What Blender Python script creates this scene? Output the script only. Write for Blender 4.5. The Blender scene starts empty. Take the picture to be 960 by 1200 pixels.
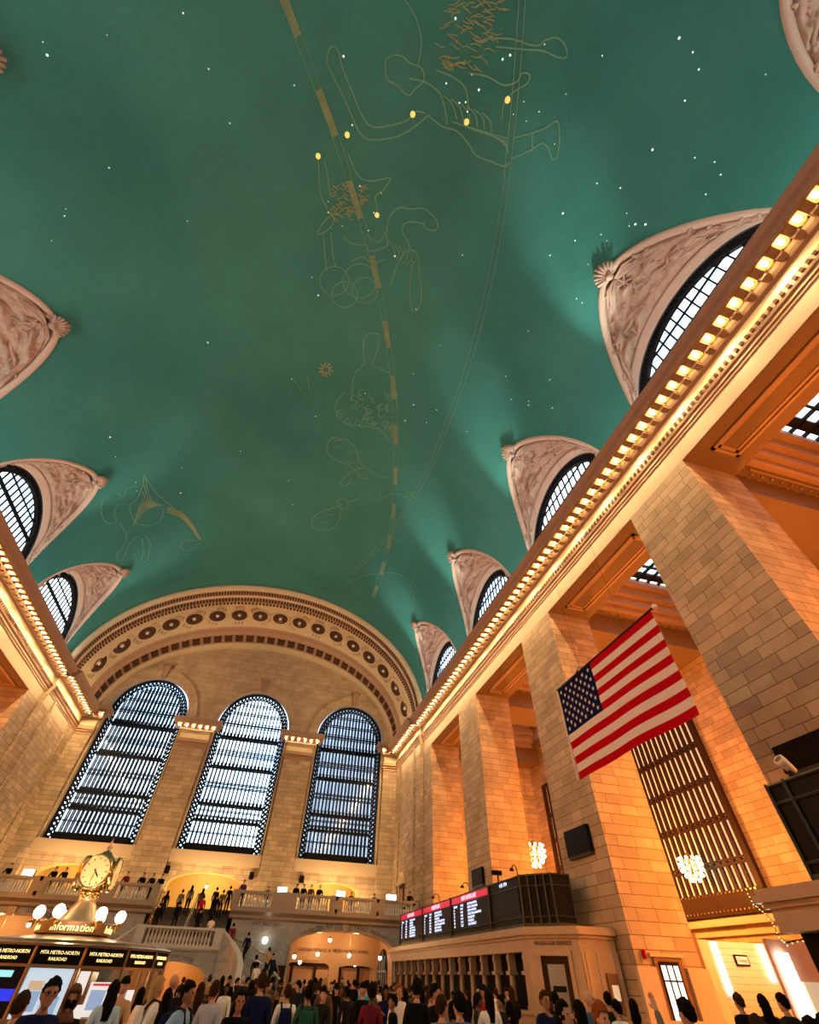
import bpy, bmesh, math, random
from mathutils import Vector, Matrix, Euler, noise
random.seed(7)
C = bpy.context.scene.collection
PI = math.pi
sin, cos, rad = math.sin, math.cos, math.radians

# ------------------------------------------------------------------ materials
def _tree(name):
    m = bpy.data.materials.new(name); m.use_nodes = True
    t = m.node_tree; return m, t, t.nodes['Principled BSDF']
def N(t, kind, **kw):
    n = t.nodes.new(kind)
    for k, v in kw.items(): setattr(n, k, v)
    return n
def mat(name, col, rough=.6, metal=0, var=.12, scale=3.0, emit=0, ecol=None, bump=0, spec=None):
    """procedural material: the colour mottled by noise"""
    m, t, b = _tree(name)
    geo = N(t, 'ShaderNodeTexCoord')
    nz = N(t, 'ShaderNodeTexNoise'); nz.inputs['Scale'].default_value = scale; nz.inputs['Detail'].default_value = 4
    t.links.new(geo.outputs['Object'], nz.inputs['Vector'])
    mx = N(t, 'ShaderNodeMix', data_type='RGBA')
    mx.inputs[6].default_value = (*[c*(1-var) for c in col], 1); mx.inputs[7].default_value = (*[min(1, c*(1+var)) for c in col], 1)
    t.links.new(nz.outputs['Fac'], mx.inputs[0]); t.links.new(mx.outputs[2], b.inputs['Base Color'])
    b.inputs['Roughness'].default_value = rough; b.inputs['Metallic'].default_value = metal
    if max(col) < .13 and metal < .5: b.inputs['Specular IOR Level'].default_value = .08
    if spec is not None: b.inputs['Specular IOR Level'].default_value = spec
    if emit:
        b.inputs['Emission Color'].default_value = (*(ecol or col), 1); b.inputs['Emission Strength'].default_value = emit
    if bump:
        bp = N(t, 'ShaderNodeBump'); bp.inputs['Strength'].default_value = bump; bp.inputs['Distance'].default_value = .05
        t.links.new(nz.outputs['Fac'], bp.inputs['Height']); t.links.new(bp.outputs['Normal'], b.inputs['Normal'])
    return m
def stone(name, c1, c2, mortar, w=1.5, h=.52, ms=.016, rough=.75, bump=.25, vein=0):
    """coursed ashlar laid on the world axes, so that courses run through from pier to pier"""
    m, t, b = _tree(name)
    g = N(t, 'ShaderNodeNewGeometry')
    ab = N(t, 'ShaderNodeVectorMath', operation='ABSOLUTE'); t.links.new(g.outputs['True Normal'], ab.inputs[0])
    sn = N(t, 'ShaderNodeSeparateXYZ'); t.links.new(ab.outputs[0], sn.inputs[0])
    sp = N(t, 'ShaderNodeSeparateXYZ'); t.links.new(g.outputs['Position'], sp.inputs[0])
    fx = N(t, 'ShaderNodeMath', operation='GREATER_THAN'); fx.inputs[1].default_value = .7; t.links.new(sn.outputs['X'], fx.inputs[0])
    fz = N(t, 'ShaderNodeMath', operation='GREATER_THAN'); fz.inputs[1].default_value = .7; t.links.new(sn.outputs['Z'], fz.inputs[0])
    u = N(t, 'ShaderNodeMix'); t.links.new(fx.outputs[0], u.inputs[0]); t.links.new(sp.outputs['X'], u.inputs[2]); t.links.new(sp.outputs['Y'], u.inputs[3])
    v = N(t, 'ShaderNodeMix'); t.links.new(fz.outputs[0], v.inputs[0]); t.links.new(sp.outputs['Z'], v.inputs[2]); t.links.new(sp.outputs['Y'], v.inputs[3])
    cv = N(t, 'ShaderNodeCombineXYZ'); t.links.new(u.outputs[0], cv.inputs[0]); t.links.new(v.outputs[0], cv.inputs[1])
    br = N(t, 'ShaderNodeTexBrick'); t.links.new(cv.outputs[0], br.inputs['Vector'])
    br.inputs['Color1'].default_value = (*c1, 1); br.inputs['Color2'].default_value = (*c2, 1); br.inputs['Mortar'].default_value = (*mortar, 1)
    br.inputs['Scale'].default_value = 1; br.inputs['Mortar Size'].default_value = ms; br.inputs['Brick Width'].default_value = w; br.inputs['Row Height'].default_value = h
    br.inputs['Bias'].default_value = -.1; br.squash = .7; br.squash_frequency = 3; br.offset = .37
    nz = N(t, 'ShaderNodeTexNoise'); nz.inputs['Scale'].default_value = .9; nz.inputs['Detail'].default_value = 6; t.links.new(g.outputs['Position'], nz.inputs['Vector'])
    if vein: nz.inputs['Scale'].default_value = 1.6; nz.inputs['Distortion'].default_value = vein
    rp = N(t, 'ShaderNodeMapRange'); rp.inputs[1].default_value = .3; rp.inputs[2].default_value = .7; rp.inputs[3].default_value = .78; rp.inputs[4].default_value = 1.12
    t.links.new(nz.outputs['Fac'], rp.inputs[0])
    mu = N(t, 'ShaderNodeVectorMath', operation='SCALE'); t.links.new(br.outputs['Color'], mu.inputs[0]); t.links.new(rp.outputs[0], mu.inputs['Scale'])
    t.links.new(mu.outputs[0], b.inputs['Base Color']); b.inputs['Roughness'].default_value = rough
    if bump:
        bp = N(t, 'ShaderNodeBump'); bp.invert = True; bp.inputs['Strength'].default_value = bump; bp.inputs['Distance'].default_value = .03
        t.links.new(br.outputs['Fac'], bp.inputs['Height']); t.links.new(bp.outputs['Normal'], b.inputs['Normal'])
    return m
def lamp_mat(name, col, strength, sampled=True):
    m, t, b = _tree(name)
    b.inputs['Base Color'].default_value = (*col, 1); b.inputs['Emission Color'].default_value = (*col, 1); b.inputs['Emission Strength'].default_value = strength
    if max(col) < .1: b.inputs['Specular IOR Level'].default_value = .1
    if not sampled: m.cycles.emission_sampling = 'NONE'
    return m
def glass_mat(name, tint, alpha=.2):
    m, t, b = _tree(name); t.nodes.remove(b)
    tr = N(t, 'ShaderNodeBsdfTransparent'); tr.inputs[0].default_value = (*tint, 1)
    gl = N(t, 'ShaderNodeBsdfGlossy'); gl.inputs['Roughness'].default_value = .08
    nz = N(t, 'ShaderNodeTexNoise'); nz.inputs['Scale'].default_value = .7
    g = N(t, 'ShaderNodeNewGeometry'); t.links.new(g.outputs['Position'], nz.inputs['Vector'])
    ma = N(t, 'ShaderNodeMath', operation='MULTIPLY'); ma.inputs[1].default_value = alpha; t.links.new(nz.outputs['Fac'], ma.inputs[0])
    mx = N(t, 'ShaderNodeMixShader'); t.links.new(ma.outputs[0], mx.inputs[0]); t.links.new(tr.outputs[0], mx.inputs[1]); t.links.new(gl.outputs[0], mx.inputs[2])
    t.links.new(mx.outputs[0], t.nodes['Material Output'].inputs['Surface'])
    return m

M = {}
M['stone'] = stone('buff_stone_blocks', (.50, .365, .235), (.33, .24, .16), (.14, .095, .06), w=1.35, h=.40, ms=.014)
M['stone_arch'] = stone('tympanum_stone', (.56, .385, .215), (.48, .33, .185), (.33, .21, .12), w=1.8, h=.6, bump=.1)
M['stone_plain'] = mat('smooth_buff_stone', (.50, .385, .265), .7, var=.1, scale=1.2)
M['stone_gold'] = mat('pale_golden_stone', (.56, .42, .25), .6, var=.12, scale=2)
M['stone_brown'] = mat('brown_carved_stone', (.36, .215, .13), .65, var=.15, scale=2)
M['stone_dark'] = mat('dark_bronze_brown_ornament', (.075, .036, .022), .6, var=.5, scale=5, bump=.5)  # dark brown is the ornament's own colour
M['marble'] = stone('grey_marble_slabs', (.29, .32, .35), (.25, .28, .31), (.15, .16, .17), w=2.6, h=1.15, ms=.008, rough=.3, bump=.05, vein=1.5)  # blue in the grey stands in for cool daylight
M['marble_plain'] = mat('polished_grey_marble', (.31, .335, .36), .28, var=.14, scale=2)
M['marble_bal'] = mat('brownish_grey_marble', (.26, .225, .19), .3, var=.2, scale=2)
M['marble_light'] = mat('pale_grey_marble', (.42, .46, .51), .3, var=.1, scale=2)  # cool daylight tint put into the pale grey
M['soffit'] = mat('shade_darkened_stone', (.17, .10, .052), .7, var=.15, scale=1)  # aisle shade put into the colour; the stone resembles the piers
M['marble_dark'] = mat('dark_steps', (.12, .11, .10), .5, var=.2)  # one dark tone over the whole upper flight
M['marble_tan'] = mat('tan_botticino_marble', (.38, .27, .185), .35, var=.18, scale=2.5)
M['floor'] = stone('tennessee_marble_floor', (.36, .30, .25), (.31, .26, .215), (.2, .16, .13), w=1.4, h=1.4, ms=.01, rough=.2, bump=.02)
M['gold_coffer'] = mat('gilded_coffer', (.72, .50, .17), .4, var=.15, scale=6)
M['dome_rim'] = mat('pink_plaster', (.50, .335, .25), .8, var=.08, scale=1.5)
M['relief'] = mat('carved_pink_plaster', (.44, .28, .20), .85, var=.3, scale=3, bump=.6)
M['iron'] = mat('dark_bronze_iron', (.010, .010, .011), .5, 0, var=.3)
M['iron_brown'] = mat('brown_bronze', (.032, .016, .009), .45, 0, var=.3)
M['glass'] = glass_mat('old_window_glass', (.92, .96, .99), .07)
M['glass_clear'] = glass_mat('booth_glass', (.93, .95, .95), .25)
M['black'] = mat('matt_black', (.004, .004, .0045), .5, var=.3)
M['board'] = mat('board_casing', (.007, .0068, .0062), .45, 0, var=.2)
M['frame_grey'] = mat('grey_green_steel', (.055, .058, .05), .4, .3, var=.2)
M['brass'] = mat('polished_brass', (.78, .52, .20), .22, 1, var=.12)
M['brass_old'] = mat('aged_bronze', (.36, .25, .15), .35, .8, var=.25)
M['brass_pale'] = mat('pale_worn_brass', (.62, .50, .33), .38, 1, var=.15)
M['silver'] = mat('nickel', (.62, .58, .52), .2, 1, var=.1)
M['gold_paint'] = mat('gold_leaf_line', (.22, .255, .11), .6, var=.3, scale=4)
M['gold_faint'] = mat('faded_gold_leaf_line', (.115, .27, .18), .6, var=.3, scale=4)
M['gold_band'] = mat('gold_leaf_band', (.14, .21, .105), .6, var=.35, scale=2)
M['star'] = lamp_mat('star_lamp', (1, 1, .92), 1.2, False)
M['bulb'] = lamp_mat('warm_bulb', (1, .76, .38), 55)
M['globe'] = lamp_mat('milk_glass_globe', (1, .86, .62), 9, False)
M['flood'] = lamp_mat('cool_floodlight', (1, .95, .88), 9, False)
M['tube'] = lamp_mat('fluorescent_tube', (1, .93, .82), 7, False)
M['dial'] = lamp_mat('opal_clock_dial', (1, .66, .27), .42, False)
M['inscr'] = mat('incised_letters', (.075, .055, .04), .8, var=.1)
M['wood'] = mat('varnished_wood', (.19, .085, .035), .4, var=.3, scale=8)
M['red'] = mat('flag_red', (.42, .003, .012), .9, var=.08, spec=.03)
M['white'] = mat('flag_white', (.70, .63, .62), .9, var=.05, spec=.03)
M['navy'] = mat('flag_navy', (.006, .010, .06), .9, var=.1, spec=.03)
M['scr_red'] = lamp_mat('screen_header_red', (.50, .012, .05), .8, False)
M['scr_text'] = lamp_mat('screen_text', (.62, .72, 1), 2.2, False)
M['scr_pink'] = lamp_mat('screen_header_text', (1, .62, .80), 1.7, False)
M['scr_black'] = lamp_mat('screen_black', (.004, .0035, .005), .4, False)
M['sign_gold'] = lamp_mat('lit_gold_letters', (1, .80, .32), 1.6, False)
M['poster_blue'] = lamp_mat('backlit_pale_blue_panel', (.50, .68, .84), .75, False)
M['poster_white'] = lamp_mat('backlit_white_panel', (.70, .76, .80), .75, False)
M['poster_mid'] = lamp_mat('backlit_grey_blue_panel', (.22, .36, .58), .8, False)
M['poster_tan'] = lamp_mat('backlit_tan_panel', (.50, .40, .26), .8, False)
M['neon'] = lamp_mat('blue_screen', (.012, .03, .75), 1.0, False)
M['cyan'] = lamp_mat('cyan_screen', (.25, .72, .80), 1.0, False)
M['poster_blue2'] = lamp_mat('backlit_strong_blue', (.03, .22, .62), .8, False)
M['poster_red'] = lamp_mat('backlit_red_strip', (.45, .05, .08), .8, False)
M['yellow_lit_wall'] = mat('plaster_with_yellow_light', (.62, .42, .13), .7, var=.08)  # yellow lamplight of the passages put into the plaster colour
M['peach_wall'] = mat('warm_passage_stone', (.60, .38, .20), .5, var=.1)
M['building'] = mat('outside_facade', (.40, .42, .46), .8, var=.3, scale=.4)
M['glass_dimming'] = glass_mat('daylight_dimming_glass', (.30, .34, .36))  # glass darkened to hold back daylight from behind the viewer
M['skylight'] = glass_mat('skylight_glass', (.80, .92, .95))

def teal():
    m, t, b = _tree('blue_green_painted_plaster')
    g = N(t, 'ShaderNodeNewGeometry')
    n1 = N(t, 'ShaderNodeTexNoise'); n1.inputs['Scale'].default_value = .13; n1.inputs['Detail'].default_value = 6; n1.inputs['Roughness'].default_value = .62
    n2 = N(t, 'ShaderNodeTexNoise'); n2.inputs['Scale'].default_value = 5; n2.inputs['Detail'].default_value = 3
    t.links.new(g.outputs['Position'], n1.inputs['Vector']); t.links.new(g.outputs['Position'], n2.inputs['Vector'])
    cr = N(t, 'ShaderNodeValToRGB'); e = cr.color_ramp.elements
    e[0].position = .34; e[0].color = (.013, .137, .110, 1); e[1].position = .72; e[1].color = (.034, .208, .172, 1)
    t.links.new(n1.outputs['Fac'], cr.inputs[0])
    rp = N(t, 'ShaderNodeMapRange'); rp.inputs[3].default_value = .82; rp.inputs[4].default_value = 1.18; t.links.new(n2.outputs['Fac'], rp.inputs[0])
    mu = N(t, 'ShaderNodeVectorMath', operation='SCALE'); t.links.new(cr.outputs[0], mu.inputs[0]); t.links.new(rp.outputs[0], mu.inputs['Scale'])
    t.links.new(mu.outputs[0], b.inputs['Base Color']); b.inputs['Roughness'].default_value = .75
    return m
M['teal'] = teal()

# ------------------------------------------------------------------ mesh builder
class MB:
    def __init__(s): s.v = []; s.f = []; s.m = []; s.mi = 0
    def add(s, vs, fs):
        o = len(s.v); s.v += [tuple(p) for p in vs]; s.f += [tuple(i+o for i in f) for f in fs]; s.m += [s.mi]*len(fs); return s
    def box(s, a, b):
        x0, y0, z0 = [min(a[i], b[i]) for i in range(3)]; x1, y1, z1 = [max(a[i], b[i]) for i in range(3)]
        return s.add([(x0,y0,z0),(x1,y0,z0),(x1,y1,z0),(x0,y1,z0),(x0,y0,z1),(x1,y0,z1),(x1,y1,z1),(x0,y1,z1)],
                     [(0,3,2,1),(4,5,6,7),(0,1,5,4),(1,2,6,5),(2,3,7,6),(3,0,4,7)])
    def quad(s, a, b, c, d): return s.add([a,b,c,d], [(0,1,2,3)])
    def prism(s, poly, fn0, fn1):
        """poly of 2-tuples; fn0/fn1 turn a 2-tuple into the two end points"""
        n = len(poly)
        return s.add([fn0(p) for p in poly]+[fn1(p) for p in poly], [tuple(range(n))[::-1], tuple(range(n, 2*n))]+[(i,(i+1)%n,n+(i+1)%n,n+i) for i in range(n)])
    def ex_y(s, poly, y0, y1): return s.prism(poly, lambda p: (p[0],y0,p[1]), lambda p: (p[0],y1,p[1]))
    def ex_x(s, poly, x0, x1): return s.prism(poly, lambda p: (x0,p[0],p[1]), lambda p: (x1,p[0],p[1]))
    def ex_z(s, poly, z0, z1): return s.prism(poly, lambda p: (p[0],p[1],z0), lambda p: (p[0],p[1],z1))
    def grid(s, rows, closed=False):
        n = len(rows[0]); vs = [p for r in rows for p in r]; fs = []
        for i in range(len(rows)-1):
            for j in range(n if closed else n-1):
                k = (j+1) % n; fs.append((i*n+j, i*n+k, (i+1)*n+k, (i+1)*n+j))
        return s.add(vs, fs)
    def tube(s, path, r, n=6, cap=True):
        rows = []; P = [Vector(p) for p in path]
        for i, p in enumerate(P):
            d = (P[min(i+1, len(P)-1)]-P[max(i-1, 0)]).normalized()
            up = Vector((0,0,1)) if abs(d.z) < .9 else Vector((1,0,0))
            a = d.cross(up).normalized(); b = d.cross(a)
            rr = r[i] if isinstance(r, (list, tuple)) else r
            rows.append([tuple(p+a*rr*cos(2*PI*k/n)+b*rr*sin(2*PI*k/n)) for k in range(n)])
        s.grid(rows, True)
        if cap:
            m = len(s.v); s.f += [tuple(range(m-n, m)), tuple(range(m-len(P)*n, m-len(P)*n+n))[::-1]]; s.m += [s.mi]*2
        return s
    def lathe(s, prof, c=(0,0,0), n=16, M4=None):
        """prof: (radius, height) up the axis; M4 turns the axis"""
        rows = [[(r*cos(2*PI*k/n), r*sin(2*PI*k/n), h) for k in range(n)] for r, h in prof]
        if M4 is not None: rows = [[tuple(M4 @ Vector(p)) for p in r] for r in rows]
        else: rows = [[(p[0]+c[0], p[1]+c[1], p[2]+c[2]) for p in r] for r in rows]
        return s.grid(rows, True)
    def ball(s, c, r, n=10, m=7, sc=(1,1,1)):
        rows = [[(c[0]+sc[0]*r*sin(PI*i/m)*cos(2*PI*k/n), c[1]+sc[1]*r*sin(PI*i/m)*sin(2*PI*k/n), c[2]-sc[2]*r*cos(PI*i/m)) for k in range(n)] for i in range(m+1)]
        return s.grid(rows, True)
    def build(s, name, m, parent=None, smooth=False, **props):
        me = bpy.data.meshes.new(name); me.from_pydata(s.v, [], s.f)
        ms = m if isinstance(m, (list, tuple)) else [m]
        for k in ms: me.materials.append(M[k] if isinstance(k, str) else k)
        if len(ms) > 1: me.polygons.foreach_set('material_index', s.m)
        if smooth: me.polygons.foreach_set('use_smooth', [True]*len(me.polygons))
        me.update()
        bm = bmesh.new(); bm.from_mesh(me); bmesh.ops.recalc_face_normals(bm, faces=bm.faces); bm.to_mesh(me); bm.free()
        o = bpy.data.objects.new(name, me); C.objects.link(o)
        if parent: o.parent = parent
        return tag(o, **props)
def tag(o, label=None, cat=None, group=None, kind=None):
    if label: o['label'] = label
    if cat: o['category'] = cat
    if group: o['group'] = group
    if kind: o['kind'] = kind
    return o
def empty(name, label=None, cat=None, group=None, kind=None, loc=(0,0,0), rz=0):
    o = bpy.data.objects.new(name, None); C.objects.link(o); o.location = loc; o.rotation_euler = (0,0,rz); o.empty_display_size = .2
    return tag(o, label, cat, group, kind)
def part(o, parent): o.parent = parent; return o
def copy_tree(o, parent=None):
    c = o.copy(); C.objects.link(c); c.parent = parent
    for ch in list(o.children): copy_tree(ch, c)
    return c
def text(name, body, size, m, loc, rot, parent=None, align='CENTER', depth=.004, xs=1.0):
    cu = bpy.data.curves.new('lettering', 'FONT'); cu.body = body; cu.size = size; cu.align_x = align; cu.align_y = 'CENTER'; cu.extrude = depth
    cu.resolution_u = 2; cu.materials.append(M[m])
    o = bpy.data.objects.new('lettering', cu); C.objects.link(o); o.location = loc; o.rotation_euler = rot; o.scale = (xs,1,1)
    bpy.context.view_layer.update()
    me = bpy.data.meshes.new_from_object(o.evaluated_get(bpy.context.evaluated_depsgraph_get())); me.name = name
    q = bpy.data.objects.new(name, me); C.objects.link(q); q.location = loc; q.rotation_euler = rot; q.scale = (xs,1,1)
    bpy.data.objects.remove(o); bpy.data.curves.remove(cu)
    if parent: q.parent = parent
    return q
def point(name, loc, power, col, r=.1):
    l = bpy.data.lights.new(name, 'POINT'); l.energy = power; l.color = col; l.shadow_soft_size = r
    o = bpy.data.objects.new(name, l); C.objects.link(o); o.location = loc; return o
def area(name, loc, rot, sx, sy, power, col):
    l = bpy.data.lights.new(name, 'AREA'); l.shape = 'RECTANGLE'; l.size = sx; l.size_y = sy; l.energy = power; l.color = col
    o = bpy.data.objects.new(name, l); C.objects.link(o); o.location = loc; o.rotation_euler = rot; return o

# ------------------------------------------------------------------ camera
CY, CP, CR, CF, CAMX, CAMZ = .2551, .8287, .0349, 502.59, 3.631, 1.8
_f = Vector((sin(CY)*cos(CP), cos(CY)*cos(CP), sin(CP))); _r = Vector((cos(CY), -sin(CY), 0)); _u = _r.cross(_f)
_r2 = cos(CR)*_r+sin(CR)*_u; _u2 = -sin(CR)*_r+cos(CR)*_u
cam = bpy.data.cameras.new('camera'); co = bpy.data.objects.new('camera', cam); C.objects.link(co)
mw = Matrix((( _r2.x, _u2.x, -_f.x, CAMX), (_r2.y, _u2.y, -_f.y, 0), (_r2.z, _u2.z, -_f.z, CAMZ), (0,0,0,1)))
co.matrix_world = mw; cam.sensor_fit = 'HORIZONTAL'; cam.sensor_width = 36; cam.lens = 36*CF/960; cam.clip_end = 400; cam.clip_start = .05
bpy.context.scene.camera = co

# ------------------------------------------------------------------ dimensions of the hall
W = 18.3; YB = -27.0; YJ = 47.0; YE = 57.37; WE = 17.97
PIERS = [(-27, -25.2), (-17.3, -13.5), (-4.8, -1.0), (7.64, 11.45), (20.1, 23.93), (32.37, 36.43), (44.23, 47)]
BAYS = [(-21.35, 'a'), (-9.15, 'b'), (3.3, 'c'), (15.8, 'd'), (28.15, 'e'), (40.35, 'f')]
VA, VB, VZ = 18.4, 13.5, 21.5
def V(x): return VZ+VB*math.sqrt(max(0, 1-(x/VA)**2))
# ------------------------------------------------------------------ floor
MB().box((-32,YB-1,-.3),(32,66,0)).build('floor', 'floor', label='pale marble floor of the concourse', cat='floor', kind='structure')

# ------------------------------------------------------------------ long side walls
bulb_proto = None
def bulb_at(x, y, z, label, group):
    global bulb_proto
    if bulb_proto is None:
        bulb_proto = MB().lathe([(0,-.1),(.06,-.085),(.095,-.03),(.095,.02),(.05,.075),(.03,.1)], n=8).build('light_bulb', 'bulb', smooth=True)
        o = bulb_proto
    else:
        o = bulb_proto.copy(); C.objects.link(o)
    o.location = (x, y, z); return tag(o, label, 'light bulb', group)
CORN = [(0,18),(0,18.95),(.05,18.98),(.05,19.12),(.1,19.14),(.1,19.3),(.17,19.36),(.2,19.46),(.2,19.78),(.08,19.86),(.04,19.9),(.04,20.5),(.2,20.56),(.32,20.72),(.32,21.0),
        (1.06,21.0),(1.06,20.76),(1.24,20.74),(1.26,20.98),(1.42,21.1),(1.55,21.3),(1.55,21.4),(0,21.4)]
def cornice(parent, s, xw, y0, y1, matname_parts=True):
    X = lambda d: s*(xw-d)
    def strip(name, idx, m):
        b = MB()
        pts = [(X(CORN[i][0]), CORN[i][1]) for i in idx]
        for (a, c) in zip(pts[:-1], pts[1:]): b.quad((a[0],y0,a[1]),(c[0],y0,c[1]),(c[0],y1,c[1]),(a[0],y1,a[1]))
        return b.build(name, m, parent)
    strip('architrave_fascia', range(0,3), 'stone_plain')
    strip('architrave_moulding', range(2,8), 'stone_brown')
    b = MB()
    n = int((y1-y0)/.28)
    for k in range(n):                                             # little beads along the architrave crown
        y = y0+(k+.5)*(y1-y0)/n; b.box((X(.2), y-.07, 19.52), (X(.25), y+.07, 19.72))
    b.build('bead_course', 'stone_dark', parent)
    strip('architrave_crown', range(7,10), 'stone_brown')
    strip('frieze', range(9,12), 'stone_gold')
    strip('bed_moulding', range(11,15), 'stone_brown')
    strip('coffer_soffit', range(14,16), 'gold_coffer')
    strip('cornice_lip', range(15,23), 'stone_brown')
    MB().box((X(0),y0,21.36),(s*19.4,y1,21.4)).build('cornice_top', 'stone_brown', parent)
    n = max(1, round((y1-y0)/.75)); st = (y1-y0)/n
    b = MB(); lf = MB()
    for k in range(n+1):
        y = y0+k*st
        b.box((X(.32), y-.17, 20.72), (X(1.06), y+.17, 21.0))
        b.box((X(.32), y-.14, 20.56), (X(.62), y+.14, 20.72))
    b.build('modillion_course', 'stone_brown', parent)
    for k in range(n):                                             # stepped gilded frames of the coffers
        y = y0+(k+.5)*st
        lf.box((X(.36), y-.2, 20.93), (X(1.02), y-.14, 21.0)).box((X(.36), y+.14, 20.93), (X(1.02), y+.2, 21.0)).box((X(.36), y-.2, 20.93), (X(.44), y+.2, 21.0))
        lf.box((X(.5), y-.1, 20.96), (X(.54), y+.1, 21.0)).box((X(.6), y-.1, 20.96), (X(.64), y+.1, 21.0))
    lf.build('coffer_frame', 'gold_coffer', parent)
    return [y0+(k+.5)*st for k in range(n)]

def side(s, nm, tnum):
    wall = empty('wall_'+nm, {'south':'tall buff stone wall of deep openings on the flag side','north':'buff stone wall of deep openings behind the clock'}[nm], 'wall', kind='structure')
    for (a, c) in PIERS:
        b = MB(); b.box((s*W, a, 0), (s*21.2, c, 18.0)).build('pier', 'stone', wall)
        MB().box((s*(W-.16), a-.12, 0), (s*21.36, c+.12, .9)).box((s*(W-.09), a-.07, .9), (s*21.28, c+.07, 1.05)).build('plinth', 'stone_plain', wall)
    MB().box((s*(W+.02), YB, 18.0), (s*21.2, YJ, 21.38)).build('lintel', 'stone', wall)
    for (yc, _) in BAYS:                                            # panelled soffit of every opening
        y0, y1 = yc-4.2, yc+4.2
        b = MB()
        for (i, dz) in ((.75,.10),(.93,.05)):
            xo, xi, ya, yb = 18.3+i, 21.2-i, y0+i, y1-i; w_ = .14
            b.box((s*xo,ya,18-dz),(s*(xo+w_),yb,18.01)).box((s*(xi-w_),ya,18-dz),(s*xi,yb,18.01)).box((s*xo,ya,18-dz),(s*xi,ya+w_,18.01)).box((s*xo,yb-w_,18-dz),(s*xi,yb,18.01))
        b.build('soffit_panel', 'stone_brown', wall)
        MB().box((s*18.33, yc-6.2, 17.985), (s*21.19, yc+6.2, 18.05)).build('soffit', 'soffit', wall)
    # end bay towards the great windows
    MB().box((s*(WE+.02), YJ, 0), (s*21.2, YE+.9, 21.36)).build('end_bay', 'stone', wall)
    b = MB()
    for (ya, yb, d) in ((47.0,47.9,.0),(48.9,49.3,.12),(54.6,55.0,.12)):
        if d: b.box((s*(WE-d), ya, 5.2), (s*WE, yb, 19.0))
    b.build('flat_pilaster', 'stone', wall)
    tr = empty('trim_%d' % tnum, 'bulb-lit modillion cornice along the %s' % {'south':'flag side','north':'wall behind the clock'}[nm], 'cornice', kind='structure')
    ys = cornice(tr, s, W, YB, YJ)
    ye = cornice(tr, s, WE, YJ, 56.4)
    MB().ex_y([(s*(WE-d), z) for d, z in CORN], YJ-.001, YJ+.001).build('return_end', 'stone_brown', tr)
    lab = 'one of the bare bulbs in the gilded coffers of the %s cornice' % {'south':'right-hand','north':'left-hand'}[nm]
    for y in ys:
        if y > (-4 if s > 0 else 12): bulb_at(s*(W-.72), y, 20.83, lab, 'bulbs of the %s cornice' % {'south':'right-hand','north':'left-hand'}[nm])
    for y in ye: bulb_at(s*(WE-.72), y, 20.83, lab, 'bulbs of the %s cornice' % {'south':'right-hand','north':'left-hand'}[nm])
    # aisle behind the piers: back wall, ceiling with sunk skylights, cross beams
    XB = 30.5
    b = MB(); b.box((s*XB, YB, 0), (s*(XB+.5), YE, 22)); b.build('aisle_back_wall', 'stone', wall)
    b = MB(); b.box((s*21.2, YJ, 0), (s*XB, YJ+.4, 21.9)).build('aisle_end_wall', 'stone', wall)
    b = MB(); b.box((s*21.2, YB, 0), (s*XB, YB+.4, 21.9)).build('aisle_end_wall', 'stone', wall)
    for k, (yc, _) in enumerate(BAYS):
        x0, x1, y0, y1 = 22.2, 29.6, yc-3.1, yc+3.1
        b = MB()                                                   # ceiling slab round the well
        b.box((s*21.2, yc-6.25, 19), (s*x0, yc+6.25, 19.4)).box((s*x1, yc-6.25, 19), (s*XB, yc+6.25, 19.4))
        b.box((s*x0, yc-6.25, 19), (s*x1, y0-1.0, 19.4)).box((s*x0, y1+1.0, 19), (s*x1, yc+6.25, 19.4))
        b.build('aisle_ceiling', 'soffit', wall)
        b = MB()
        for (i, z0, z1) in ((-.0,20.6,21.1),(-.35,19.9,20.6),(-.7,19.3,19.9),(-1.0,18.9,19.3)):
            xa, xb_, ya, yb = x0+.0*i, x1, y0+i, y1-i; t_ = .35
            b.box((s*xa,ya,z0),(s*xb_,ya+t_,z1)).box((s*xa,yb-t_,z0),(s*xb_,yb,z1))
            if i > -.1: b.box((s*xa,ya,z0),(s*(xa+.3),yb,z1)).box((s*(xb_-.3),ya,z0),(s*xb_,yb,z1))
        b.box((s*(x0-.05),y0-1,19.3),(s*x0,y1+1,21.1)).box((s*x1,y0-1,19.3),(s*(x1+.05),y1+1,21.1))
        b.build('skylight_well', 'stone_brown', wall)
        b = MB()                                                   # dotted panels beside the well
        for sg in (-1, 1):
            yp = yc+sg*(3.1+1.0+.65)
            b.box((s*22.6, yp-.5, 18.92), (s*29.2, yp-.42, 19.01)).box((s*22.6, yp+.42, 18.92), (s*29.2, yp+.5, 19.01))
            for ix in range(11):
                for iy in (-1, 0, 1): b.box((s*(22.9+ix*.6), yp+iy*.25-.05, 18.93), (s*(23.02+ix*.6), yp+iy*.25+.05, 19.01))
        b.build('studded_panel', 'stone_brown', wall)
        sk = MB()
        for i in range(9): xx = x0+.3+i*(x1-x0-.6)/8; sk.box((s*(xx-.05),y0,20.95),(s*(xx+.05),y1,21.15))
        for i in range(8):
            yy = y0+i*(y1-y0)/7; hw_ = .26 if i % 3 == 0 else .06; sk.box((s*x0,yy-hw_,20.95),(s*x1,yy+hw_,21.15))
        so = sk.build('skylight_grid', 'iron', wall)
        MB().quad((s*x0,y0,21.2),(s*x1,y0,21.2),(s*x1,y1,21.2),(s*x0,y1,21.2)).build('skylight_panes', 'skylight', wall)
    b = MB()
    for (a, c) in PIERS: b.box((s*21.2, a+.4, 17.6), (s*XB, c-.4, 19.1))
    b.build('cross_beam', 'soffit', wall)
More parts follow.
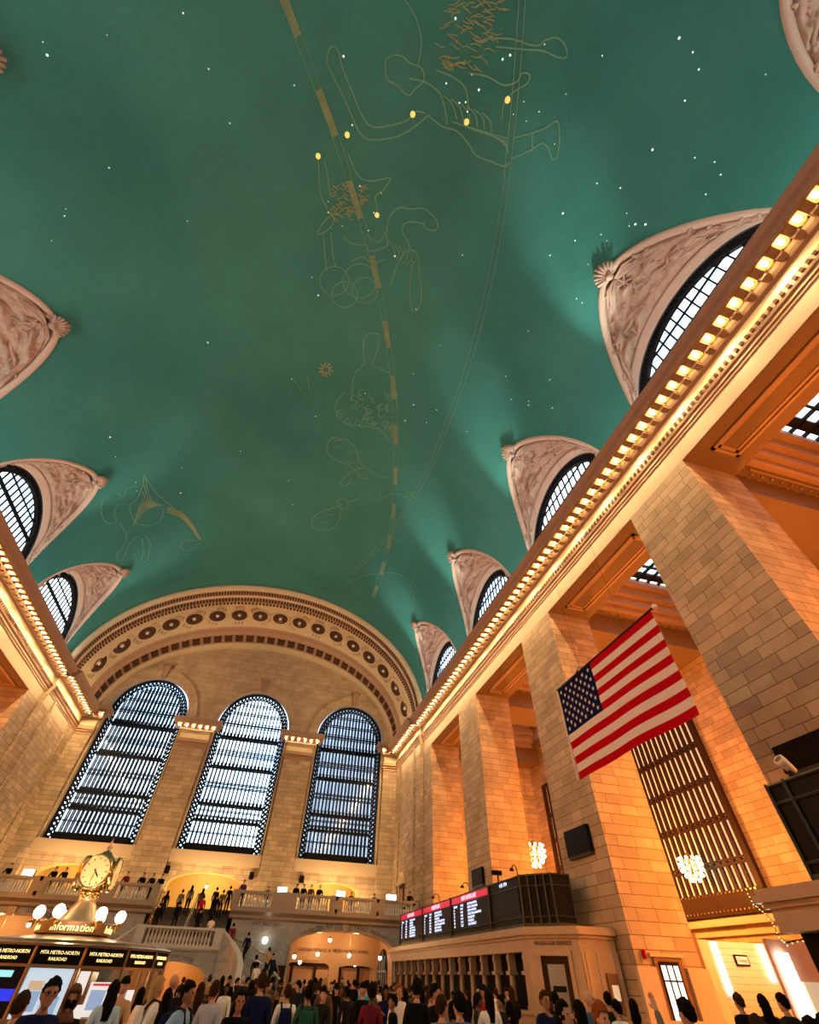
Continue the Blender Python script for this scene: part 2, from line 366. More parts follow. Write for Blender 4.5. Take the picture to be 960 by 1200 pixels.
    MB().box((s*21.2,YB,21.9),(s*21.0,YJ,21.4)).build('aisle_ceiling', 'stone_plain', wall)
    return wall, tr
wall_s, trim_s = side(1, 'south', 1)
wall_n, trim_n = side(-1, 'north', 2)

# small bronze door with a pediment at balcony level on the right end bay
d = empty('door_1', 'narrow bronze-framed door with pediment at the balcony end', 'door', kind='structure')
MB().box((WE-.08,52.0,5.2),(WE,53.6,8.0)).build('door_frame', 'iron_brown', d)
MB().box((WE-.1,52.25,5.2),(WE-.07,53.35,7.7)).build('door_leaf', 'wood', d)
MB().ex_x([(51.7,8.0),(53.9,8.0),(53.9,8.25),(52.8,8.95),(51.7,8.25)], WE-.28, WE).build('pediment', 'stone_gold', d)

# ------------------------------------------------------------------ barrel vault with lunette groins
HW, PT, XT = 5.0, 1.75, 15.35
TH0 = math.acos(XT/VA)
def th_start(y, s):
    for (yc, k) in BAYS:
        yy = yc-(.5 if (s < 0 and k == 'd') else 0)
        t = abs(y-yy)/HW
        if t < 1: return TH0*(1-t**PT)**(1/PT)
    return 0.0
ysamp = set([YB, YJ])
for (yc, k) in BAYS:
    for off in ((0, -.5) if k == 'd' else (0,)):
        for i in range(-14, 15): ysamp.add(round(yc+off+HW*sin(i/14*PI/2), 4))
ysamp = sorted(y for y in ysamp if YB <= y <= YJ)
ys2 = []
for a, c in zip(ysamp[:-1], ysamp[1:]):
    n = max(1, int((c-a)/.8)); ys2 += [a+(c-a)*i/n for i in range(n)]
ys2.append(YJ)
rows = []
for y in ys2:
    ta, tb = th_start(y, 1), PI-th_start(y, -1)
    rows.append([(VA*cos(ta+(tb-ta)*i/64), y, VZ+VB*sin(ta+(tb-ta)*i/64)) for i in range(65)])
ceiling = MB().grid(rows).build('ceiling', 'teal', smooth=True, label='blue-green barrel vault painted with gold constellations', cat='ceiling', kind='structure')

def ss(a, b, x):
    t = max(0, min(1, (x-a)/(b-a))); return t*t*(3-2*t)
def lunette(s, yc, idx, label):
    root = empty('trim_%d' % idx, label, 'lunette vault', kind='structure')
    NU, NV = 72, 26
    R0, XW, ZC = 4.62, 18.55, 22.15
    rows = []
    for i in range(NU+1):
        a = PI*i/NU
        dy = HW*cos(a)
        t = abs(dy)/HW; th = TH0*(max(0, 1-t**PT))**(1/PT)
        B = Vector((VA*cos(th), dy, VZ+VB*sin(th))); A = Vector((XW, R0*cos(a), ZC+R0*sin(a)))
        mid = (A+B)/2+Vector((.35, 0, .55))*sin(a)
        row = []
        for j in range(NV+1):
            q = j/NV; p = B*(1-q)**2+mid*2*q*(1-q)+A*q*q
            row.append(p)
        rows.append(row)
    # plain moulded rim, carved field, plain inner reveal
    def disp(i, j, amt):
        p = rows[i][j]; q = j/NV
        a = rows[min(i+1,NU)][j]-rows[max(i-1,0)][j]; c = rows[i][min(j+1,NV)]-rows[i][max(j-1,0)]
        n = a.cross(c); n = n.normalized() if n.length > 1e-6 else Vector((-1,0,0))
        if n.x > 0: n = -n
        return p+n*amt
    def out(p): return (s*p.x, yc+p.y, p.z)
    def jcut(i, w):                                               # constant-width bands: turn metres into a parameter step
        L = (rows[i][NV]-rows[i][0]).length; return min(.45, w/max(L, .3))
    rim, field, inner = [], [], []
    for i in range(NU+1):
        w1 = jcut(i, .5); w2 = 1-jcut(i, .55)
        def at(q, amt=0):
            f = q*NV; j = min(NV-1, int(f)); p0 = disp(i, j, amt); p1 = disp(i, j+1, amt); return p0.lerp(p1, f-j)
        rim.append([out(at(q*w1, d)) for q, d in ((0,0),(0,.16),(.5,.2),(.85,.16),(.9,.05),(1,0))])
        r = []
        for j in range(41):
            q = w1+(w2-w1)*j/40; p = at(q)
            e = ss(0,.08,j/40)*ss(1,.9,j/40)*ss(0,.06,i/NU)*ss(1,.94,i/NU)
            P_ = Vector((p.x*1.0, p.y, p.z))
            h = abs(noise.noise(P_*1.1+Vector((idx*3.1,0,0))))*.35+max(0, noise.noise(P_*2.1+Vector((0,idx*5.7,9))))*.75+abs(noise.noise(P_*4.4+Vector((7,idx,0))))*.32
            r.append(out(at(q, e*h)))
        field.append(r)
        inner.append([out(at(w2+(1-w2)*q, d)) for q, d in ((0,0),(.02,.1),(.25,.14),(.5,.1),(1,.04))])
    MB().grid(rim).build('plaster_rim', 'dome_rim', root, True)
    MB().grid(field).build('carved_field', 'relief', root, True)
    MB().grid(inner).build('window_surround', 'dome_rim', root, True)
    # garlands, winged staff and sprays standing out of the carved field
    g = MB(); rnd = random.Random(idx)
    def fp(u, q, amt=.22):
        f = u*NU; i = min(NU-1, int(f)); j = min(NV-1, int(q*NV)); p = disp(i, j, amt).lerp(disp(i+1, j, amt), f-i); return out(p)
    for sg in (1, -1):
        for k in range(5):
            u0 = .5+sg*(.06+.075*k); q0 = .55-.06*k
            pts = [fp(u0+sg*.02*i+.012*sin(i*1.3+k), min(.86, max(.14, q0+.09*sin(i*.9+k*1.7))), .2) for i in range(8)]
            g.tube(pts, [.04+.08*sin(PI*(i+.5)/8) for i in range(8)], 5)
        for k in range(26):                                        # leaves
            u = .5+sg*rnd.uniform(.03,.42); q = rnd.uniform(.16,.8); dl = rnd.uniform(-.03,.03)
            a, c, e = fp(u,q,.05), fp(u+dl*.5,q-.05,.3), fp(u+dl,q-.11,.12)
            g.tube([a,c,e], [.03,.11,.015], 4)
    g.tube([fp(.5,.12,.25), fp(.5,.34,.34), fp(.5,.6,.3)], [.07,.06,.05], 6)
    for k in (0, 1):
        g.tube([fp(.5+.022*sin(i*.8+k*PI), .18+.04*i, .34) for i in range(11)], .055, 5)
    for sg in (1, -1):
        for k in range(4): g.tube([fp(.5,.17+.02*k,.34), fp(.5+sg*.05,.15+.03*k,.36), fp(.5+sg*.1,.19+.045*k,.2)], [.05,.09,.02], 4)
    g.build('relief_carving', 'relief', root, True)
    # upright leafy finial over the tip, lying on the vault
    f = MB(); tip = Vector((VA*cos(TH0), 0, VZ+VB*sin(TH0))); nn = Vector((cos(TH0)/VA, 0, sin(TH0)/VB)).normalized(); tg = Vector((-sin(TH0)*VA, 0, cos(TH0)*VB)).normalized()
    for k in range(9):
        an = rad(-64+16*k); L = .95-.25*abs(k-4)/4
        b0 = tip-nn*.12-tg*.5; d_ = tg*cos(an)+Vector((0,1,0))*sin(an)
        pts = [b0, b0+d_*L*.6-nn*.12, b0+d_*L-nn*.22, b0+d_*(L+.05)-nn*.1]
        f.tube([out(p) for p in pts], [.05,.09,.09,.03], 5)
    f.ball(out(tip-nn*.2-tg*.45), .22, 8, 5)
    f.build('leaf_finial', 'relief', root, True)
    return root
wn = 4
def lunette_window(s, yc, idx, label):
    w = empty('window_%d' % idx, label, 'window', kind='structure')
    X = s*18.7; ZC = 22.15; RO, RI = 4.6, 4.12
    b = MB()
    def ring(r0, r1, x0, x1, n=48):
        rws = [[(x0, yc+r*cos(PI*i/n), ZC+r*sin(PI*i/n)) for r in (r0, r1)]+[(x1, yc+r*cos(PI*i/n), ZC+r*sin(PI*i/n)) for r in (r1, r0)] for i in range(n+1)]
        b.grid(rws, True)
    ring(RO-.07, RO+.12, X-s*.15, X+s*.1); ring(RI-.08, RI+.06, X-s*.1, X+s*.1); ring((RO+RI)/2-.02, (RO+RI)/2+.03, X-s*.03, X+s*.03)
    n = 56
    for i in range(n):                                             # filigree lattice of the border
        a0, a1 = PI*i/n, PI*(i+1)/n
        for (ra, rb) in ((RO, RI), (RI, RO)):
            b.tube([(X, yc+ra*cos(a0), ZC+ra*sin(a0)), (X, yc+rb*cos(a1), ZC+rb*sin(a1))], .075, 4, False)
    for sg in (-1, 1): b.box((X-s*.1, yc+sg*RI, ZC-.8), (X+s*.1, yc+sg*RO, ZC))
    b.build('iron_border', 'iron', w)
    g = MB()
    for k in range(-7, 8):
        y = k*.55; h = math.sqrt(max(0, RI*RI-y*y))
        g.box((X-s*.05, yc+y-.04, ZC-.8), (X+s*.05, yc+y+.04, ZC+h))
    for z, t_ in ((.05,.04),(1.05,.04),(2.05,.13),(3.1,.04)):
        h = math.sqrt(RI*RI-z*z); g.box((X-s*.05, yc-h, ZC+z-t_), (X+s*.05, yc+h, ZC+z+t_))
    g.build('glazing_bars', 'iron', w)
    MB().ex_x([(yc+RO, ZC-.8)]+[(yc+RO*cos(PI*i/32), ZC+RO*sin(PI*i/32)) for i in range(33)]+[(yc-RO, ZC-.8)], X+s*.12, X+s*.14).build('panes', 'glass', w)
    return w
k = 3
names = {'a':'sixth','b':'fifth','c':'nearest full','d':'second','e':'third','f':'farthest'}
for s, sd in ((1, 'right-hand'), (-1, 'left-hand')):
    for (yc, key) in BAYS:
        if key in ('a',): continue
        yy = yc-(.5 if (s < 0 and key == 'd') else 0)
        nth = {'f':'farthest','e':'second from the great windows','d':'third from the great windows','c':'fourth from the great windows','b':'fifth from the great windows'}[key]
        lunette(s, yy, k, 'pink carved lunette hood on the %s side, %s' % (sd, nth)); k += 1
        lunette_window(s, yy, wn, 'half-round iron window on the %s side, %s' % (sd, nth)); wn += 1
for s in (1, -1):                                                  # closing wall behind the vault foot
    b = MB(); b.box((s*18.9, YB, 20.9), (s*19.3, YJ, 21.5))
    b.build('window_sill_wall', 'stone_plain', trim_s if s > 0 else trim_n)
# ------------------------------------------------------------------ east wall, great windows, archivolt
WX, WHW, ZB_, ZS = 11.98, 4.245, 9.96, 22.03
def arch_top(x, xc, hw, zs, rise):
    t = (x-xc)/hw
    return zs+rise*math.sqrt(max(0, 1-t*t))
def wall_with_openings(y, x0, x1, z0, ztop, ops, depth, name, m, parent, nseg=28, revm=None):
    """front face in strips + reveals; ops: (xc, hw, zbottom, zspring, rise)"""
    xs = {x0, x1}
    for (xc, hw, zb, zs, ri) in ops:
        for i in range(nseg+1): xs.add(round(xc-hw*cos(PI*i/nseg), 5))
    n = 24
    for i in range(n+1): xs.add(round(x0+(x1-x0)*i/n, 5))
    xs = sorted(x for x in xs if x0-1e-6 <= x <= x1+1e-6)
    b = MB()
    for a, c in zip(xs[:-1], xs[1:]):
        if c-a < 1e-4: continue
        m_ = (a+c)/2; segs = []
        for (xc, hw, zb, zs, ri) in ops:
            if abs(m_-xc) < hw: segs.append((zb, zb, arch_top(a, xc, hw, zs, ri), arch_top(c, xc, hw, zs, ri)))
        segs.sort(); lo_a = lo_c = z0
        for (ba, bc, ta, tc) in segs:
            if ba > lo_a+1e-4: b.quad((a,y,lo_a),(c,y,lo_c),(c,y,bc),(a,y,ba))
            lo_a, lo_c = ta, tc
        ea, ec = ztop(a), ztop(c)
        if ea > lo_a+1e-4 or ec > lo_c+1e-4: b.quad((a,y,lo_a),(c,y,lo_c),(c,y,max(ec,lo_c)),(a,y,max(ea,lo_a)))
    o = b.build(name, m, parent)
    r = MB()
    for (xc, hw, zb, zs, ri) in ops:
        pts = [(xc-hw, zb)]+[(xc-hw*cos(PI*i/nseg), zs+ri*sin(PI*i/nseg)) for i in range(nseg+1)]+[(xc+hw, zb)]
        for p, q in zip(pts[:-1], pts[1:]): r.quad((p[0],y,p[1]),(q[0],y,q[1]),(q[0],y+depth,q[1]),(p[0],y+depth,p[1]))
        r.quad((xc-hw,y,zb),(xc+hw,y,zb),(xc+hw,y+depth,zb),(xc-hw,y+depth,zb))
    r.build('opening_reveal', revm or m, parent)
    return o
east = empty('wall_east', 'buff stone end wall holding three great arched windows', 'wall', kind='structure')
EA, EB, EZ = 17.55, 11.0, 21.4                                     # inner ellipse of the archivolt at the wall
def etop(x): return EZ+EB*math.sqrt(max(0, 1-(x/EA)**2)) if abs(x) < EA else EZ
gops = [(xc, WHW, ZB_, ZS, WHW) for xc in (-WX, 0, WX)]
pops = [(-11.9, 3.2, 5.2, 7.35, 1.0), (-.3, 3.45, 5.2, 7.35, 1.05), (11.9, 2.6, 5.2, 7.6, .7)]
wall_with_openings(YE, -19, 19, 0, lambda x: 9.96, pops, 1.0, 'lower_wall', 'stone', east, revm='yellow_lit_wall')
wall_with_openings(YE, -19, 19, 9.96, lambda x: max(22.0, etop(x)+.6), gops, .9, 'tympanum_wall', 'stone_arch', east, revm='stone_plain')
for (xc, hw, zb, zs, ri) in pops:                                  # lit vaulted passages behind the balcony
    MB().box((xc-hw-1, 63.6, 5.2), (xc+hw+1, 63.8, 9.4)).box((xc-hw-1.2, 58.3, 5.2), (xc-hw-1, 63.8, 9.4)).box((xc+hw+1, 58.3, 5.2), (xc+hw+1.2, 63.8, 9.4)).box((xc-hw-1.2,58.3,9.2),(xc+hw+1.2,63.8,9.4)).box((xc-hw-1.2,57.4,5.0),(xc+hw+1.2,63.8,5.2)).build('passage_shell', 'yellow_lit_wall', east)
    point('passage_lamp', (xc, 60.6, 8.2), 420, (1, .78, .42), .25)
for xc in (-WX, 0, WX):
    b = MB(); b.box((xc-WHW-.1, YE-.42, 9.3), (xc+WHW+.1, YE+.9, 9.96)).box((xc-WHW-.05, YE-.3, 9.0), (xc+WHW+.05, YE, 9.3)).build('window_sill_course', 'stone_plain', east)
    b = MB()                                                       # moulded arch ring and keystone
    n = 40
    for (r0, r1, d_) in ((WHW, WHW+.28, .12), (WHW+.28, WHW+.85, .22), (WHW+.85, WHW+1.02, .32)):
        b.grid([[(xc+r*cos(PI*i/n), YE-d, ZS+r*sin(PI*i/n)) for r, d in ((r0, -.05), (r0, d_), (r1, d_), (r1, -.05))] for i in range(n+1)], True)
    b.build('arch_ring', 'stone_arch', east, False)
    MB().ex_y([(xc-.32, ZS+WHW-.1), (xc+.32, ZS+WHW-.1), (xc+.42, ZS+WHW+1.35), (xc-.42, ZS+WHW+1.35)], YE-.55, YE).ex_y([(xc-.55, ZS+WHW+1.3), (xc+.55, ZS+WHW+1.3), (xc+.55, ZS+WHW+1.5), (xc-.55, ZS+WHW+1.5)], YE-.65, YE).build('keystone', 'stone_brown', east)
    b = MB()
    for sg in (-1, 1):
        b.box((xc+sg*WHW, YE-.2, ZB_), (xc+sg*(WHW-.16), YE+.5, ZS))
    b.build('window_jamb', 'stone_plain', east)
# pilasters and their bulb-lit capitals
for (xa, xb, corner) in ((-7.6,-4.38,0), (4.38,7.6,0), (-18.2,-16.3,-1), (16.3,18.2,1)):
    YP = YE-.55
    MB().box((xa, YP, 0 if not corner else 0), (xb, YE+.2, 19.0)).build('pilaster', 'stone', east)
    b = MB(); b.box((xa-.06, YP-.08, 18.85), (xb+.06, YE, 19.0)).box((xa-.1, YP-.14, 19.1), (xb+.1, YE, 19.25)).box((xa-.14, YP-.2, 19.35), (xb+.14, YE, 19.7)).build('capital_moulding', 'stone_brown', east)
    MB().box((xa+.02, YP+.02, 19.0), (xb-.02, YE, 20.6)).build('capital_frieze', 'stone_gold', east)
    b = MB(); b.box((xa-.2, YP-.25, 20.55), (xb+.2, YE, 20.75)).box((xa-.85, YP-1.0, 21.0), (xb+.85, YE, 21.25)).box((xa-1.0, YP-1.15, 21.25), (xb+1.0, YE, 21.6))
    n = max(2, round((xb-xa+1.2)/.72))
    for i in range(n+1):
        x = xa-.6+(xb-xa+1.2)*i/n; b.box((x-.13, YP-.95, 20.75), (x+.13, YP, 21.02))
    b.build('capital_cornice', 'stone_brown', east)
    for i in range(n):
        x = xa-.6+(xb-xa+1.2)*(i+.5)/n
        bulb_at(x, YP-.55, 20.85, 'bare bulb under a pilaster capital between the great windows' if not corner else 'bare bulb on the cornice corner beside a great window', 'bulbs of the great window pilasters' if not corner else 'bulbs of the cornice corners')
    if not corner:
        b = MB()
        for i in range(14):
            x = xa+(xb-xa)*(i+.5)/14; b.box((x-.07, YP-.12, 20.35), (x+.07, YP+.02, 20.53))
        b.build('capital_dentil_course', 'stone_gold', east)

def great_window(xc, idx, label):
    w = empty('window_%d' % idx, label, 'window', kind='structure')
    y = YE+.55
    R_ = WHW-.14
    b = MB(); bw = .66
    n = 36
    def out(r): return [(xc-r, ZB_)]+[(xc-r*cos(PI*i/n), ZS+r*sin(PI*i/n)) for i in range(n+1)]+[(xc+r, ZB_)]
    for (ra, rb, d) in ((R_, R_-.14, .08), (R_-bw, R_-bw-.12, .06)):
        A, B = out(ra), out(rb)
        b.grid([[(p[0],y-d,p[1]), (q[0],y-d,q[1]), (q[0],y+d,q[1]), (p[0],y+d,p[1])] for p, q in zip(A, B)], True)
    # lattice border
    A, B = out(R_-.08), out(R_-bw)
    def resample(P, m_):
        L = [0]
        for p, q in zip(P[:-1], P[1:]): L.append(L[-1]+math.hypot(q[0]-p[0], q[1]-p[1]))
        r = []; j = 0
        for i in range(m_+1):
            t = L[-1]*i/m_
            while j < len(L)-2 and L[j+1] < t: j += 1
            f = (t-L[j])/max(1e-9, L[j+1]-L[j]); r.append((P[j][0]+(P[j+1][0]-P[j][0])*f, P[j][1]+(P[j+1][1]-P[j][1])*f))
        return r
    A, B = resample(A, 84), resample(B, 84)
    for i in range(84):
        for p, q in ((A[i], B[i+1]), (B[i], A[i+1])): b.tube([(p[0],y,p[1]), (q[0],y,q[1])], .1, 4, False)
    b.build('iron_border', 'iron', w)
    bands = [(10.35,.5),(12.62,.16),(13.0,.06),(14.05,.2),(17.62,.2),(20.75,.24),(15.7,.07),(16.05,.07),(18.95,.07),(19.3,.07),(22.2,.07),(22.5,.05),(23.6,.08),(24.7,.07),(11.6,.05),(13.5,.05)]
    ri = R_-bw
    def half(z): return ri if z <= ZS else math.sqrt(max(0, ri*ri-(z-ZS)**2))
    for yy, nm in ((y, 'front_bars'), (y+.55, 'rear_bars')):
        g = MB()
        for k in range(18):
            x = -ri+2*ri*k/17
            if abs(x) > ri-.01: continue
            g.box((xc+x-.066, yy-.05, ZB_), (xc+x+.066, yy+.05, ZS+math.sqrt(ri*ri-x*x)))
        for z, t_ in bands:
            h = half(z); g.box((xc-h, yy-.06, z-t_*.6), (xc+h, yy+.06, z+t_*.6))
        g.build(nm, 'iron', w)
    c = MB()                                                       # catwalks between the two glazings
    for z in (12.62, 14.05, 17.62, 20.75):
        c.box((xc-half(z), y+.2, z-.04), (xc+half(z), y+.35, z+.02))
    c.build('catwalk', 'iron', w)
    c = MB()
    for z in (12.9, 14.4, 17.97, 21.15):                           # pierced crestings over the catwalks
        for k in range(34):
            x = -half(z)+2*half(z)*(k+.5)/34; c.box((xc+x-.04, y-.08, z-.25), (xc+x+.04, y-.04, z+.02))
        c.box((xc-half(z), y-.09, z-.02), (xc+half(z), y-.03, z+.03))
    c.build('cresting', 'iron', w)
    pl = out(R_)
    MB().ex_y(pl, y+.07, y+.09).build('front_panes', 'glass', w); MB().ex_y(pl, y+.62, y+.64).build('rear_panes', 'glass', w)
    b = MB()                                                       # box reveal between both glazings
    for p, q in zip(pl[:-1], pl[1:]): b.quad((p[0],y+.1,p[1]),(q[0],y+.1,q[1]),(q[0],y+.7,q[1]),(p[0],y+.7,p[1]))
    b.build('window_box', 'iron', w)
great_window(-WX, 1, 'great arched iron window at the left behind the clock')
great_window(0, 2, 'great arched iron window in the middle above the staircase')
great_window(WX, 3, 'great arched iron window at the right above the ticket passage')

# archivolt
av = empty('trim_30', 'golden coffered arch with rosettes framing the great windows', 'arch', kind='structure')
def ell(y, inset=0):
    t = (y-47)/10.07
    return VA+(EA-VA)*t-inset, VB+(EB-VB)*t-inset, VZ+(EZ-VZ)*t
def band(name, m, prof, n=96):
    rows = []
    for (y, ins) in prof:
        a, b_, z0 = ell(y, ins); rows.append([(a*cos(PI*i/n), y, z0+b_*sin(PI*i/n)) for i in range(n+1)])
    return MB().grid(rows).build(name, m, av, True)
band('outer_lip', 'stone_gold', [(47.0,-.05),(46.86,.1),(46.9,.3),(47.25,.42),(47.5,.38)])
band('carved_outer_band', 'stone_brown', [(47.5,.38),(47.55,.3),(48.2,.36),(48.25,.3)])
band('outer_fillet', 'stone_gold', [(48.25,.3),(48.3,.2),(48.6,.22),(48.65,.3)])
band('carved_inner_band', 'stone_brown', [(48.65,.3),(48.7,.12),(49.5,.14),(49.55,.05)])
band('rosette_band', 'stone_gold', [(49.55,.05),(49.6,0),(53.7,0),(53.75,.1)])
band('inner_fillet', 'stone_brown', [(53.75,.1),(53.8,.25),(54.2,.22),(54.25,.1),(54.6,.1),(54.65,.3),(55.0,.3)])
band('dark_carved_band', 'stone_brown', [(55.0,.3),(55.05,.12),(56.4,.12),(56.45,.3)])
band('tympanum_fillet', 'stone_gold', [(56.45,.3),(56.5,.42),(57.0,.5),(57.4,.45)])
def arc_blocks(y0, y1, ins, h, n, fill, name, m):
    b = MB()
    for k in range(n):
        a0 = PI*(k+.5-fill/2)/n; a1 = PI*(k+.5+fill/2)/n
        vs = []
        for y in (y0, y1):
            for a in (a0, a1):
                for i_ in (ins, ins+h):
                    A, B, z0 = ell(y, i_); vs.append((A*cos(a), y, z0+B*sin(a)))
        b.add(vs, [(0,1,3,2),(4,6,7,5),(0,4,5,1),(2,3,7,6),(1,5,7,3),(0,2,6,4)])
    b.build(name, m, av)
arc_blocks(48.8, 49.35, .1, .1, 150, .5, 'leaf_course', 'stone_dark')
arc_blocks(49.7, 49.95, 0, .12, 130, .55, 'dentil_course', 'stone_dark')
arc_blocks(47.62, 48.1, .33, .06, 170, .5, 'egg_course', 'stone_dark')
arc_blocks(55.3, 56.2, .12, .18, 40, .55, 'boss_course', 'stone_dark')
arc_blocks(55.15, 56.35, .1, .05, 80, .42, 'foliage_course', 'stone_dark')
rosx = [-17.45,-16.2,-14.4,-12.35,-10.1,-7.64,-5.12,-2.57,0,2.57,5.12,7.64,10.1,12.35,14.4,16.2,17.45]
for x in rosx:
    A, B, z0 = ell(51.85); a = math.acos(max(-1, min(1, x/A)))
    p = Vector((A*cos(a), 51.85, z0+B*sin(a)))
    nn = -Vector((cos(a)/A, 0, sin(a)/B)).normalized(); nn = (nn+Vector((0,-.2,0))).normalized()
    q = Vector((0,0,1)).rotation_difference(nn).to_matrix().to_4x4(); T = Matrix.Translation(p) @ q
    r = empty('rosette', kind='structure'); r.parent = av
    MB().lathe([(1.16,0),(1.16,.1),(1.06,.16),(.98,.1),(.94,.04)], n=28, M4=T).build('rosette_rim', 'stone_gold', r, True)
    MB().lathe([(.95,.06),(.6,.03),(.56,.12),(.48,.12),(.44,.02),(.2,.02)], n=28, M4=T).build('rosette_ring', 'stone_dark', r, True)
    MB().lathe([(.2,.02),(.2,.12),(.1,.2),(0,.22)], n=14, M4=T).build('rosette_boss', 'white', r, True)
    b = MB()
    for sg in (-1, 1):
        for k in range(3):
            an = rad(-28+28*k)
            c = T @ Vector((0,0,.05)); d0 = T @ Vector((sg*1.1*cos(an), 1.1*sin(an), .03)); d1 = T @ Vector((sg*1.5*cos(an*.5), .9*sin(an), .1)); d2 = T @ Vector((sg*1.62*cos(an*.4), .5*sin(an), .03))
            b.tube([d0, d1, d2], [.05,.09,.03], 4)
    b.build('rosette_leaf', 'stone_brown', r, True)

# west wall behind the camera (with its own three windows) closes the hall
west = empty('wall_west', 'buff stone end wall behind the viewer', 'wall', kind='structure')
o = wall_with_openings(YB, -21, 21, 0, lambda x: V(x)+.6 if abs(x) < VA else 22, gops, -.6, 'west_wall_face', 'stone', west)
for i, xc in enumerate((-WX, 0, WX)):
    w_ = empty('window_%d' % (50+i), 'great arched window behind the viewer, %s' % ('north one', 'middle one', 'south one')[i], 'window', kind='structure')
    MB().ex_y([(xc-WHW, ZB_)]+[(xc-WHW*cos(PI*k/32), ZS+WHW*sin(PI*k/32)) for k in range(33)]+[(xc+WHW, ZB_)], YB-.5, YB-.48).build('panes', 'glass_dimming', w_)
# ------------------------------------------------------------------ balcony, its balustrades, passages, stairs
BY, BZ = 46.6, 5.2
SW = 2.75                                                          # half width of the stair well
balc = empty('balcony', 'grey marble balcony under the great windows', 'balcony', kind='structure')
for s in (-1, 1):
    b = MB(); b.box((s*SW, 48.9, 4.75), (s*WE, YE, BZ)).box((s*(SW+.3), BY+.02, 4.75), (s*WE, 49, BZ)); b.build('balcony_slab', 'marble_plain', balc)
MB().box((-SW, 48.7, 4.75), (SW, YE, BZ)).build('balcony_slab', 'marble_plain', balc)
for s, nm in ((1, 'r'), (-1, 'l')):
    x0, x1 = (SW, WE) if s > 0 else (-WE, -SW)
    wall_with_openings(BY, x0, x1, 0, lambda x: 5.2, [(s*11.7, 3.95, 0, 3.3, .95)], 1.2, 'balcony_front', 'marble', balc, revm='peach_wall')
    b = MB(); b.ex_x([(BY-.45,5.2),(BY-.45,5.05),(BY-.2,4.85),(BY-.2,4.7),(BY,4.6),(BY+.1,4.6),(BY+.1,5.2)], x0, x1); b.build('balcony_cornice', 'marble_bal', balc)
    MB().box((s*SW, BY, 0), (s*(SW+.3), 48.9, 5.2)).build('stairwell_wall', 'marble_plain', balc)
    n = 30; b = MB()
    b.grid([[(s*11.7+r*cos(PI*i/n), BY-d, 3.3+(.95/3.95*r)*sin(PI*i/n)) for r, d in ((3.95,0),(3.95,.08),(4.2,.08),(4.2,0))] for i in range(n+1)], True)
    b.build('passage_arch_trim', 'marble_tan', balc)
    MB().ex_y([(s*11.7-.2,4.15),(s*11.7+.2,4.15),(s*11.7+.26,4.62),(s*11.7-.26,4.62)], BY-.22, BY).build('passage_keystone', 'marble_tan', balc)
    # passage interior
    b = MB(); b.box((s*11.7-4.2, 54.5, 0), (s*11.7+4.2, 54.7, 4.75)).box((s*11.7-4.2, 47.8, 0), (s*11.7-3.96, 54.5, 4.75)).box((s*11.7+3.96, 47.8, 0), (s*11.7+4.2, 54.5, 4.75)).box((s*11.7-4.2,47.8,4.45),(s*11.7+4.2,54.6,4.7))
    b.build('passage_shell', 'peach_wall', balc)
    wall_with_openings(51.2, s*11.7-3.96, s*11.7+3.96, 0, lambda x: 4.5, [(s*11.7-1.9, 1.7, 0, 2.35, .35), (s*11.7+2.1, 1.5, 0, 2.3, .2)], .4, 'passage_inner_wall', 'peach_wall', balc)
    b = MB()
    for x in (-2.9, -.9, 1.3, 2.9): b.box((s*11.7+x-.1, 54.3, 0), (s*11.7+x+.1, 54.5, 2.4))
    b.box((s*11.7-3.9,54.3,2.4),(s*11.7+3.9,54.5,2.6)); b.build('shopfront_frame', 'iron_brown', balc)
    b = MB(); yw = s*11.7+3.95
    b.ex_x([(48.0,0),(51.1,0),(51.1,2.2)]+[(49.55+1.55*cos(PI*i/12), 2.2+1.3*sin(PI*i/12)) for i in range(1,12)]+[(48.0,2.2)], yw-.05, yw); b.build('side_window_dark', 'black', balc)
    b = MB()
    for y_ in (48.05,48.8,49.55,50.3,51.05): b.box((yw-.12,y_-.05,0),(yw-.04,y_+.05,2.25+(1.15 if y_ == 49.55 else .85 if abs(y_-49.55) < .8 else 0)))
    b.box((yw-.12,48,2.15),(yw-.04,51.1,2.27)); b.build('side_window_bars', 'marble_light', balc)
    point('passage_lamp', (s*11.7-1.5, 49.4, 3.9), 120, (1, .55, .22), .12); point('passage_lamp', (s*11.7+1.5, 49.4, 3.9), 90, (1, .55, .22), .12); point('passage_lamp', (s*11.7, 53, 3.6), 130, (1, .62, .30), .12)
baluster_me = MB().lathe([(.1,0),(.1,.06),(.06,.09),(.085,.2),(.1,.3),(.07,.42),(.045,.52),(.06,.56),(.05,.62),(.09,.66),(.09,.72)], n=8)
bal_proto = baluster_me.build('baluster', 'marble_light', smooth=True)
bal_used = False
def baluster(p, parent, sc=1):
    global bal_used
    if not bal_used: o = bal_proto; bal_used = True
    else: o = bal_proto.copy(); C.objects.link(o)
    o.location = p; o.parent = parent; o.scale = (sc,sc,1); return o
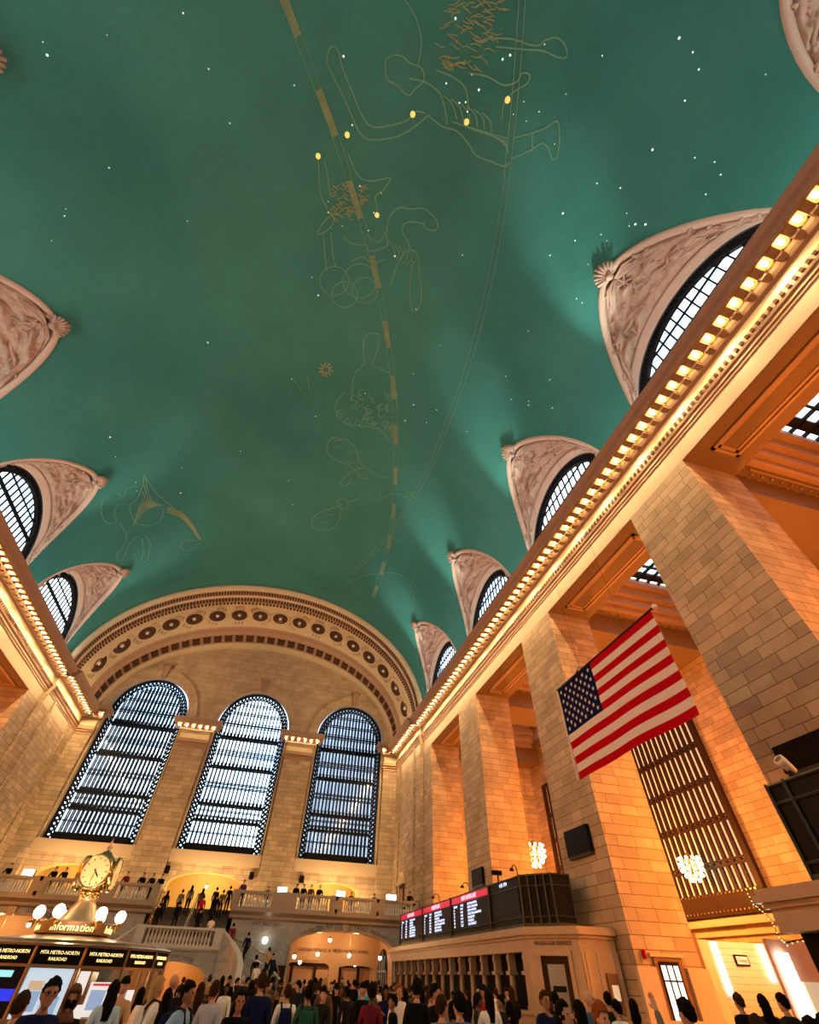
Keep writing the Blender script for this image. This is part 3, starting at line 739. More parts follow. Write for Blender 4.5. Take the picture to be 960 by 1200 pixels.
def balustrade(pa, pb, z, label, n, hz=1.05, m='marble_bal'):
    """straight run between two plan points, with end pedestals"""
    pa, pb = Vector((*pa, z)), Vector((*pb, z)); d = pb-pa; L = d.length; u = d.normalized()
    r = empty('balustrade', label, 'balustrade', 'balustrades of the balcony', kind='structure')
    ang = math.atan2(u.y, u.x)
    T = Matrix.Translation(pa) @ Matrix.Rotation(ang, 4, 'Z')
    def bx(b, x0, y0, z0, x1, y1, z1):
        t = MB().box((x0,y0,z0),(x1,y1,z1)); b.add([tuple(T @ Vector(p)) for p in t.v], t.f)
    b = MB(); bx(b, 0,-.16,0,L,.16,.14); b.build('base_course', m, r)
    b = MB(); bx(b, 0,-.2,.88,L,.2,hz-.03); bx(b, 0,-.16,hz-.03,L,.16,hz); b.build('hand_rail', m, r)
    if True:
        for x in (0, L):
            b = MB(); bx(b, x-.3,-.21,0,x+.3,.21,hz+.02); bx(b, x-.2,-.24,.25,x+.2,.24,.8); b.build('pedestal', m, r)
    for k in range(n):
        p = pa+u*(.45+(L-.9)*(k+.5)/n); baluster((p.x, p.y, z+.14), r)
    return r
segs = [(2.95,6.0,9,'beside the stair well'),(7.3,10.6,12,'left of the passage keystone'),(11.0,14.0,11,'right of the passage keystone'),(14.4,17.6,11,'at the end by the departure board')]
for s in (1, -1):
    for (a, c, n, lb) in segs:
        balustrade((s*a, BY-.1), (s*c, BY-.1), BZ, 'balcony balustrade on the %s half, %s' % ('right' if s > 0 else 'left', lb if s > 0 else {9:'beside the stair well',12:'behind the clock',11:'far end'}[n]), n)
    MB().box((s*6.3, BY-.3, BZ), (s*7.0, BY+.1, BZ+1.1)).box((s*2.75, BY-.3, BZ), (s*2.95, 49.0, BZ+1.05)).build('solid_parapet', 'marble_bal', balc)
text('inscription', 'EAST BALCONY', .3, 'inscr', (5.65, BY-.02, 4.42), (PI/2,0,0), balc)
def arc_text(body, xc, r, zc, a_c, size, y, parent, da=None):
    for i, ch in enumerate(body):
        a = a_c-(i-(len(body)-1)/2)*da
        if ch == ' ': continue
        text('inscribed_letter', ch, size, 'inscr', (xc+r*cos(a), y, zc+r*sin(a)), (PI/2, -(a-PI/2), 0), parent)
RR = 9.5
arc_text('LEXINGTON AVE', 11.7, RR, 4.55-RR, PI/2+.15+.08, .36, BY-.02, balc, .0205)
arc_text('TICKET MACHINES', 11.7, RR, 4.55-RR, PI/2-.23, .36, BY-.02, balc, .0205)
arc_text('LEXINGTON AVE', -11.7, RR, 4.55-RR, PI/2-.23, .36, BY-.02, balc, .0205)
text('inscription', 'GRAYBAR PASSAGE  &  METRO-NORTH TRAINS', .28, 'inscr', (11.7, 51.15, 3.3), (PI/2,0,0), balc)
# lanterns hanging in the two passages
def lantern(x, y, z, label, top=4.45, group='lanterns of the passages'):
    r = empty('hanging_lantern', label, 'lantern', group, loc=(x, y, z))
    MB().tube([(0,0,.2),(0,0,top-z)], .012, 5).build('rod', 'brass_old', r)
    MB().lathe([(.05,.22),(.14,.14),(.16,.1),(.15,.08)], n=10).build('cap', 'brass_old', r, True)
    MB().ball((0,0,0), .14, 10, 7).build('globe', 'globe', r, True)
    return r
for (x, y, z) in ((11.0,49.0,3.85),(10.3,50.2,3.05),(12.9,50.2,3.05),(8.4,49.6,2.85),(9.2,52.5,2.6),(13.9,52.5,2.6),(15.2,48.9,2.95)):
    lantern(x, y, z, 'glowing globe lantern in the right-hand passage under the balcony')
for (x, y, z) in ((-11.0,49.0,3.85),(-13,50.2,3.05)):
    lantern(x, y, z, 'glowing globe lantern in the left-hand passage under the balcony', group='lanterns of the left passage')
lantern(-.3, 59.6, 7.6, 'big bright lantern hanging in the yellow archway above the stairs', 9.2)
lantern(11.4, 60.0, 7.3, 'lantern glowing in the right-hand balcony archway', 9.2)
lantern(-11.4, 60.0, 7.3, 'lantern glowing in the left-hand balcony archway', 9.2)
def floodlight(x, y, label):
    r = empty('floodlight', label, 'floodlight', 'floodlights on the balcony', loc=(x, y, BZ))
    MB().tube([(0,0,0),(0,0,1.0)], .03, 6).lathe([(.2,0),(.2,.04),(.04,.06)], n=10).build('stand', 'iron', r)
    MB().ex_x([(-.12,1.0),(.16,1.0),(.3,1.5),(-.16,1.5)], -.4, .4).build('housing', 'silver', r)
    MB().box((-.36,-.17,1.1),(.36,-.13,1.48)).build('lens', 'flood', r)
for x, lb in ((-14.9,'leftmost floodlight on the balcony at the photo edge'),(-12.2,'white floodlight on the balcony left of the clock'),(6.4,'floodlight standing between stair well and right-hand passage'),(11.2,'floodlight in front of the right-hand balcony arch'),(15.6,'floodlight at the right end of the balcony')):
    floodlight(x, BY+.9, lb)
for x, lb in ((-4.1,'left of the middle archway'),(3.75,'right of the middle archway'),(8.7,'left of the right-hand archway')):
    o = MB().box((x-.2, YE-.3, 8.1), (x+.2, YE-.02, 8.65)).box((x-.05,YE-.05,8.2),(x+.05,YE,8.5)).box((x-.16, YE-.33, 8.15), (x+.16, YE-.3, 8.6)).build('loudspeaker', 'black', label='small black loudspeaker on the wall %s' % lb, cat='loudspeaker', group='wall loudspeakers')

# --- staircase
st = empty('staircase', 'grey marble staircase rising to the balcony in two curved lower flights', 'staircase', kind='structure')
LZ = 2.85
b = MB(); nS = 15
for k in range(nS):
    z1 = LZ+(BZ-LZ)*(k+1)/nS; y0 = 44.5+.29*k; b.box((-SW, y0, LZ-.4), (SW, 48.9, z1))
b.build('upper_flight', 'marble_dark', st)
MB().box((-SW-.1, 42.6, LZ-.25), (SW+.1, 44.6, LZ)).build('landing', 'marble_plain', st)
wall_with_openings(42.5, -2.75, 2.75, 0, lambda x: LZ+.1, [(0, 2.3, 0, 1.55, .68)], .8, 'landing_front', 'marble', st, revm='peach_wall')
b = MB(); b.box((-2.6,46.4,0),(2.6,46.5,2.6)).box((-2.6,43.3,2.4),(2.6,46.5,2.55)); b.build('undercroft', 'peach_wall', st)
MB().box((-2.75,42.42,LZ-.1),(2.75,42.6,LZ+.05)).build('landing_course', 'marble_plain', st)
point('undercroft_lamp', (0, 44.2, 2.1), 150, (1, .5, .16), .15)
arc_text('DINING CONCOURSE', 0, 5, 2.48-5, PI/2, .2, 42.46, st, .033)
lb_ = balustrade((-2.5, 42.55), (2.5, 42.55), LZ, 'balustrade on the stair landing in front of the climbing crowd', 18, hz=1.0, m='marble_light')
for s in (1, -1):
    cx, cy, ri, ro = s*2.75, 40.9, 1.7, 4.1
    pathn = []                                                     # (inner, outer) plan points and height
    NS = 19
    for k in range(NS+1):
        t = k/NS
        if t < .62:
            a = PI/2*(1-t/.62); pi_ = (cx+s*ri*cos(a), cy+ri*sin(a)); po = (cx+s*ro*cos(a), cy+ro*sin(a))
        else:
            q = (t-.62)/.38; pi_ = (cx+s*ri, cy-3.2*q); po = (cx+s*ro, cy-3.2*q)
        pathn.append((pi_, po))
    b = MB()
    for k in range(NS):
        z = LZ*(1-(k+1)/(NS+.5))
        (a0, o0), (a1, o1) = pathn[k], pathn[k+1]
        b.ex_z([a0, o0, o1, a1], 0, max(.05, z))
    b.build('lower_flight', 'marble_plain', st)
    def rail(idx, name, h, thick, m, off=0):
        rows = []
        for k in range(NS+1):
            p = pathn[k][idx]; c = pathn[k][1-idx]; d = Vector((p[0]-c[0], p[1]-c[1])).normalized()
            z = LZ*(1-k/(NS+.5))
            o1 = (p[0]+d.x*thick, p[1]+d.y*thick)
            rows.append([(p[0],p[1],off(z) if off else 0),(p[0],p[1],z+h),(o1[0],o1[1],z+h),(o1[0],o1[1],off(z) if off else 0)])
        return MB().grid(rows, True).add(rows[0]+rows[-1], [(0,1,2,3),(4,5,6,7)]).build(name, m, st)
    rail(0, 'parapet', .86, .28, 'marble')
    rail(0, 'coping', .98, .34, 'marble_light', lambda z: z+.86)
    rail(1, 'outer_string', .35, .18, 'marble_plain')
    rw = []
    for k in range(NS+1):
        p = pathn[k][1]; c = pathn[k][0]; f = .06
        rw.append((p[0]+(c[0]-p[0])*f, p[1]+(c[1]-p[1])*f, LZ*(1-k/(NS+.5))+.85))
    MB().tube(rw, .035, 6).tube([rw[-1], (rw[-1][0], rw[-1][1], 0)], .03, 6).build('brass_handrail', 'brass', st, True)
for x in (-2.6, 0):                                                # brass handrails of the upper flight
    b = MB()
    for dx in (-.06, .06):
        b.tube([(x+dx,44.4,LZ+.85),(x+dx,48.8,BZ+.9),(x+dx,49.3,BZ+.9)], .035, 6)
    for q in (0, .5, 1): b.tube([(x,44.5+4.3*q,LZ+(BZ-LZ)*q),(x,44.5+4.3*q,LZ+.85+(BZ-LZ)*q+.02)], .03, 6)
    b.build('brass_handrail', 'brass', st)
o = empty('wall_lamp', 'bright frosted lamp on the balcony front beside the lower stairs', 'lamp', loc=(5.75, BY-.02, 3.55))
MB().box((-.1,-.08,-.2),(.1,0,.2)).build('bracket', 'brass_old', o); MB().ball((0,-.22,0), .2, 10, 8).build('globe', 'globe', o, True)
o = MB().box((6.7,BY-.05,0),(7.55,BY-.01,2.2)).box((6.6,BY-.1,2.2),(7.65,BY-.01,2.3)).build('door_4', 'iron_brown', kind='structure', label='dark doorway between the stairs and the right-hand passage', cat='door')
MB().box((7.6,BY-.25,0),(7.78,BY,3.25)).build('trim_31', 'marble_tan', kind='structure', label='pale upright post at the left edge of the passage', cat='post')

# ------------------------------------------------------------------ ticket offices
def ticket_office(poly, y0, y1, xf, label, ncol, zt=3.42):
    """poly: plan outline; windows between columns along the front plane xf from y0 to y1"""
    r = empty('ticket_office', label, 'ticket office', kind='structure')
    def off(P, d):                                                 # outward offset of an open outline by simple mitre
        out = []
        n = len(P)
        for i, p in enumerate(P):
            e = []
            for a, c in (((i-1), i), (i, (i+1))):
                if a < 0 or c >= n: continue
                v = Vector((P[c][0]-P[a][0], P[c][1]-P[a][1])).normalized(); e.append(Vector((v.y, -v.x)))
            nn = e[0] if len(e) == 1 else (e[0]+e[1])/(1+e[0].dot(e[1]))
            out.append((p[0]+nn.x*d, p[1]+nn.y*d))
        return out
    q = sum(poly[i][0]*poly[(i+1) % len(poly)][1]-poly[(i+1) % len(poly)][0]*poly[i][1] for i in range(len(poly)))
    sg = 1 if q > 0 else -1
    for (d, za, zb, m, nm) in ((.14,0,.25,'marble_tan','plinth'),(.0,.25,1.0,'marble_tan','dado'),(.1,1.0,1.1,'marble_tan','counter_ledge'),(.0,2.7,3.15,'marble_tan','frieze'),(.08,3.08,3.18,'marble_tan','fillet'),(.2,3.18,3.32,'marble_tan','cornice'),(.12,3.32,zt,'marble_tan','coping')):
        MB().ex_z(off(poly, sg*d), za, zb).build(nm, m, r)
    # dark recess and columns
    pin = [(x+.55 if abs(x-xf) < .02 else x, y) for x, y in poly]
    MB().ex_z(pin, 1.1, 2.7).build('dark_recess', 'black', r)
    n = ncol; st_ = (y1-y0)/n
    for k in range(n+1):
        y = y0+k*st_
        b = MB()
        b.lathe([(.17,1.1),(.17,1.2),(.13,1.24),(.125,1.95),(.11,2.05)], c=(xf+.22, y, 0), n=10)
        b.box((xf+.03,y-.2,2.05),(xf+.41,y+.2,2.16)); b.box((xf+.1,y-.1,2.16),(xf+.4,y+.1,2.72))
        b.ball((xf+.09,y,2.54), .075, 6, 5, (1,1,1.6))
        b.build('column', 'marble_tan', r)
    return r, off, sg
A_poly = [(18.2,21.05),(16.6,21.05),(15.2,22.7),(15.2,45.2),(18.2,45.2)]
to, off_, sg_ = ticket_office(A_poly, 23.4, 44.6, 15.2, 'tan marble ticket office under the lit departure board', 14)
MB().box((15.2,22.72,1.1),(15.75,23.25,2.7)).build('end_pier', 'marble_tan', to)
# chamfer with its door, and return wall with pilasters
ch0, ch1 = Vector((15.2,22.7,0)), Vector((16.6,21.05,0)); chd = (ch1-ch0).normalized(); chn = Vector((-chd.y, chd.x, 0)); chn = -chn if chn.y > 0 else chn
def chq(u, z, d): p = ch0+chd*u+chn*d; return (p.x, p.y, z)
Lc = (ch1-ch0).length
def chbox(b, u0, u1, z0, z1, d0, d1): b.add([chq(u,z,d) for z in (z0,z1) for u, d in ((u0,d0),(u1,d0),(u1,d1),(u0,d1))], [(0,1,2,3),(4,5,6,7),(0,1,5,4),(1,2,6,5),(2,3,7,6),(3,0,4,7)])
b = MB(); chbox(b, 0,.5,1.1,2.7,-.1,.02); chbox(b, Lc-.5,Lc,1.1,2.7,-.1,.02); chbox(b, .38,.52,0,2.72,0,.1); chbox(b, Lc-.52,Lc-.38,0,2.72,0,.1); chbox(b,.38,Lc-.38,2.58,2.74,0,.12); b.build('door_surround', 'marble_tan', to)
d = empty('door_2', 'glazed door of the ticket office under carved lettering', 'door', kind='structure')
b = MB(); chbox(b, .52,.62,0,2.58,-.02,.06); chbox(b, Lc-.62,Lc-.52,0,2.58,-.02,.06); chbox(b,.52,Lc-.52,2.45,2.58,-.02,.06); b.build('door_frame', 'iron_brown', d)
b = MB(); chbox(b, .62,Lc-.62,0.02,2.45,0,.03); b.build('door_leaf', 'iron_brown', d)
b = MB(); chbox(b, .74,Lc-.74,.15,2.35,.03,.036); b.build('door_glass', mat('grey_door_glass', (.22,.21,.19), .15), d)
b = MB(); chbox(b, .85,Lc-.8,1.62,1.78,.036,.05); b.build('door_plate', 'black', d)
rz = math.atan2(chd.y, chd.x)
p = chq(Lc/2, 2.93, .02); text('inscription', 'PASSENGER SERVICE', .17, 'inscr', p, (PI/2,0,rz), to)
b = MB()
for x in (16.72, 17.2, 17.95): b.box((x, 20.97, 0), (x+.2, 21.06, 2.7))
b.box((16.6,21.0,1.1),(18.2,21.08,2.7)); b.build('return_pilaster', 'marble_tan', to)
o = empty('notice_board', 'dark carved wooden notice frame on the ticket office side wall', 'notice board')
MB().box((17.45,20.9,1.15),(17.93,20.96,2.15)).build('frame', 'wood', o); MB().box((17.55,20.885,1.45),(17.83,20.9,1.85)).build('notice', 'poster_tan', o)
B_poly = [(18.2,-8),(15.2,-8),(15.2,10.5),(18.2,10.5)]
to2, _, _ = ticket_office(B_poly, -7.5, 9.3, 15.2, 'second tan marble ticket office at the right photo edge', 10)
# glowing beads standing in for the lit far edge of the second office
fl = MB()
rnd = random.Random(3)
pts = [(15.0,10.74,3.4),(15.02,10.73,3.2),(15.1,10.64,3.1),(15.16,10.56,2.9),(15.17,10.56,2.65),(15.3,10.56,2.55),(15.8,10.56,2.62),(16.6,10.56,2.5)]
fl = empty('lit_edge_beads', 'row of glowing beads imitating the lit corner edge of the second office', 'lit edge')
MB().tube(pts, .012, 4).build('bead_wire', 'iron', fl)
for i in range(22):
    f = i/21*(len(pts)-1); j = min(len(pts)-2, int(f)); p = Vector(pts[j]).lerp(Vector(pts[j+1]), f-j); MB().ball((p.x,p.y,p.z-.03+rnd.uniform(-.02,.02)), .015, 6, 4).build('edge_bead', 'sign_gold', fl)

# ------------------------------------------------------------------ departure boards
def departure_board(x0, ya, yb, z0, z1, label, cf, dirn):
    """casing along the office top from ya (near, chamfered) to yb (far)"""
    r = empty('departure_board', label, 'departure board')
    P = [(x0, yb), (x0, ya), (x0+.95, ya-dirn*1.1*cf), (x0+1.9, ya-dirn*1.1*cf), (x0+1.9, yb)]
    MB().ex_z(P, z0+.12, z1).build('casing', 'board', r)
    MB().ex_z([(x0-.06,yb),(x0-.06,ya),(x0+.92,ya-dirn*(1.1*cf+.06)),(x0+1.9,ya-dirn*(1.1*cf+.06)),(x0+1.9,yb)], z0, z0+.14).build('base_rail', 'frame_grey', r)
    b = MB()
    E_ = [(x0-.05, yb), (x0-.05, ya), (x0+.92, ya-dirn*(1.1*cf+.05)), (x0+1.85, ya-dirn*(1.1*cf+.05))]
    for z in (z1-.05, z1-.42, z0+.34):
        for a, c in zip(E_[:-1], E_[1:]): b.tube([(a[0],a[1],z),(c[0],c[1],z)], .03, 4)
    for (x, y) in E_[1:]+([(x0+.2, ya-dirn*.32),(x0+.45, ya-dirn*.62),(x0+.7, ya-dirn*.9)] if cf else [(x0-.05, ya-.5), (x0-.05, ya-2.1)]): b.tube([(x,y,z0),(x,y,z1)], .045, 4)
    n = int(abs(yb-ya)/5.7)
    for k in range(1, n+2):
        y = ya+dirn*min(abs(yb-ya), 3.6+5.7*(k-1)); b.tube([(x0-.05,y,z0),(x0-.05,y,z1)], .05, 4)
    b.build('frame_bars', 'frame_grey', r)
    return r
rb = departure_board(15.6, 23.4, 44.2, 3.44, 5.22, 'long lit departure board with red headers on the ticket office roof', 1, 1)
RZ = -PI/2
def brd(y, z, body, size, m, al='LEFT', xs=1): return text('screen_text', body, size, m, (15.575, y, z), (PI/2, 0, RZ), rb, al, .002, xs)
hdr = ['HUDSON', 'HARLEM', 'NEW HAVEN']
rowsx = ['CROTON-HARMON','POUGHKEEPSIE','STAMFORD','NEW HAVEN','SOUTHEAST','NORTH WHITE PLAINS','MOUNT KISCO','CRESTWOOD','WASSAIC','NEW CANAAN','DANBURY','YONKERS','TARRYTOWN','BEACON']
rnd = random.Random(11)
for k in range(3):
    yl = 44.0-5.75*k; yr = yl-5.5
    s_ = empty('screen'); s_.parent = rb
    MB().box((15.56,yr,3.85),(15.62,yl,5.05)).build('screen_panel', 'scr_black', s_)
    MB().box((15.55,yr,4.86),(15.6,yl,5.14)).build('screen_header', 'scr_red', s_)
    text('screen_text', hdr[k]+' LINE', .27, 'scr_pink', (15.535, (yl+yr)/2, 5.0), (PI/2,0,RZ), s_, 'CENTER', .002)
    for i in range(7):
        z = 4.72-.135*i
        if i == 0: body = 'TRK TIME TO'
        text('screen_text', 'TRACK' if i == 0 else '%d' % rnd.randint(11,42), .14, 'scr_text', (15.545, yl-.3, z), (PI/2,0,RZ), s_, 'LEFT', .002, 1.4)
        text('screen_text', 'TIME' if i == 0 else '%d:%02d' % (4+i//4, rnd.randint(30,59) if i < 4 else rnd.randint(0,29)), .14, 'scr_text', (15.545, yl-1.4, z), (PI/2,0,RZ), s_, 'LEFT', .002, 1.6)
        text('screen_text', 'DESTINATION' if i == 0 else rnd.choice(rowsx), .14, 'scr_text', (15.545, yl-2.5, z), (PI/2,0,RZ), s_, 'LEFT', .002, 1.5)
s_ = empty('screen'); s_.parent = rb
MB().box((15.57,23.7,3.95),(15.62,26.5,4.85)).build('screen_panel', 'scr_black', s_)
text('screen_text', '4:31 PM', .2, 'scr_text', (15.55, 25.2, 5.02), (PI/2,0,RZ), s_, 'CENTER', .002, 1.3)
def spot_lamp(x, y, z, label, a=0):
    r = empty('spot_lamp', label, 'lamp', 'gooseneck lamps on the departure boards', loc=(x,y,z), rz=a)
    MB().tube([(0,0,0),(0,0,.28),(-.1,0,.42),(-.3,0,.42),(-.4,0,.3)], .028, 6).build('gooseneck', 'frame_grey', r, True)
    MB().lathe([(.05,.32),(.12,.22),(.13,.2)], c=(-.42,0,0), n=8).build('lamp_shade', 'iron', r)
for y in (42.5,39.8,35.5,30.2): spot_lamp(15.8, y, 5.22, 'small gooseneck lamp on top of the lit departure board')
spot_lamp(15.9, 24.2, 5.22, 'small gooseneck lamp above the black end of the departure board', .5)
o = empty('security_camera', 'small camera on a bracket above the departure board', 'camera', loc=(15.9,26.4,5.22))
MB().tube([(0,0,0),(0,0,.35)], .04, 6).build('bracket', 'iron', o); MB().box((-.3,-.1,.35),(.2,.1,.52)).box((-.34,-.06,.38),(-.3,.06,.49)).build('housing', 'black', o)
rb2 = departure_board(15.6, 9.4, -7.5, 3.44, 5.32, 'dark unlit board frame on the second ticket office at the right photo edge', 0, -1)
MB().box((15.55,-7.3,4.2),(15.6,6.0,4.95)).build('screen_panel', 'scr_black', rb2)
o = empty('spotlight', 'white spotlight clamped on the corner of the right-hand board', 'spotlight', loc=(15.75,8.75,5.32))
MB().tube([(0,0,0),(0,0,.16)], .03, 6).build('clamp', 'iron', o)
MB().lathe([(0,-.2),(.08,-.2),(.1,-.1),(.13,.12),(.13,.2),(.1,.2)], n=12, M4=Matrix.Translation((0,0,.28)) @ Matrix.Rotation(-.9, 4, 'Y')).build('lamp_head', 'white', o, True)
for (y0, y1, z0, z1, lb) in ((21.05,23.0,5.92,6.92,'black square loudspeaker panel on the pier below the flag'),(33.55,35.3,6.1,6.95,'black square loudspeaker panel on the pier behind the departure board'),(7.75,10.6,6.15,6.85,'black loudspeaker panel on the nearest pier at the right photo edge')):
    r = empty('loudspeaker', lb, 'loudspeaker', 'square panels on the piers')
    MB().box((W-.22,y0,z0),(W-.02,y1,z1)).build('front', 'black', r); MB().box((W-.2,y0+.05,z0-.1),(W,y1-.05,z0)).build('bracket', 'frame_grey', r)

# ------------------------------------------------------------------ aisle: tall bronze grilles, chandeliers
def grille(yc, idx, label):
    w = empty('window_%d' % idx, label, 'window', kind='structure')
    X, y0, y1, z0, z1 = 30.35, yc-3.9, yc+3.9, 5.0, 15.2
    b = MB()
    n = 15
    for k in range(n+1):
        y = y0+(y1-y0)*k/n; b.box((X-.1,y-.12,z0),(X+.05,y+.12,z1))
    for z in (6.9,8.9,10.9,12.9):
        b.box((X-.14,y0,z-.16),(X+.05,y1,z-.07)).box((X-.14,y0,z+.07),(X+.05,y1,z+.16))
        for k in range(n): b.tube([(X-.05,y0+(y1-y0)*(k+.1)/n,z-.07),(X-.05,y0+(y1-y0)*(k+.9)/n,z+.07)], .04, 4)
    b.build('grille_bars', 'iron_brown', w)
    b = MB(); b.box((X-.2,y0-.3,z0-.3),(X+.1,y1+.3,z0+.7)).box((X-.18,y0-.35,z0),(X+.08,y0,z1)).box((X-.18,y1,z0),(X+.08,y1+.35,z1)).box((X-.2,y0-.36,z1),(X+.1,y1+.36,z1+.3)).build('bronze_frame', 'iron_brown', w)
    b = MB()
    for k in range(26):
        y = y0+(y1-y0)*(k+.5)/26
        for z in (z0-.12,z0+.62): b.box((X-.25,y-.035,z-.035),(X-.2,y+.035,z+.035))
    b.build('stud_course', 'brass', w)
    MB().box((X+.06,y0,z0),(X+.12,y1,z1)).build('lit_panes', lamp_mat('lamplit_cream_panes', (.80,.55,.30), .8, False) if 'lamplit_cream_panes' not in bpy.data.materials else bpy.data.materials['lamplit_cream_panes'], w)
    b = MB()
    for (z, d, h) in ((4.3,.35,.3),(3.9,.2,.2),(3.3,.12,.12)): b.box((30.5-d,y0-.6,z),(30.5,y1+.6,z+h))
    b.build('sill_mouldings', 'stone_plain', w)
for yc, lb, i in ((28.15,'tall bronze grille glowing behind the flag',40),(40.35,'tall bronze grille in the aisle behind the departure board',41),(15.8,'tall bronze grille in the aisle behind the nearest pier',42)):
    grille(yc, i, lb)
gl_me = MB().ball((0,0,0), .15, 8, 6).build('lamp_globe', 'globe', smooth=True)
def gl_globe(p, r, first=[1]):
    o = gl_me if first else gl_me.copy()
    if first: first.pop()
    else: C.objects.link(o)
    o.location = p; o.parent = r
def chandelier(x, y, z, label, k_=1.0, top=18.9):
    r = empty('chandelier', label, 'chandelier', 'chandeliers of the aisle', loc=(x,y,z))
    r.scale = (k_, k_, k_); top = z+(top-z)/k_
    MB().lathe([(.05,1.5),(.3,1.3),(.2,1.1),(.55,.9),(.6,.75),(.35,.5),(.75,.2),(.85,.0),(.6,-.3),(.3,-.7),(.05,-.95)], n=14).build('body', 'brass', r, True)
    MB().tube([(0,0,1.5),(0,0,top-z)], .03, 6).build('chain', 'brass_old', r)
    for (rr, zz, n) in ((1.0,.95,10),(1.15,.45,12),(1.1,-.05,12),(.85,-.5,9),(.45,-.9,5)):
        for k in range(n):
            a = 2*PI*k/n; gl_globe((rr*cos(a),rr*sin(a),zz), r)
for (x, y, z, k_, lb) in ((26,40.5,9.0,.72,'chandelier of bare globes shining behind the departure board'),(29.2,27.4,6.7,.55,'chandelier shining in front of the bronze grille under the flag'),(26,15.8,9.0,.72,'chandelier in the aisle behind the nearest pier'),(26,3.3,9.0,.72,'chandelier in the aisle at the right photo edge')):
    chandelier(x, y, z, lb, k_)
AISLE = (1, .285, .025)
for yc in (-9.15, 3.3, 15.8, 28.15, 40.35):
    for s in (1, -1):
        if s < 0 and yc < 3: continue
        point('aisle_chandelier_light', (s*25.2, yc, 6.6), 4800, AISLE, .5)

# doorway with bright panes in the side of the pier, by the notice frame
d = empty('door_3', 'brown door with bright white panes in the pier side', 'door', kind='structure')
y = 20.06
b = MB(); b.box((19.02,y-.05,.95),(20.28,y,2.62)).build('door_frame', 'wood', d)
b = MB(); b.box((19.2,y-.07,1.0),(20.05,y-.05,2.42)).build('lit_panes', lamp_mat('white_lit_panes', (.86,.9,.95), 1.0, False), d)
b = MB()
for x in (19.2,19.48,19.76,20.03): b.box((x-.02,y-.1,1.0),(x+.02,y-.06,2.42))
b.box((19.2,y-.1,1.98),(20.05,y-.06,2.02)).box((19.2,y-.1,2.4),(20.05,y-.06,2.5)).build('glazing_bars', 'iron', d)
b = MB(); b.box((18.15,19.92,1.05),(18.98,20.1,2.35)).box((20.35,19.92,1.05),(21.3,20.1,2.35)).box((18.1,19.86,.9),(21.3,20.1,1.05)).box((18.9,19.97,2.62),(20.4,20.1,2.72)).build('dado_block', 'stone_plain', wall_s)
o = MB().box((18.62,19.98,2.55),(18.72,20.09,2.8)).box((18.64,19.94,2.58),(18.7,19.98,2.77)).build('alarm_box', 'red', label='small red alarm box on the pier beside the ticket office', cat='alarm')

# ------------------------------------------------------------------ shop stall in the opening
sh = empty('shop_stall', 'bright pink-boarded shop stall under strip lights at the right', 'stall')
b = MB()
for i in range(16): b.box((21.9,20.62,.2*i),(28.5,20.66,.2*i+.19))
b.build('board_wall', mat('pink_boards', (.62,.40,.29), .6), sh)
MB().box((21.3,20.3,0),(21.55,20.75,3.35)).build('corner_post', 'wood', sh)
MB().box((21.55,20.5,0),(22.2,20.62,3.2)).build('side_panel', mat('cream_panel', (.72,.52,.36), .5), sh)
for x, z0 in ((22.55,1.7),(24.88,2.1)): MB().box((x-.08,20.5,z0),(x+.08,20.6,3.15)).build('strip_light', 'tube', sh)
MB().box((23.35,20.55,2.5),(24.0,20.6,2.82)).build('name_board', 'black', sh); MB().box((23.4,20.545,2.55),(23.95,20.55,2.77)).build('name_plate', 'poster_tan', sh)
text('sign_text', 'Change', .16, 'black', (23.67,20.54,2.66), (PI/2,0,0), sh)
MB().box((22.3,19.2,0),(24.6,19.8,1.12)).build('counter', 'peach_wall', sh); MB().box((22.25,19.1,1.12),(24.65,19.85,1.18)).build('counter_top', 'wood', sh)
o = empty('display_case', 'orange lit pastry display case in the stall', 'display case')
MB().box((25.3,19.6,0),(27.6,20.4,1.1)).build('base', 'peach_wall', o)
b = MB()
for z in (1.1,1.5,1.9): b.box((25.3,19.6,z),(27.6,20.4,z+.04))
b.build('shelf', 'wood', o); MB().box((25.3,20.36,1.1),(27.6,20.4,2.0)).build('back_panel', lamp_mat('lit_orange_case', (1,.42,.08), .9, False), o)
for k in range(12):
    x = 25.5+.35*(k % 6); z = 1.14+.4*(k//6)
    q = MB().ball((x,19.95,z+.1), .13, 8, 6, (1,.8,.75)).build('bread_loaf', mat('golden_bread', (.55,.28,.08), .7) if 'golden_bread' not in bpy.data.materials else bpy.data.materials['golden_bread'], smooth=True)
    tag(q, 'golden loaf in the lit display case, %s shelf' % ('lower' if k < 6 else 'upper'), 'bread', 'loaves on the %s shelf' % ('lower' if k < 6 else 'upper'))
o = empty('menu_board', 'dark upright menu board in the shop stall', 'menu board'); MB().box((25.2,20.5,1.5),(25.75,20.58,2.5)).build('panel', 'black', o); MB().box((25.28,20.49,2.2),(25.6,20.5,2.4)).build('menu_text', 'poster_white', o)
o = empty('lit_sign_pylon', 'tall lit strip on a pink board at the right photo edge', 'light strip', loc=(0,0,0))
MB().box((16.9,12.62,0),(18.6,12.7,2.75)).build('backboard', mat('pink_board', (.62,.36,.27), .6), o); MB().box((17.05,12.5,.7),(17.35,12.62,2.5)).build('tube', 'tube', o); MB().box((17.5,12.56,.9),(18.4,12.62,2.0)).build('lit_picture', 'poster_tan', o)
point('stall_light', (23.6,19.6,2.9), 60, (1,.66,.36), .15); point('stall_light', (25.6,19.5,2.9), 50, (1,.65,.35), .15)
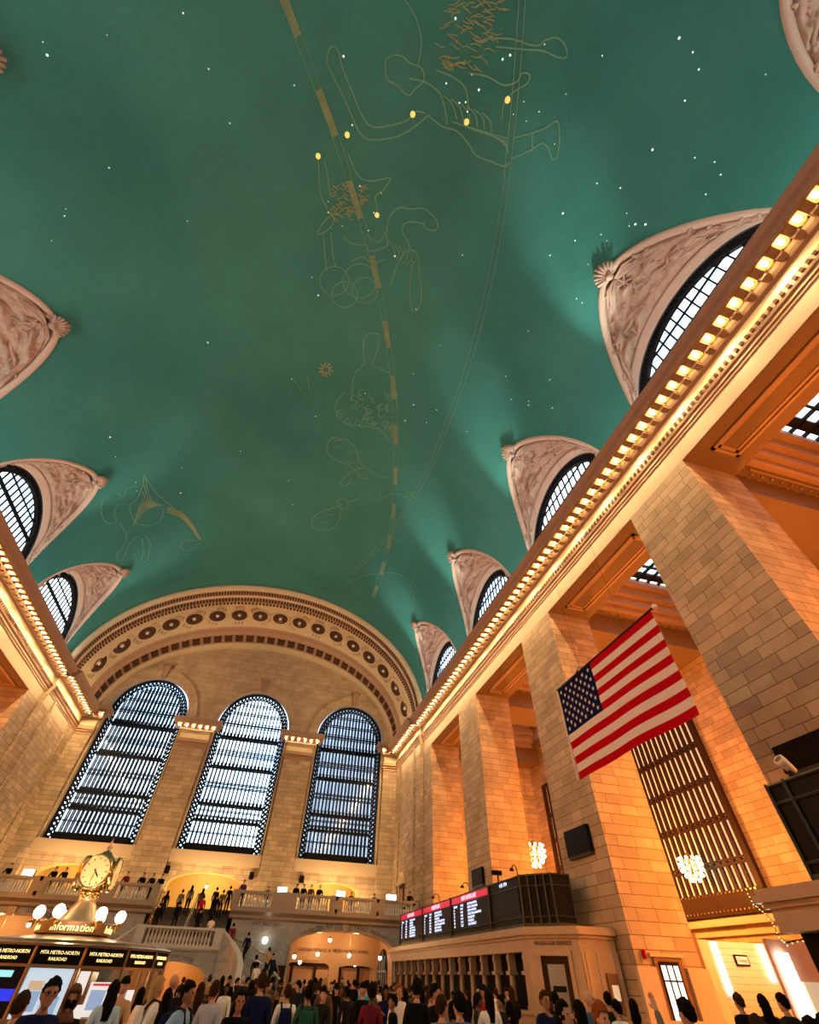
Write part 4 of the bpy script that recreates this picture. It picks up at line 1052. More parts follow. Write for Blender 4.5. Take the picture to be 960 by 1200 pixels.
SKY, CORNICE_W, COVE_W, SPOT_W, BALC_W, ARCH_W, TYMP_W, EXPO = 4.8, 620, 560, 6500, 650, 170, 2100, 0.0
ART = {
 'striding_figure': [(0,0.07,[(-1.98,-1.14),(-1.94,-1.21),(-1.87,-1.32),(-1.79,-1.38),(-1.69,-1.39),(-1.57,-1.36),(-1.46,-1.29),(-1.38,-1.16),(-1.31,-0.99),(-1.19,-0.78),(-0.99,-0.53),(-0.74,-0.25),(-0.47,0.04),(-0.21,0.35),(0.07,0.65),(0.34,0.9),(0.55,1.05),(0.74,1.12),(0.99,1.12),(1.34,1.03),(1.74,0.85),(2.1,0.69),(2.38,0.56),(2.61,0.43),(2.8,0.3),(2.93,0.13),(3.01,-0.04),(3.12,-0.16),(3.32,-0.23),(3.54,-0.25),(3.7,-0.26)]),(0,0.07,[(-1.98,-1.14),(-1.99,-1.01),(-2,-0.84),(-1.95,-0.66),(-1.81,-0.48),(-1.61,-0.3),(-1.4,-0.11),(-1.2,0.08),(-1,0.27),(-0.78,0.49),(-0.53,0.77),(-0.26,1.08),(-0.02,1.34),(0.16,1.51),(0.32,1.62),(0.5,1.69),(0.71,1.72),(0.93,1.71),(1.21,1.64),(1.6,1.5),(2.04,1.32),(2.42,1.13),(2.68,0.96),(2.88,0.8),(3.06,0.64),(3.22,0.49),(3.36,0.35),(3.49,0.21),(3.63,0.05),(3.76,-0.11),(3.86,-0.23)]),(0,0.07,[(1.01,-1.67),(1.08,-1.74),(1.19,-1.84),(1.32,-1.92),(1.48,-1.98),(1.67,-2.03),(1.85,-2.04),(1.99,-2.01),(2.12,-1.95),(2.27,-1.9),(2.49,-1.9),(2.74,-1.91),(2.94,-1.89),(3.08,-1.79),(3.18,-1.64),(3.21,-1.49),(3.14,-1.35),(3,-1.19),(2.86,-1.05),(2.76,-0.9),(2.66,-0.75),(2.53,-0.68),(2.33,-0.72),(2.09,-0.82),(1.87,-0.91),(1.67,-0.93),(1.48,-0.93),(1.33,-0.96),(1.22,-1.05),(1.15,-1.17),(1.1,-1.3),(1.05,-1.44),(1.02,-1.57),(1.01,-1.67)]),(0,0.07,[(3.86,-0.23),(4.08,-0.16),(4.41,-0.07),(4.74,-0),(5.04,-0.01),(5.35,-0.05),(5.64,-0.04),(5.94,0.05),(6.23,0.19),(6.49,0.32),(6.67,0.44),(6.82,0.55),(7.01,0.63),(7.28,0.66),(7.58,0.65),(7.88,0.64),(8.19,0.64),(8.5,0.64),(8.73,0.61),(8.84,0.53),(8.89,0.43),(8.91,0.36)]),(0,0.07,[(2.43,-1.34),(2.68,-1.38),(3.03,-1.42),(3.37,-1.44),(3.68,-1.4),(3.97,-1.33),(4.22,-1.23),(4.42,-1.06),(4.58,-0.86),(4.72,-0.66),(4.83,-0.47),(4.93,-0.28),(4.99,-0.15)]),(0,0.07,[(3.71,-2.03),(3.95,-2.04),(4.29,-2.04),(4.63,-2.02),(4.93,-1.98),(5.23,-1.91),(5.48,-1.79),(5.68,-1.54),(5.83,-1.23),(5.93,-1)]),(0,0.06,[(4.42,-1.21),(4.57,-1.18),(4.78,-1.12),(4.98,-1.02),(5.17,-0.86),(5.34,-0.65),(5.47,-0.51)]),(0,0.06,[(4.87,-1.2),(5.02,-1.16),(5.24,-1.1),(5.43,-1.01),(5.6,-0.85),(5.76,-0.65),(5.87,-0.51)]),(0,0.06,[(5.32,-1.19),(5.47,-1.15),(5.69,-1.08),(5.88,-0.99),(6.04,-0.84),(6.17,-0.65),(6.26,-0.52)]),(0,0.06,[(5.77,-1.17),(5.92,-1.13),(6.14,-1.07),(6.33,-0.98),(6.47,-0.83),(6.58,-0.65),(6.66,-0.52)]),(0,0.06,[(6.21,-1.16),(6.37,-1.11),(6.59,-1.05),(6.78,-0.96),(6.9,-0.82),(6.99,-0.65),(7.05,-0.53)]),(0,0.06,[(6.66,-1.14),(6.82,-1.1),(7.04,-1.03),(7.23,-0.94),(7.33,-0.81),(7.4,-0.65),(7.45,-0.53)]),(0,0.06,[(5.28,-0.34),(5.63,-0.36),(6.15,-0.39),(6.7,-0.42),(7.32,-0.46),(7.97,-0.5),(8.43,-0.53)]),(0,0.06,[(5.68,-0.35),(6.03,-0.37),(6.54,-0.4),(7.05,-0.42),(7.58,-0.41),(8.11,-0.4),(8.49,-0.39)]),(0,0.06,[(6.08,-0.35),(6.43,-0.37),(6.93,-0.4),(7.4,-0.41),(7.84,-0.37),(8.26,-0.31),(8.55,-0.26)]),(0,0.06,[(6.48,-0.36),(6.82,-0.38),(7.31,-0.41),(7.75,-0.4),(8.1,-0.32),(8.4,-0.21),(8.6,-0.13)]),(0,0.06,[(6.87,-0.36),(7.22,-0.39),(7.7,-0.41),(8.1,-0.39),(8.35,-0.27),(8.54,-0.11),(8.66,0.01)]),(0,0.07,[(8.67,-0.64),(8.85,-0.74),(9.1,-0.88),(9.35,-1.02),(9.58,-1.16),(9.79,-1.29),(9.99,-1.43),(10.16,-1.61),(10.31,-1.8),(10.45,-1.88),(10.59,-1.78),(10.72,-1.58),(10.84,-1.36),(10.94,-1.14),(11.02,-0.9),(11.07,-0.7),(11.07,-0.54),(11.03,-0.42),(10.96,-0.37),(10.86,-0.44),(10.74,-0.58),(10.61,-0.71),(10.47,-0.8),(10.32,-0.86),(10.17,-0.87),(10.03,-0.77),(9.89,-0.61),(9.72,-0.43),(9.46,-0.22),(9.16,0.02),(8.94,0.19)]),(0,0.07,[(9.52,-1.07),(9.83,-0.39)]),(0,0.07,[(5.82,-3.78),(6.14,-3.87),(6.59,-3.98),(7.04,-4.07),(7.48,-4.1),(7.91,-4.1),(8.25,-4.14),(8.43,-4.22),(8.51,-4.34),(8.62,-4.44),(8.79,-4.53),(8.98,-4.61),(9.16,-4.63),(9.35,-4.58),(9.53,-4.48),(9.67,-4.37),(9.75,-4.27),(9.79,-4.17),(9.77,-4.1),(9.64,-4.05),(9.45,-4.03),(9.25,-4.03),(9.08,-4.04),(8.9,-4.06),(8.67,-4.06),(8.38,-4.02),(8.04,-3.94),(7.67,-3.87),(7.23,-3.78),(6.76,-3.7),(6.42,-3.63)]),(0,0.07,[(5.45,-2.38),(5.71,-2.43),(6.07,-2.49),(6.43,-2.52),(6.74,-2.49),(7.04,-2.44),(7.31,-2.43),(7.56,-2.5),(7.77,-2.61),(7.92,-2.73),(7.98,-2.85),(7.99,-2.98),(8.03,-3.08),(8.16,-3.13),(8.31,-3.15),(8.42,-3.12),(8.47,-3.04),(8.48,-2.92),(8.43,-2.8),(8.33,-2.68),(8.17,-2.56),(8.01,-2.42),(7.87,-2.27),(7.72,-2.1),(7.63,-1.91),(7.64,-1.65),(7.71,-1.37),(7.76,-1.17)]),(0,0.06,[(1.46,-3.95),(1.65,-3.84),(1.92,-3.68),(2.17,-3.5),(2.37,-3.28),(2.54,-3.04),(2.67,-2.78),(2.72,-2.48),(2.73,-2.18),(2.73,-1.96)]),(1,0.04,[(3.94,-4.38),(4.03,-4.45),(4.15,-4.53),(4.28,-4.6),(4.38,-4.65)]),(1,0.04,[(5.27,-4.57),(5.38,-4.6),(5.53,-4.62),(5.69,-4.62),(5.81,-4.61)]),(1,0.04,[(3.94,-2.37),(4.07,-2.31),(4.22,-2.25),(4.37,-2.25),(4.47,-2.25)]),(1,0.04,[(5.37,-4.66),(5.48,-4.68),(5.63,-4.72),(5.77,-4.77),(5.88,-4.81)]),(1,0.04,[(5.75,-3.06),(5.85,-3.07),(5.98,-3.06),(6.13,-2.99),(6.26,-2.92)]),(1,0.04,[(5.13,-3.38),(5.24,-3.43),(5.39,-3.47),(5.55,-3.46),(5.69,-3.45)]),(1,0.04,[(4.16,-4.6),(4.27,-4.54),(4.41,-4.47),(4.53,-4.45),(4.61,-4.45)]),(1,0.04,[(4.59,-4.19),(4.7,-4.16),(4.83,-4.11),(4.97,-4.08),(5.07,-4.05)]),(1,0.04,[(4.55,-3.9),(4.67,-3.91),(4.82,-3.92),(4.98,-3.92),(5.1,-3.91)]),(1,0.04,[(5.27,-5),(5.37,-5.05),(5.49,-5.11),(5.6,-5.19),(5.68,-5.26)]),(1,0.04,[(3.85,-3.4),(3.96,-3.43),(4.12,-3.47),(4.28,-3.48),(4.41,-3.48)]),(1,0.04,[(6.04,-4.83),(6.14,-4.87),(6.28,-4.92),(6.43,-4.93),(6.56,-4.93)]),(1,0.04,[(4.87,-4.33),(4.99,-4.33),(5.15,-4.36),(5.29,-4.41),(5.39,-4.46)]),(1,0.04,[(4.01,-3.38),(4.1,-3.38),(4.23,-3.37),(4.38,-3.3),(4.5,-3.23)]),(1,0.04,[(5.64,-3.66),(5.74,-3.72),(5.88,-3.79),(6.02,-3.84),(6.14,-3.86)]),(1,0.04,[(3.42,-3.48),(3.52,-3.52),(3.65,-3.59),(3.77,-3.68),(3.86,-3.76)]),(1,0.04,[(4.68,-2.53),(4.81,-2.49),(4.98,-2.47),(5.14,-2.5),(5.25,-2.53)]),(1,0.04,[(3.61,-4.21),(3.72,-4.26),(3.86,-4.31),(4.03,-4.32),(4.16,-4.3)]),(1,0.04,[(4.59,-2.45),(4.69,-2.54),(4.83,-2.62),(5,-2.63),(5.14,-2.62)]),(1,0.04,[(5.47,-4.27),(5.56,-4.34),(5.69,-4.41),(5.85,-4.43),(5.98,-4.43)]),(1,0.04,[(4.91,-4.65),(5,-4.71),(5.11,-4.78),(5.23,-4.86),(5.32,-4.91)]),(1,0.04,[(4.13,-2.22),(4.24,-2.28),(4.38,-2.36),(4.51,-2.43),(4.62,-2.5)]),(1,0.04,[(5.47,-4.15),(5.57,-4.11),(5.7,-4.06),(5.82,-4.01),(5.92,-3.97)]),(1,0.04,[(3.61,-3.65),(3.7,-3.72),(3.82,-3.81),(3.94,-3.88),(4.04,-3.94)]),(1,0.04,[(4.03,-2.5),(4.15,-2.47),(4.3,-2.44),(4.45,-2.41),(4.56,-2.38)]),(1,0.04,[(3.45,-4.12),(3.57,-4.13),(3.72,-4.16),(3.85,-4.24),(3.95,-4.32)]),(1,0.04,[(5.85,-3.38),(5.96,-3.44),(6.1,-3.49),(6.27,-3.47),(6.41,-3.45)]),(1,0.04,[(3.88,-2.5),(4.01,-2.42),(4.16,-2.35),(4.29,-2.34),(4.38,-2.35)]),(1,0.04,[(4.15,-3.16),(4.27,-3.12),(4.42,-3.09),(4.57,-3.07),(4.68,-3.06)]),(1,0.04,[(5.73,-3.91),(5.86,-3.89),(6.01,-3.88),(6.16,-3.88),(6.27,-3.9)]),(1,0.04,[(4.14,-2.43),(4.23,-2.44),(4.35,-2.42),(4.49,-2.33),(4.62,-2.25)]),(1,0.04,[(4.79,-4.87),(4.88,-4.88),(5,-4.86),(5.14,-4.8),(5.26,-4.74)]),(1,0.04,[(5.14,-3.65),(5.27,-3.6),(5.43,-3.55),(5.57,-3.56),(5.67,-3.59)]),(1,0.04,[(5.62,-5.16),(5.71,-5.16),(5.83,-5.16),(5.97,-5.1),(6.09,-5.04)]),(1,0.04,[(5.97,-3.92),(6.07,-3.92),(6.2,-3.9),(6.34,-3.84),(6.47,-3.78)]),(1,0.04,[(5.05,-4.24),(5.16,-4.18),(5.31,-4.13),(5.44,-4.11),(5.53,-4.1)]),(1,0.04,[(4.52,-3.6),(4.6,-3.71),(4.7,-3.82),(4.83,-3.87),(4.94,-3.89)]),(1,0.04,[(4.92,-3.8),(5.03,-3.77),(5.18,-3.72),(5.32,-3.69),(5.42,-3.68)]),(1,0.04,[(5.56,-3.88),(5.66,-3.92),(5.78,-3.97),(5.89,-4.08),(5.96,-4.17)]),(1,0.04,[(5.36,-4.92),(5.47,-4.94),(5.62,-4.96),(5.78,-4.96),(5.9,-4.96)]),(1,0.04,[(5.43,-4.39),(5.54,-4.43),(5.68,-4.48),(5.81,-4.54),(5.92,-4.58)]),(1,0.04,[(5.84,-5.02),(5.94,-5.06),(6.06,-5.12),(6.18,-5.19),(6.27,-5.25)]),(1,0.04,[(5.96,-4.01),(6.09,-4),(6.25,-4.01),(6.39,-4.06),(6.5,-4.11)]),(1,0.04,[(5.17,-4.92),(5.27,-4.92),(5.39,-4.9),(5.53,-4.85),(5.65,-4.79)]),(1,0.04,[(4.18,-2.68),(4.32,-2.68),(4.49,-2.69),(4.64,-2.75),(4.75,-2.8)]),(1,0.04,[(3.72,-2.45),(3.82,-2.54),(3.96,-2.64),(4.11,-2.68),(4.23,-2.7)]),(1,0.04,[(4.44,-4.06),(4.57,-4.03),(4.74,-4.02),(4.88,-4.06),(4.99,-4.1)]),(1,0.04,[(4.89,-4.99),(5.01,-5.02),(5.15,-5.06),(5.29,-5.11),(5.4,-5.15)]),(1,0.04,[(4.74,-3.16),(4.85,-3.22),(5,-3.27),(5.17,-3.26),(5.31,-3.24)]),(1,0.04,[(3.99,-2.6),(4.12,-2.61),(4.28,-2.63),(4.43,-2.69),(4.54,-2.75)]),(1,0.04,[(5.32,-3.6),(5.45,-3.59),(5.61,-3.61),(5.75,-3.69),(5.85,-3.76)]),(1,0.04,[(4.85,-2.66),(4.99,-2.66),(5.15,-2.69),(5.29,-2.76),(5.39,-2.84)]),(1,0.04,[(5.71,-3.69),(5.82,-3.75),(5.96,-3.8),(6.13,-3.8),(6.26,-3.79)]),(1,0.04,[(5.42,-4.26),(5.53,-4.28),(5.67,-4.3),(5.83,-4.27),(5.96,-4.24)]),(1,0.04,[(5.38,-4.7),(5.48,-4.68),(5.61,-4.65),(5.75,-4.61),(5.86,-4.56)]),(1,0.04,[(4.73,-4.11),(4.84,-4.14),(4.98,-4.17),(5.15,-4.15),(5.28,-4.11)]),(1,0.04,[(4.64,-2.54),(4.76,-2.57),(4.9,-2.63),(5.04,-2.71),(5.14,-2.78)]),(1,0.04,[(3.82,-3.99),(3.89,-4.09),(4,-4.21),(4.13,-4.25),(4.24,-4.27)]),(1,0.04,[(5.85,-4.87),(5.97,-4.87),(6.12,-4.88),(6.27,-4.88),(6.39,-4.89)]),(1,0.04,[(5.27,-2.7),(5.4,-2.64),(5.57,-2.58),(5.71,-2.59),(5.81,-2.62)]),(1,0.04,[(3.35,-2.95),(3.48,-2.93),(3.65,-2.9),(3.8,-2.91),(3.91,-2.93)]),(1,0.04,[(5.32,-3.01),(5.46,-3),(5.62,-3.02),(5.76,-3.1),(5.86,-3.18)]),(1,0.04,[(4.35,-3.36),(4.47,-3.31),(4.61,-3.26),(4.74,-3.23),(4.84,-3.22)]),(1,0.04,[(3.7,-4.13),(3.82,-4.16),(3.97,-4.19),(4.12,-4.24),(4.23,-4.29)]),(1,0.04,[(4.16,-3.83),(4.26,-3.82),(4.4,-3.81),(4.55,-3.77),(4.67,-3.73)]),(1,0.04,[(3.88,-4.71),(3.99,-4.76),(4.12,-4.81),(4.26,-4.88),(4.36,-4.92)]),(1,0.04,[(5.39,-3.6),(5.52,-3.59),(5.69,-3.59),(5.82,-3.67),(5.92,-3.74)]),(1,0.04,[(4.73,-4.59),(4.84,-4.6),(4.97,-4.64),(5.08,-4.75),(5.15,-4.84)]),(1,0.04,[(4.8,-4.22),(4.89,-4.3),(5,-4.38),(5.13,-4.44),(5.24,-4.47)]),(1,0.04,[(3.97,-2.37),(4.09,-2.31),(4.24,-2.25),(4.38,-2.23),(4.48,-2.22)]),(1,0.04,[(4.27,-2.4),(4.39,-2.43),(4.54,-2.48),(4.68,-2.57),(4.77,-2.65)]),(1,0.04,[(5.28,-3.75),(5.37,-3.73),(5.49,-3.7),(5.63,-3.63),(5.74,-3.57)]),(1,0.04,[(4.39,-4.49),(4.47,-4.59),(4.58,-4.69),(4.72,-4.73),(4.83,-4.74)]),(1,0.04,[(3.64,-4.38),(3.75,-4.4),(3.88,-4.44),(3.99,-4.55),(4.07,-4.65)]),(1,0.04,[(4.18,-2.54),(4.31,-2.5),(4.48,-2.47),(4.63,-2.48),(4.74,-2.49)]),(1,0.04,[(5.57,-2.74),(5.69,-2.69),(5.84,-2.63),(5.98,-2.61),(6.09,-2.6)]),(1,0.04,[(4.99,-3.29),(5.11,-3.27),(5.26,-3.25),(5.41,-3.24),(5.53,-3.23)]),(1,0.04,[(4.31,-4.48),(4.42,-4.46),(4.55,-4.43),(4.69,-4.4),(4.8,-4.37)])],
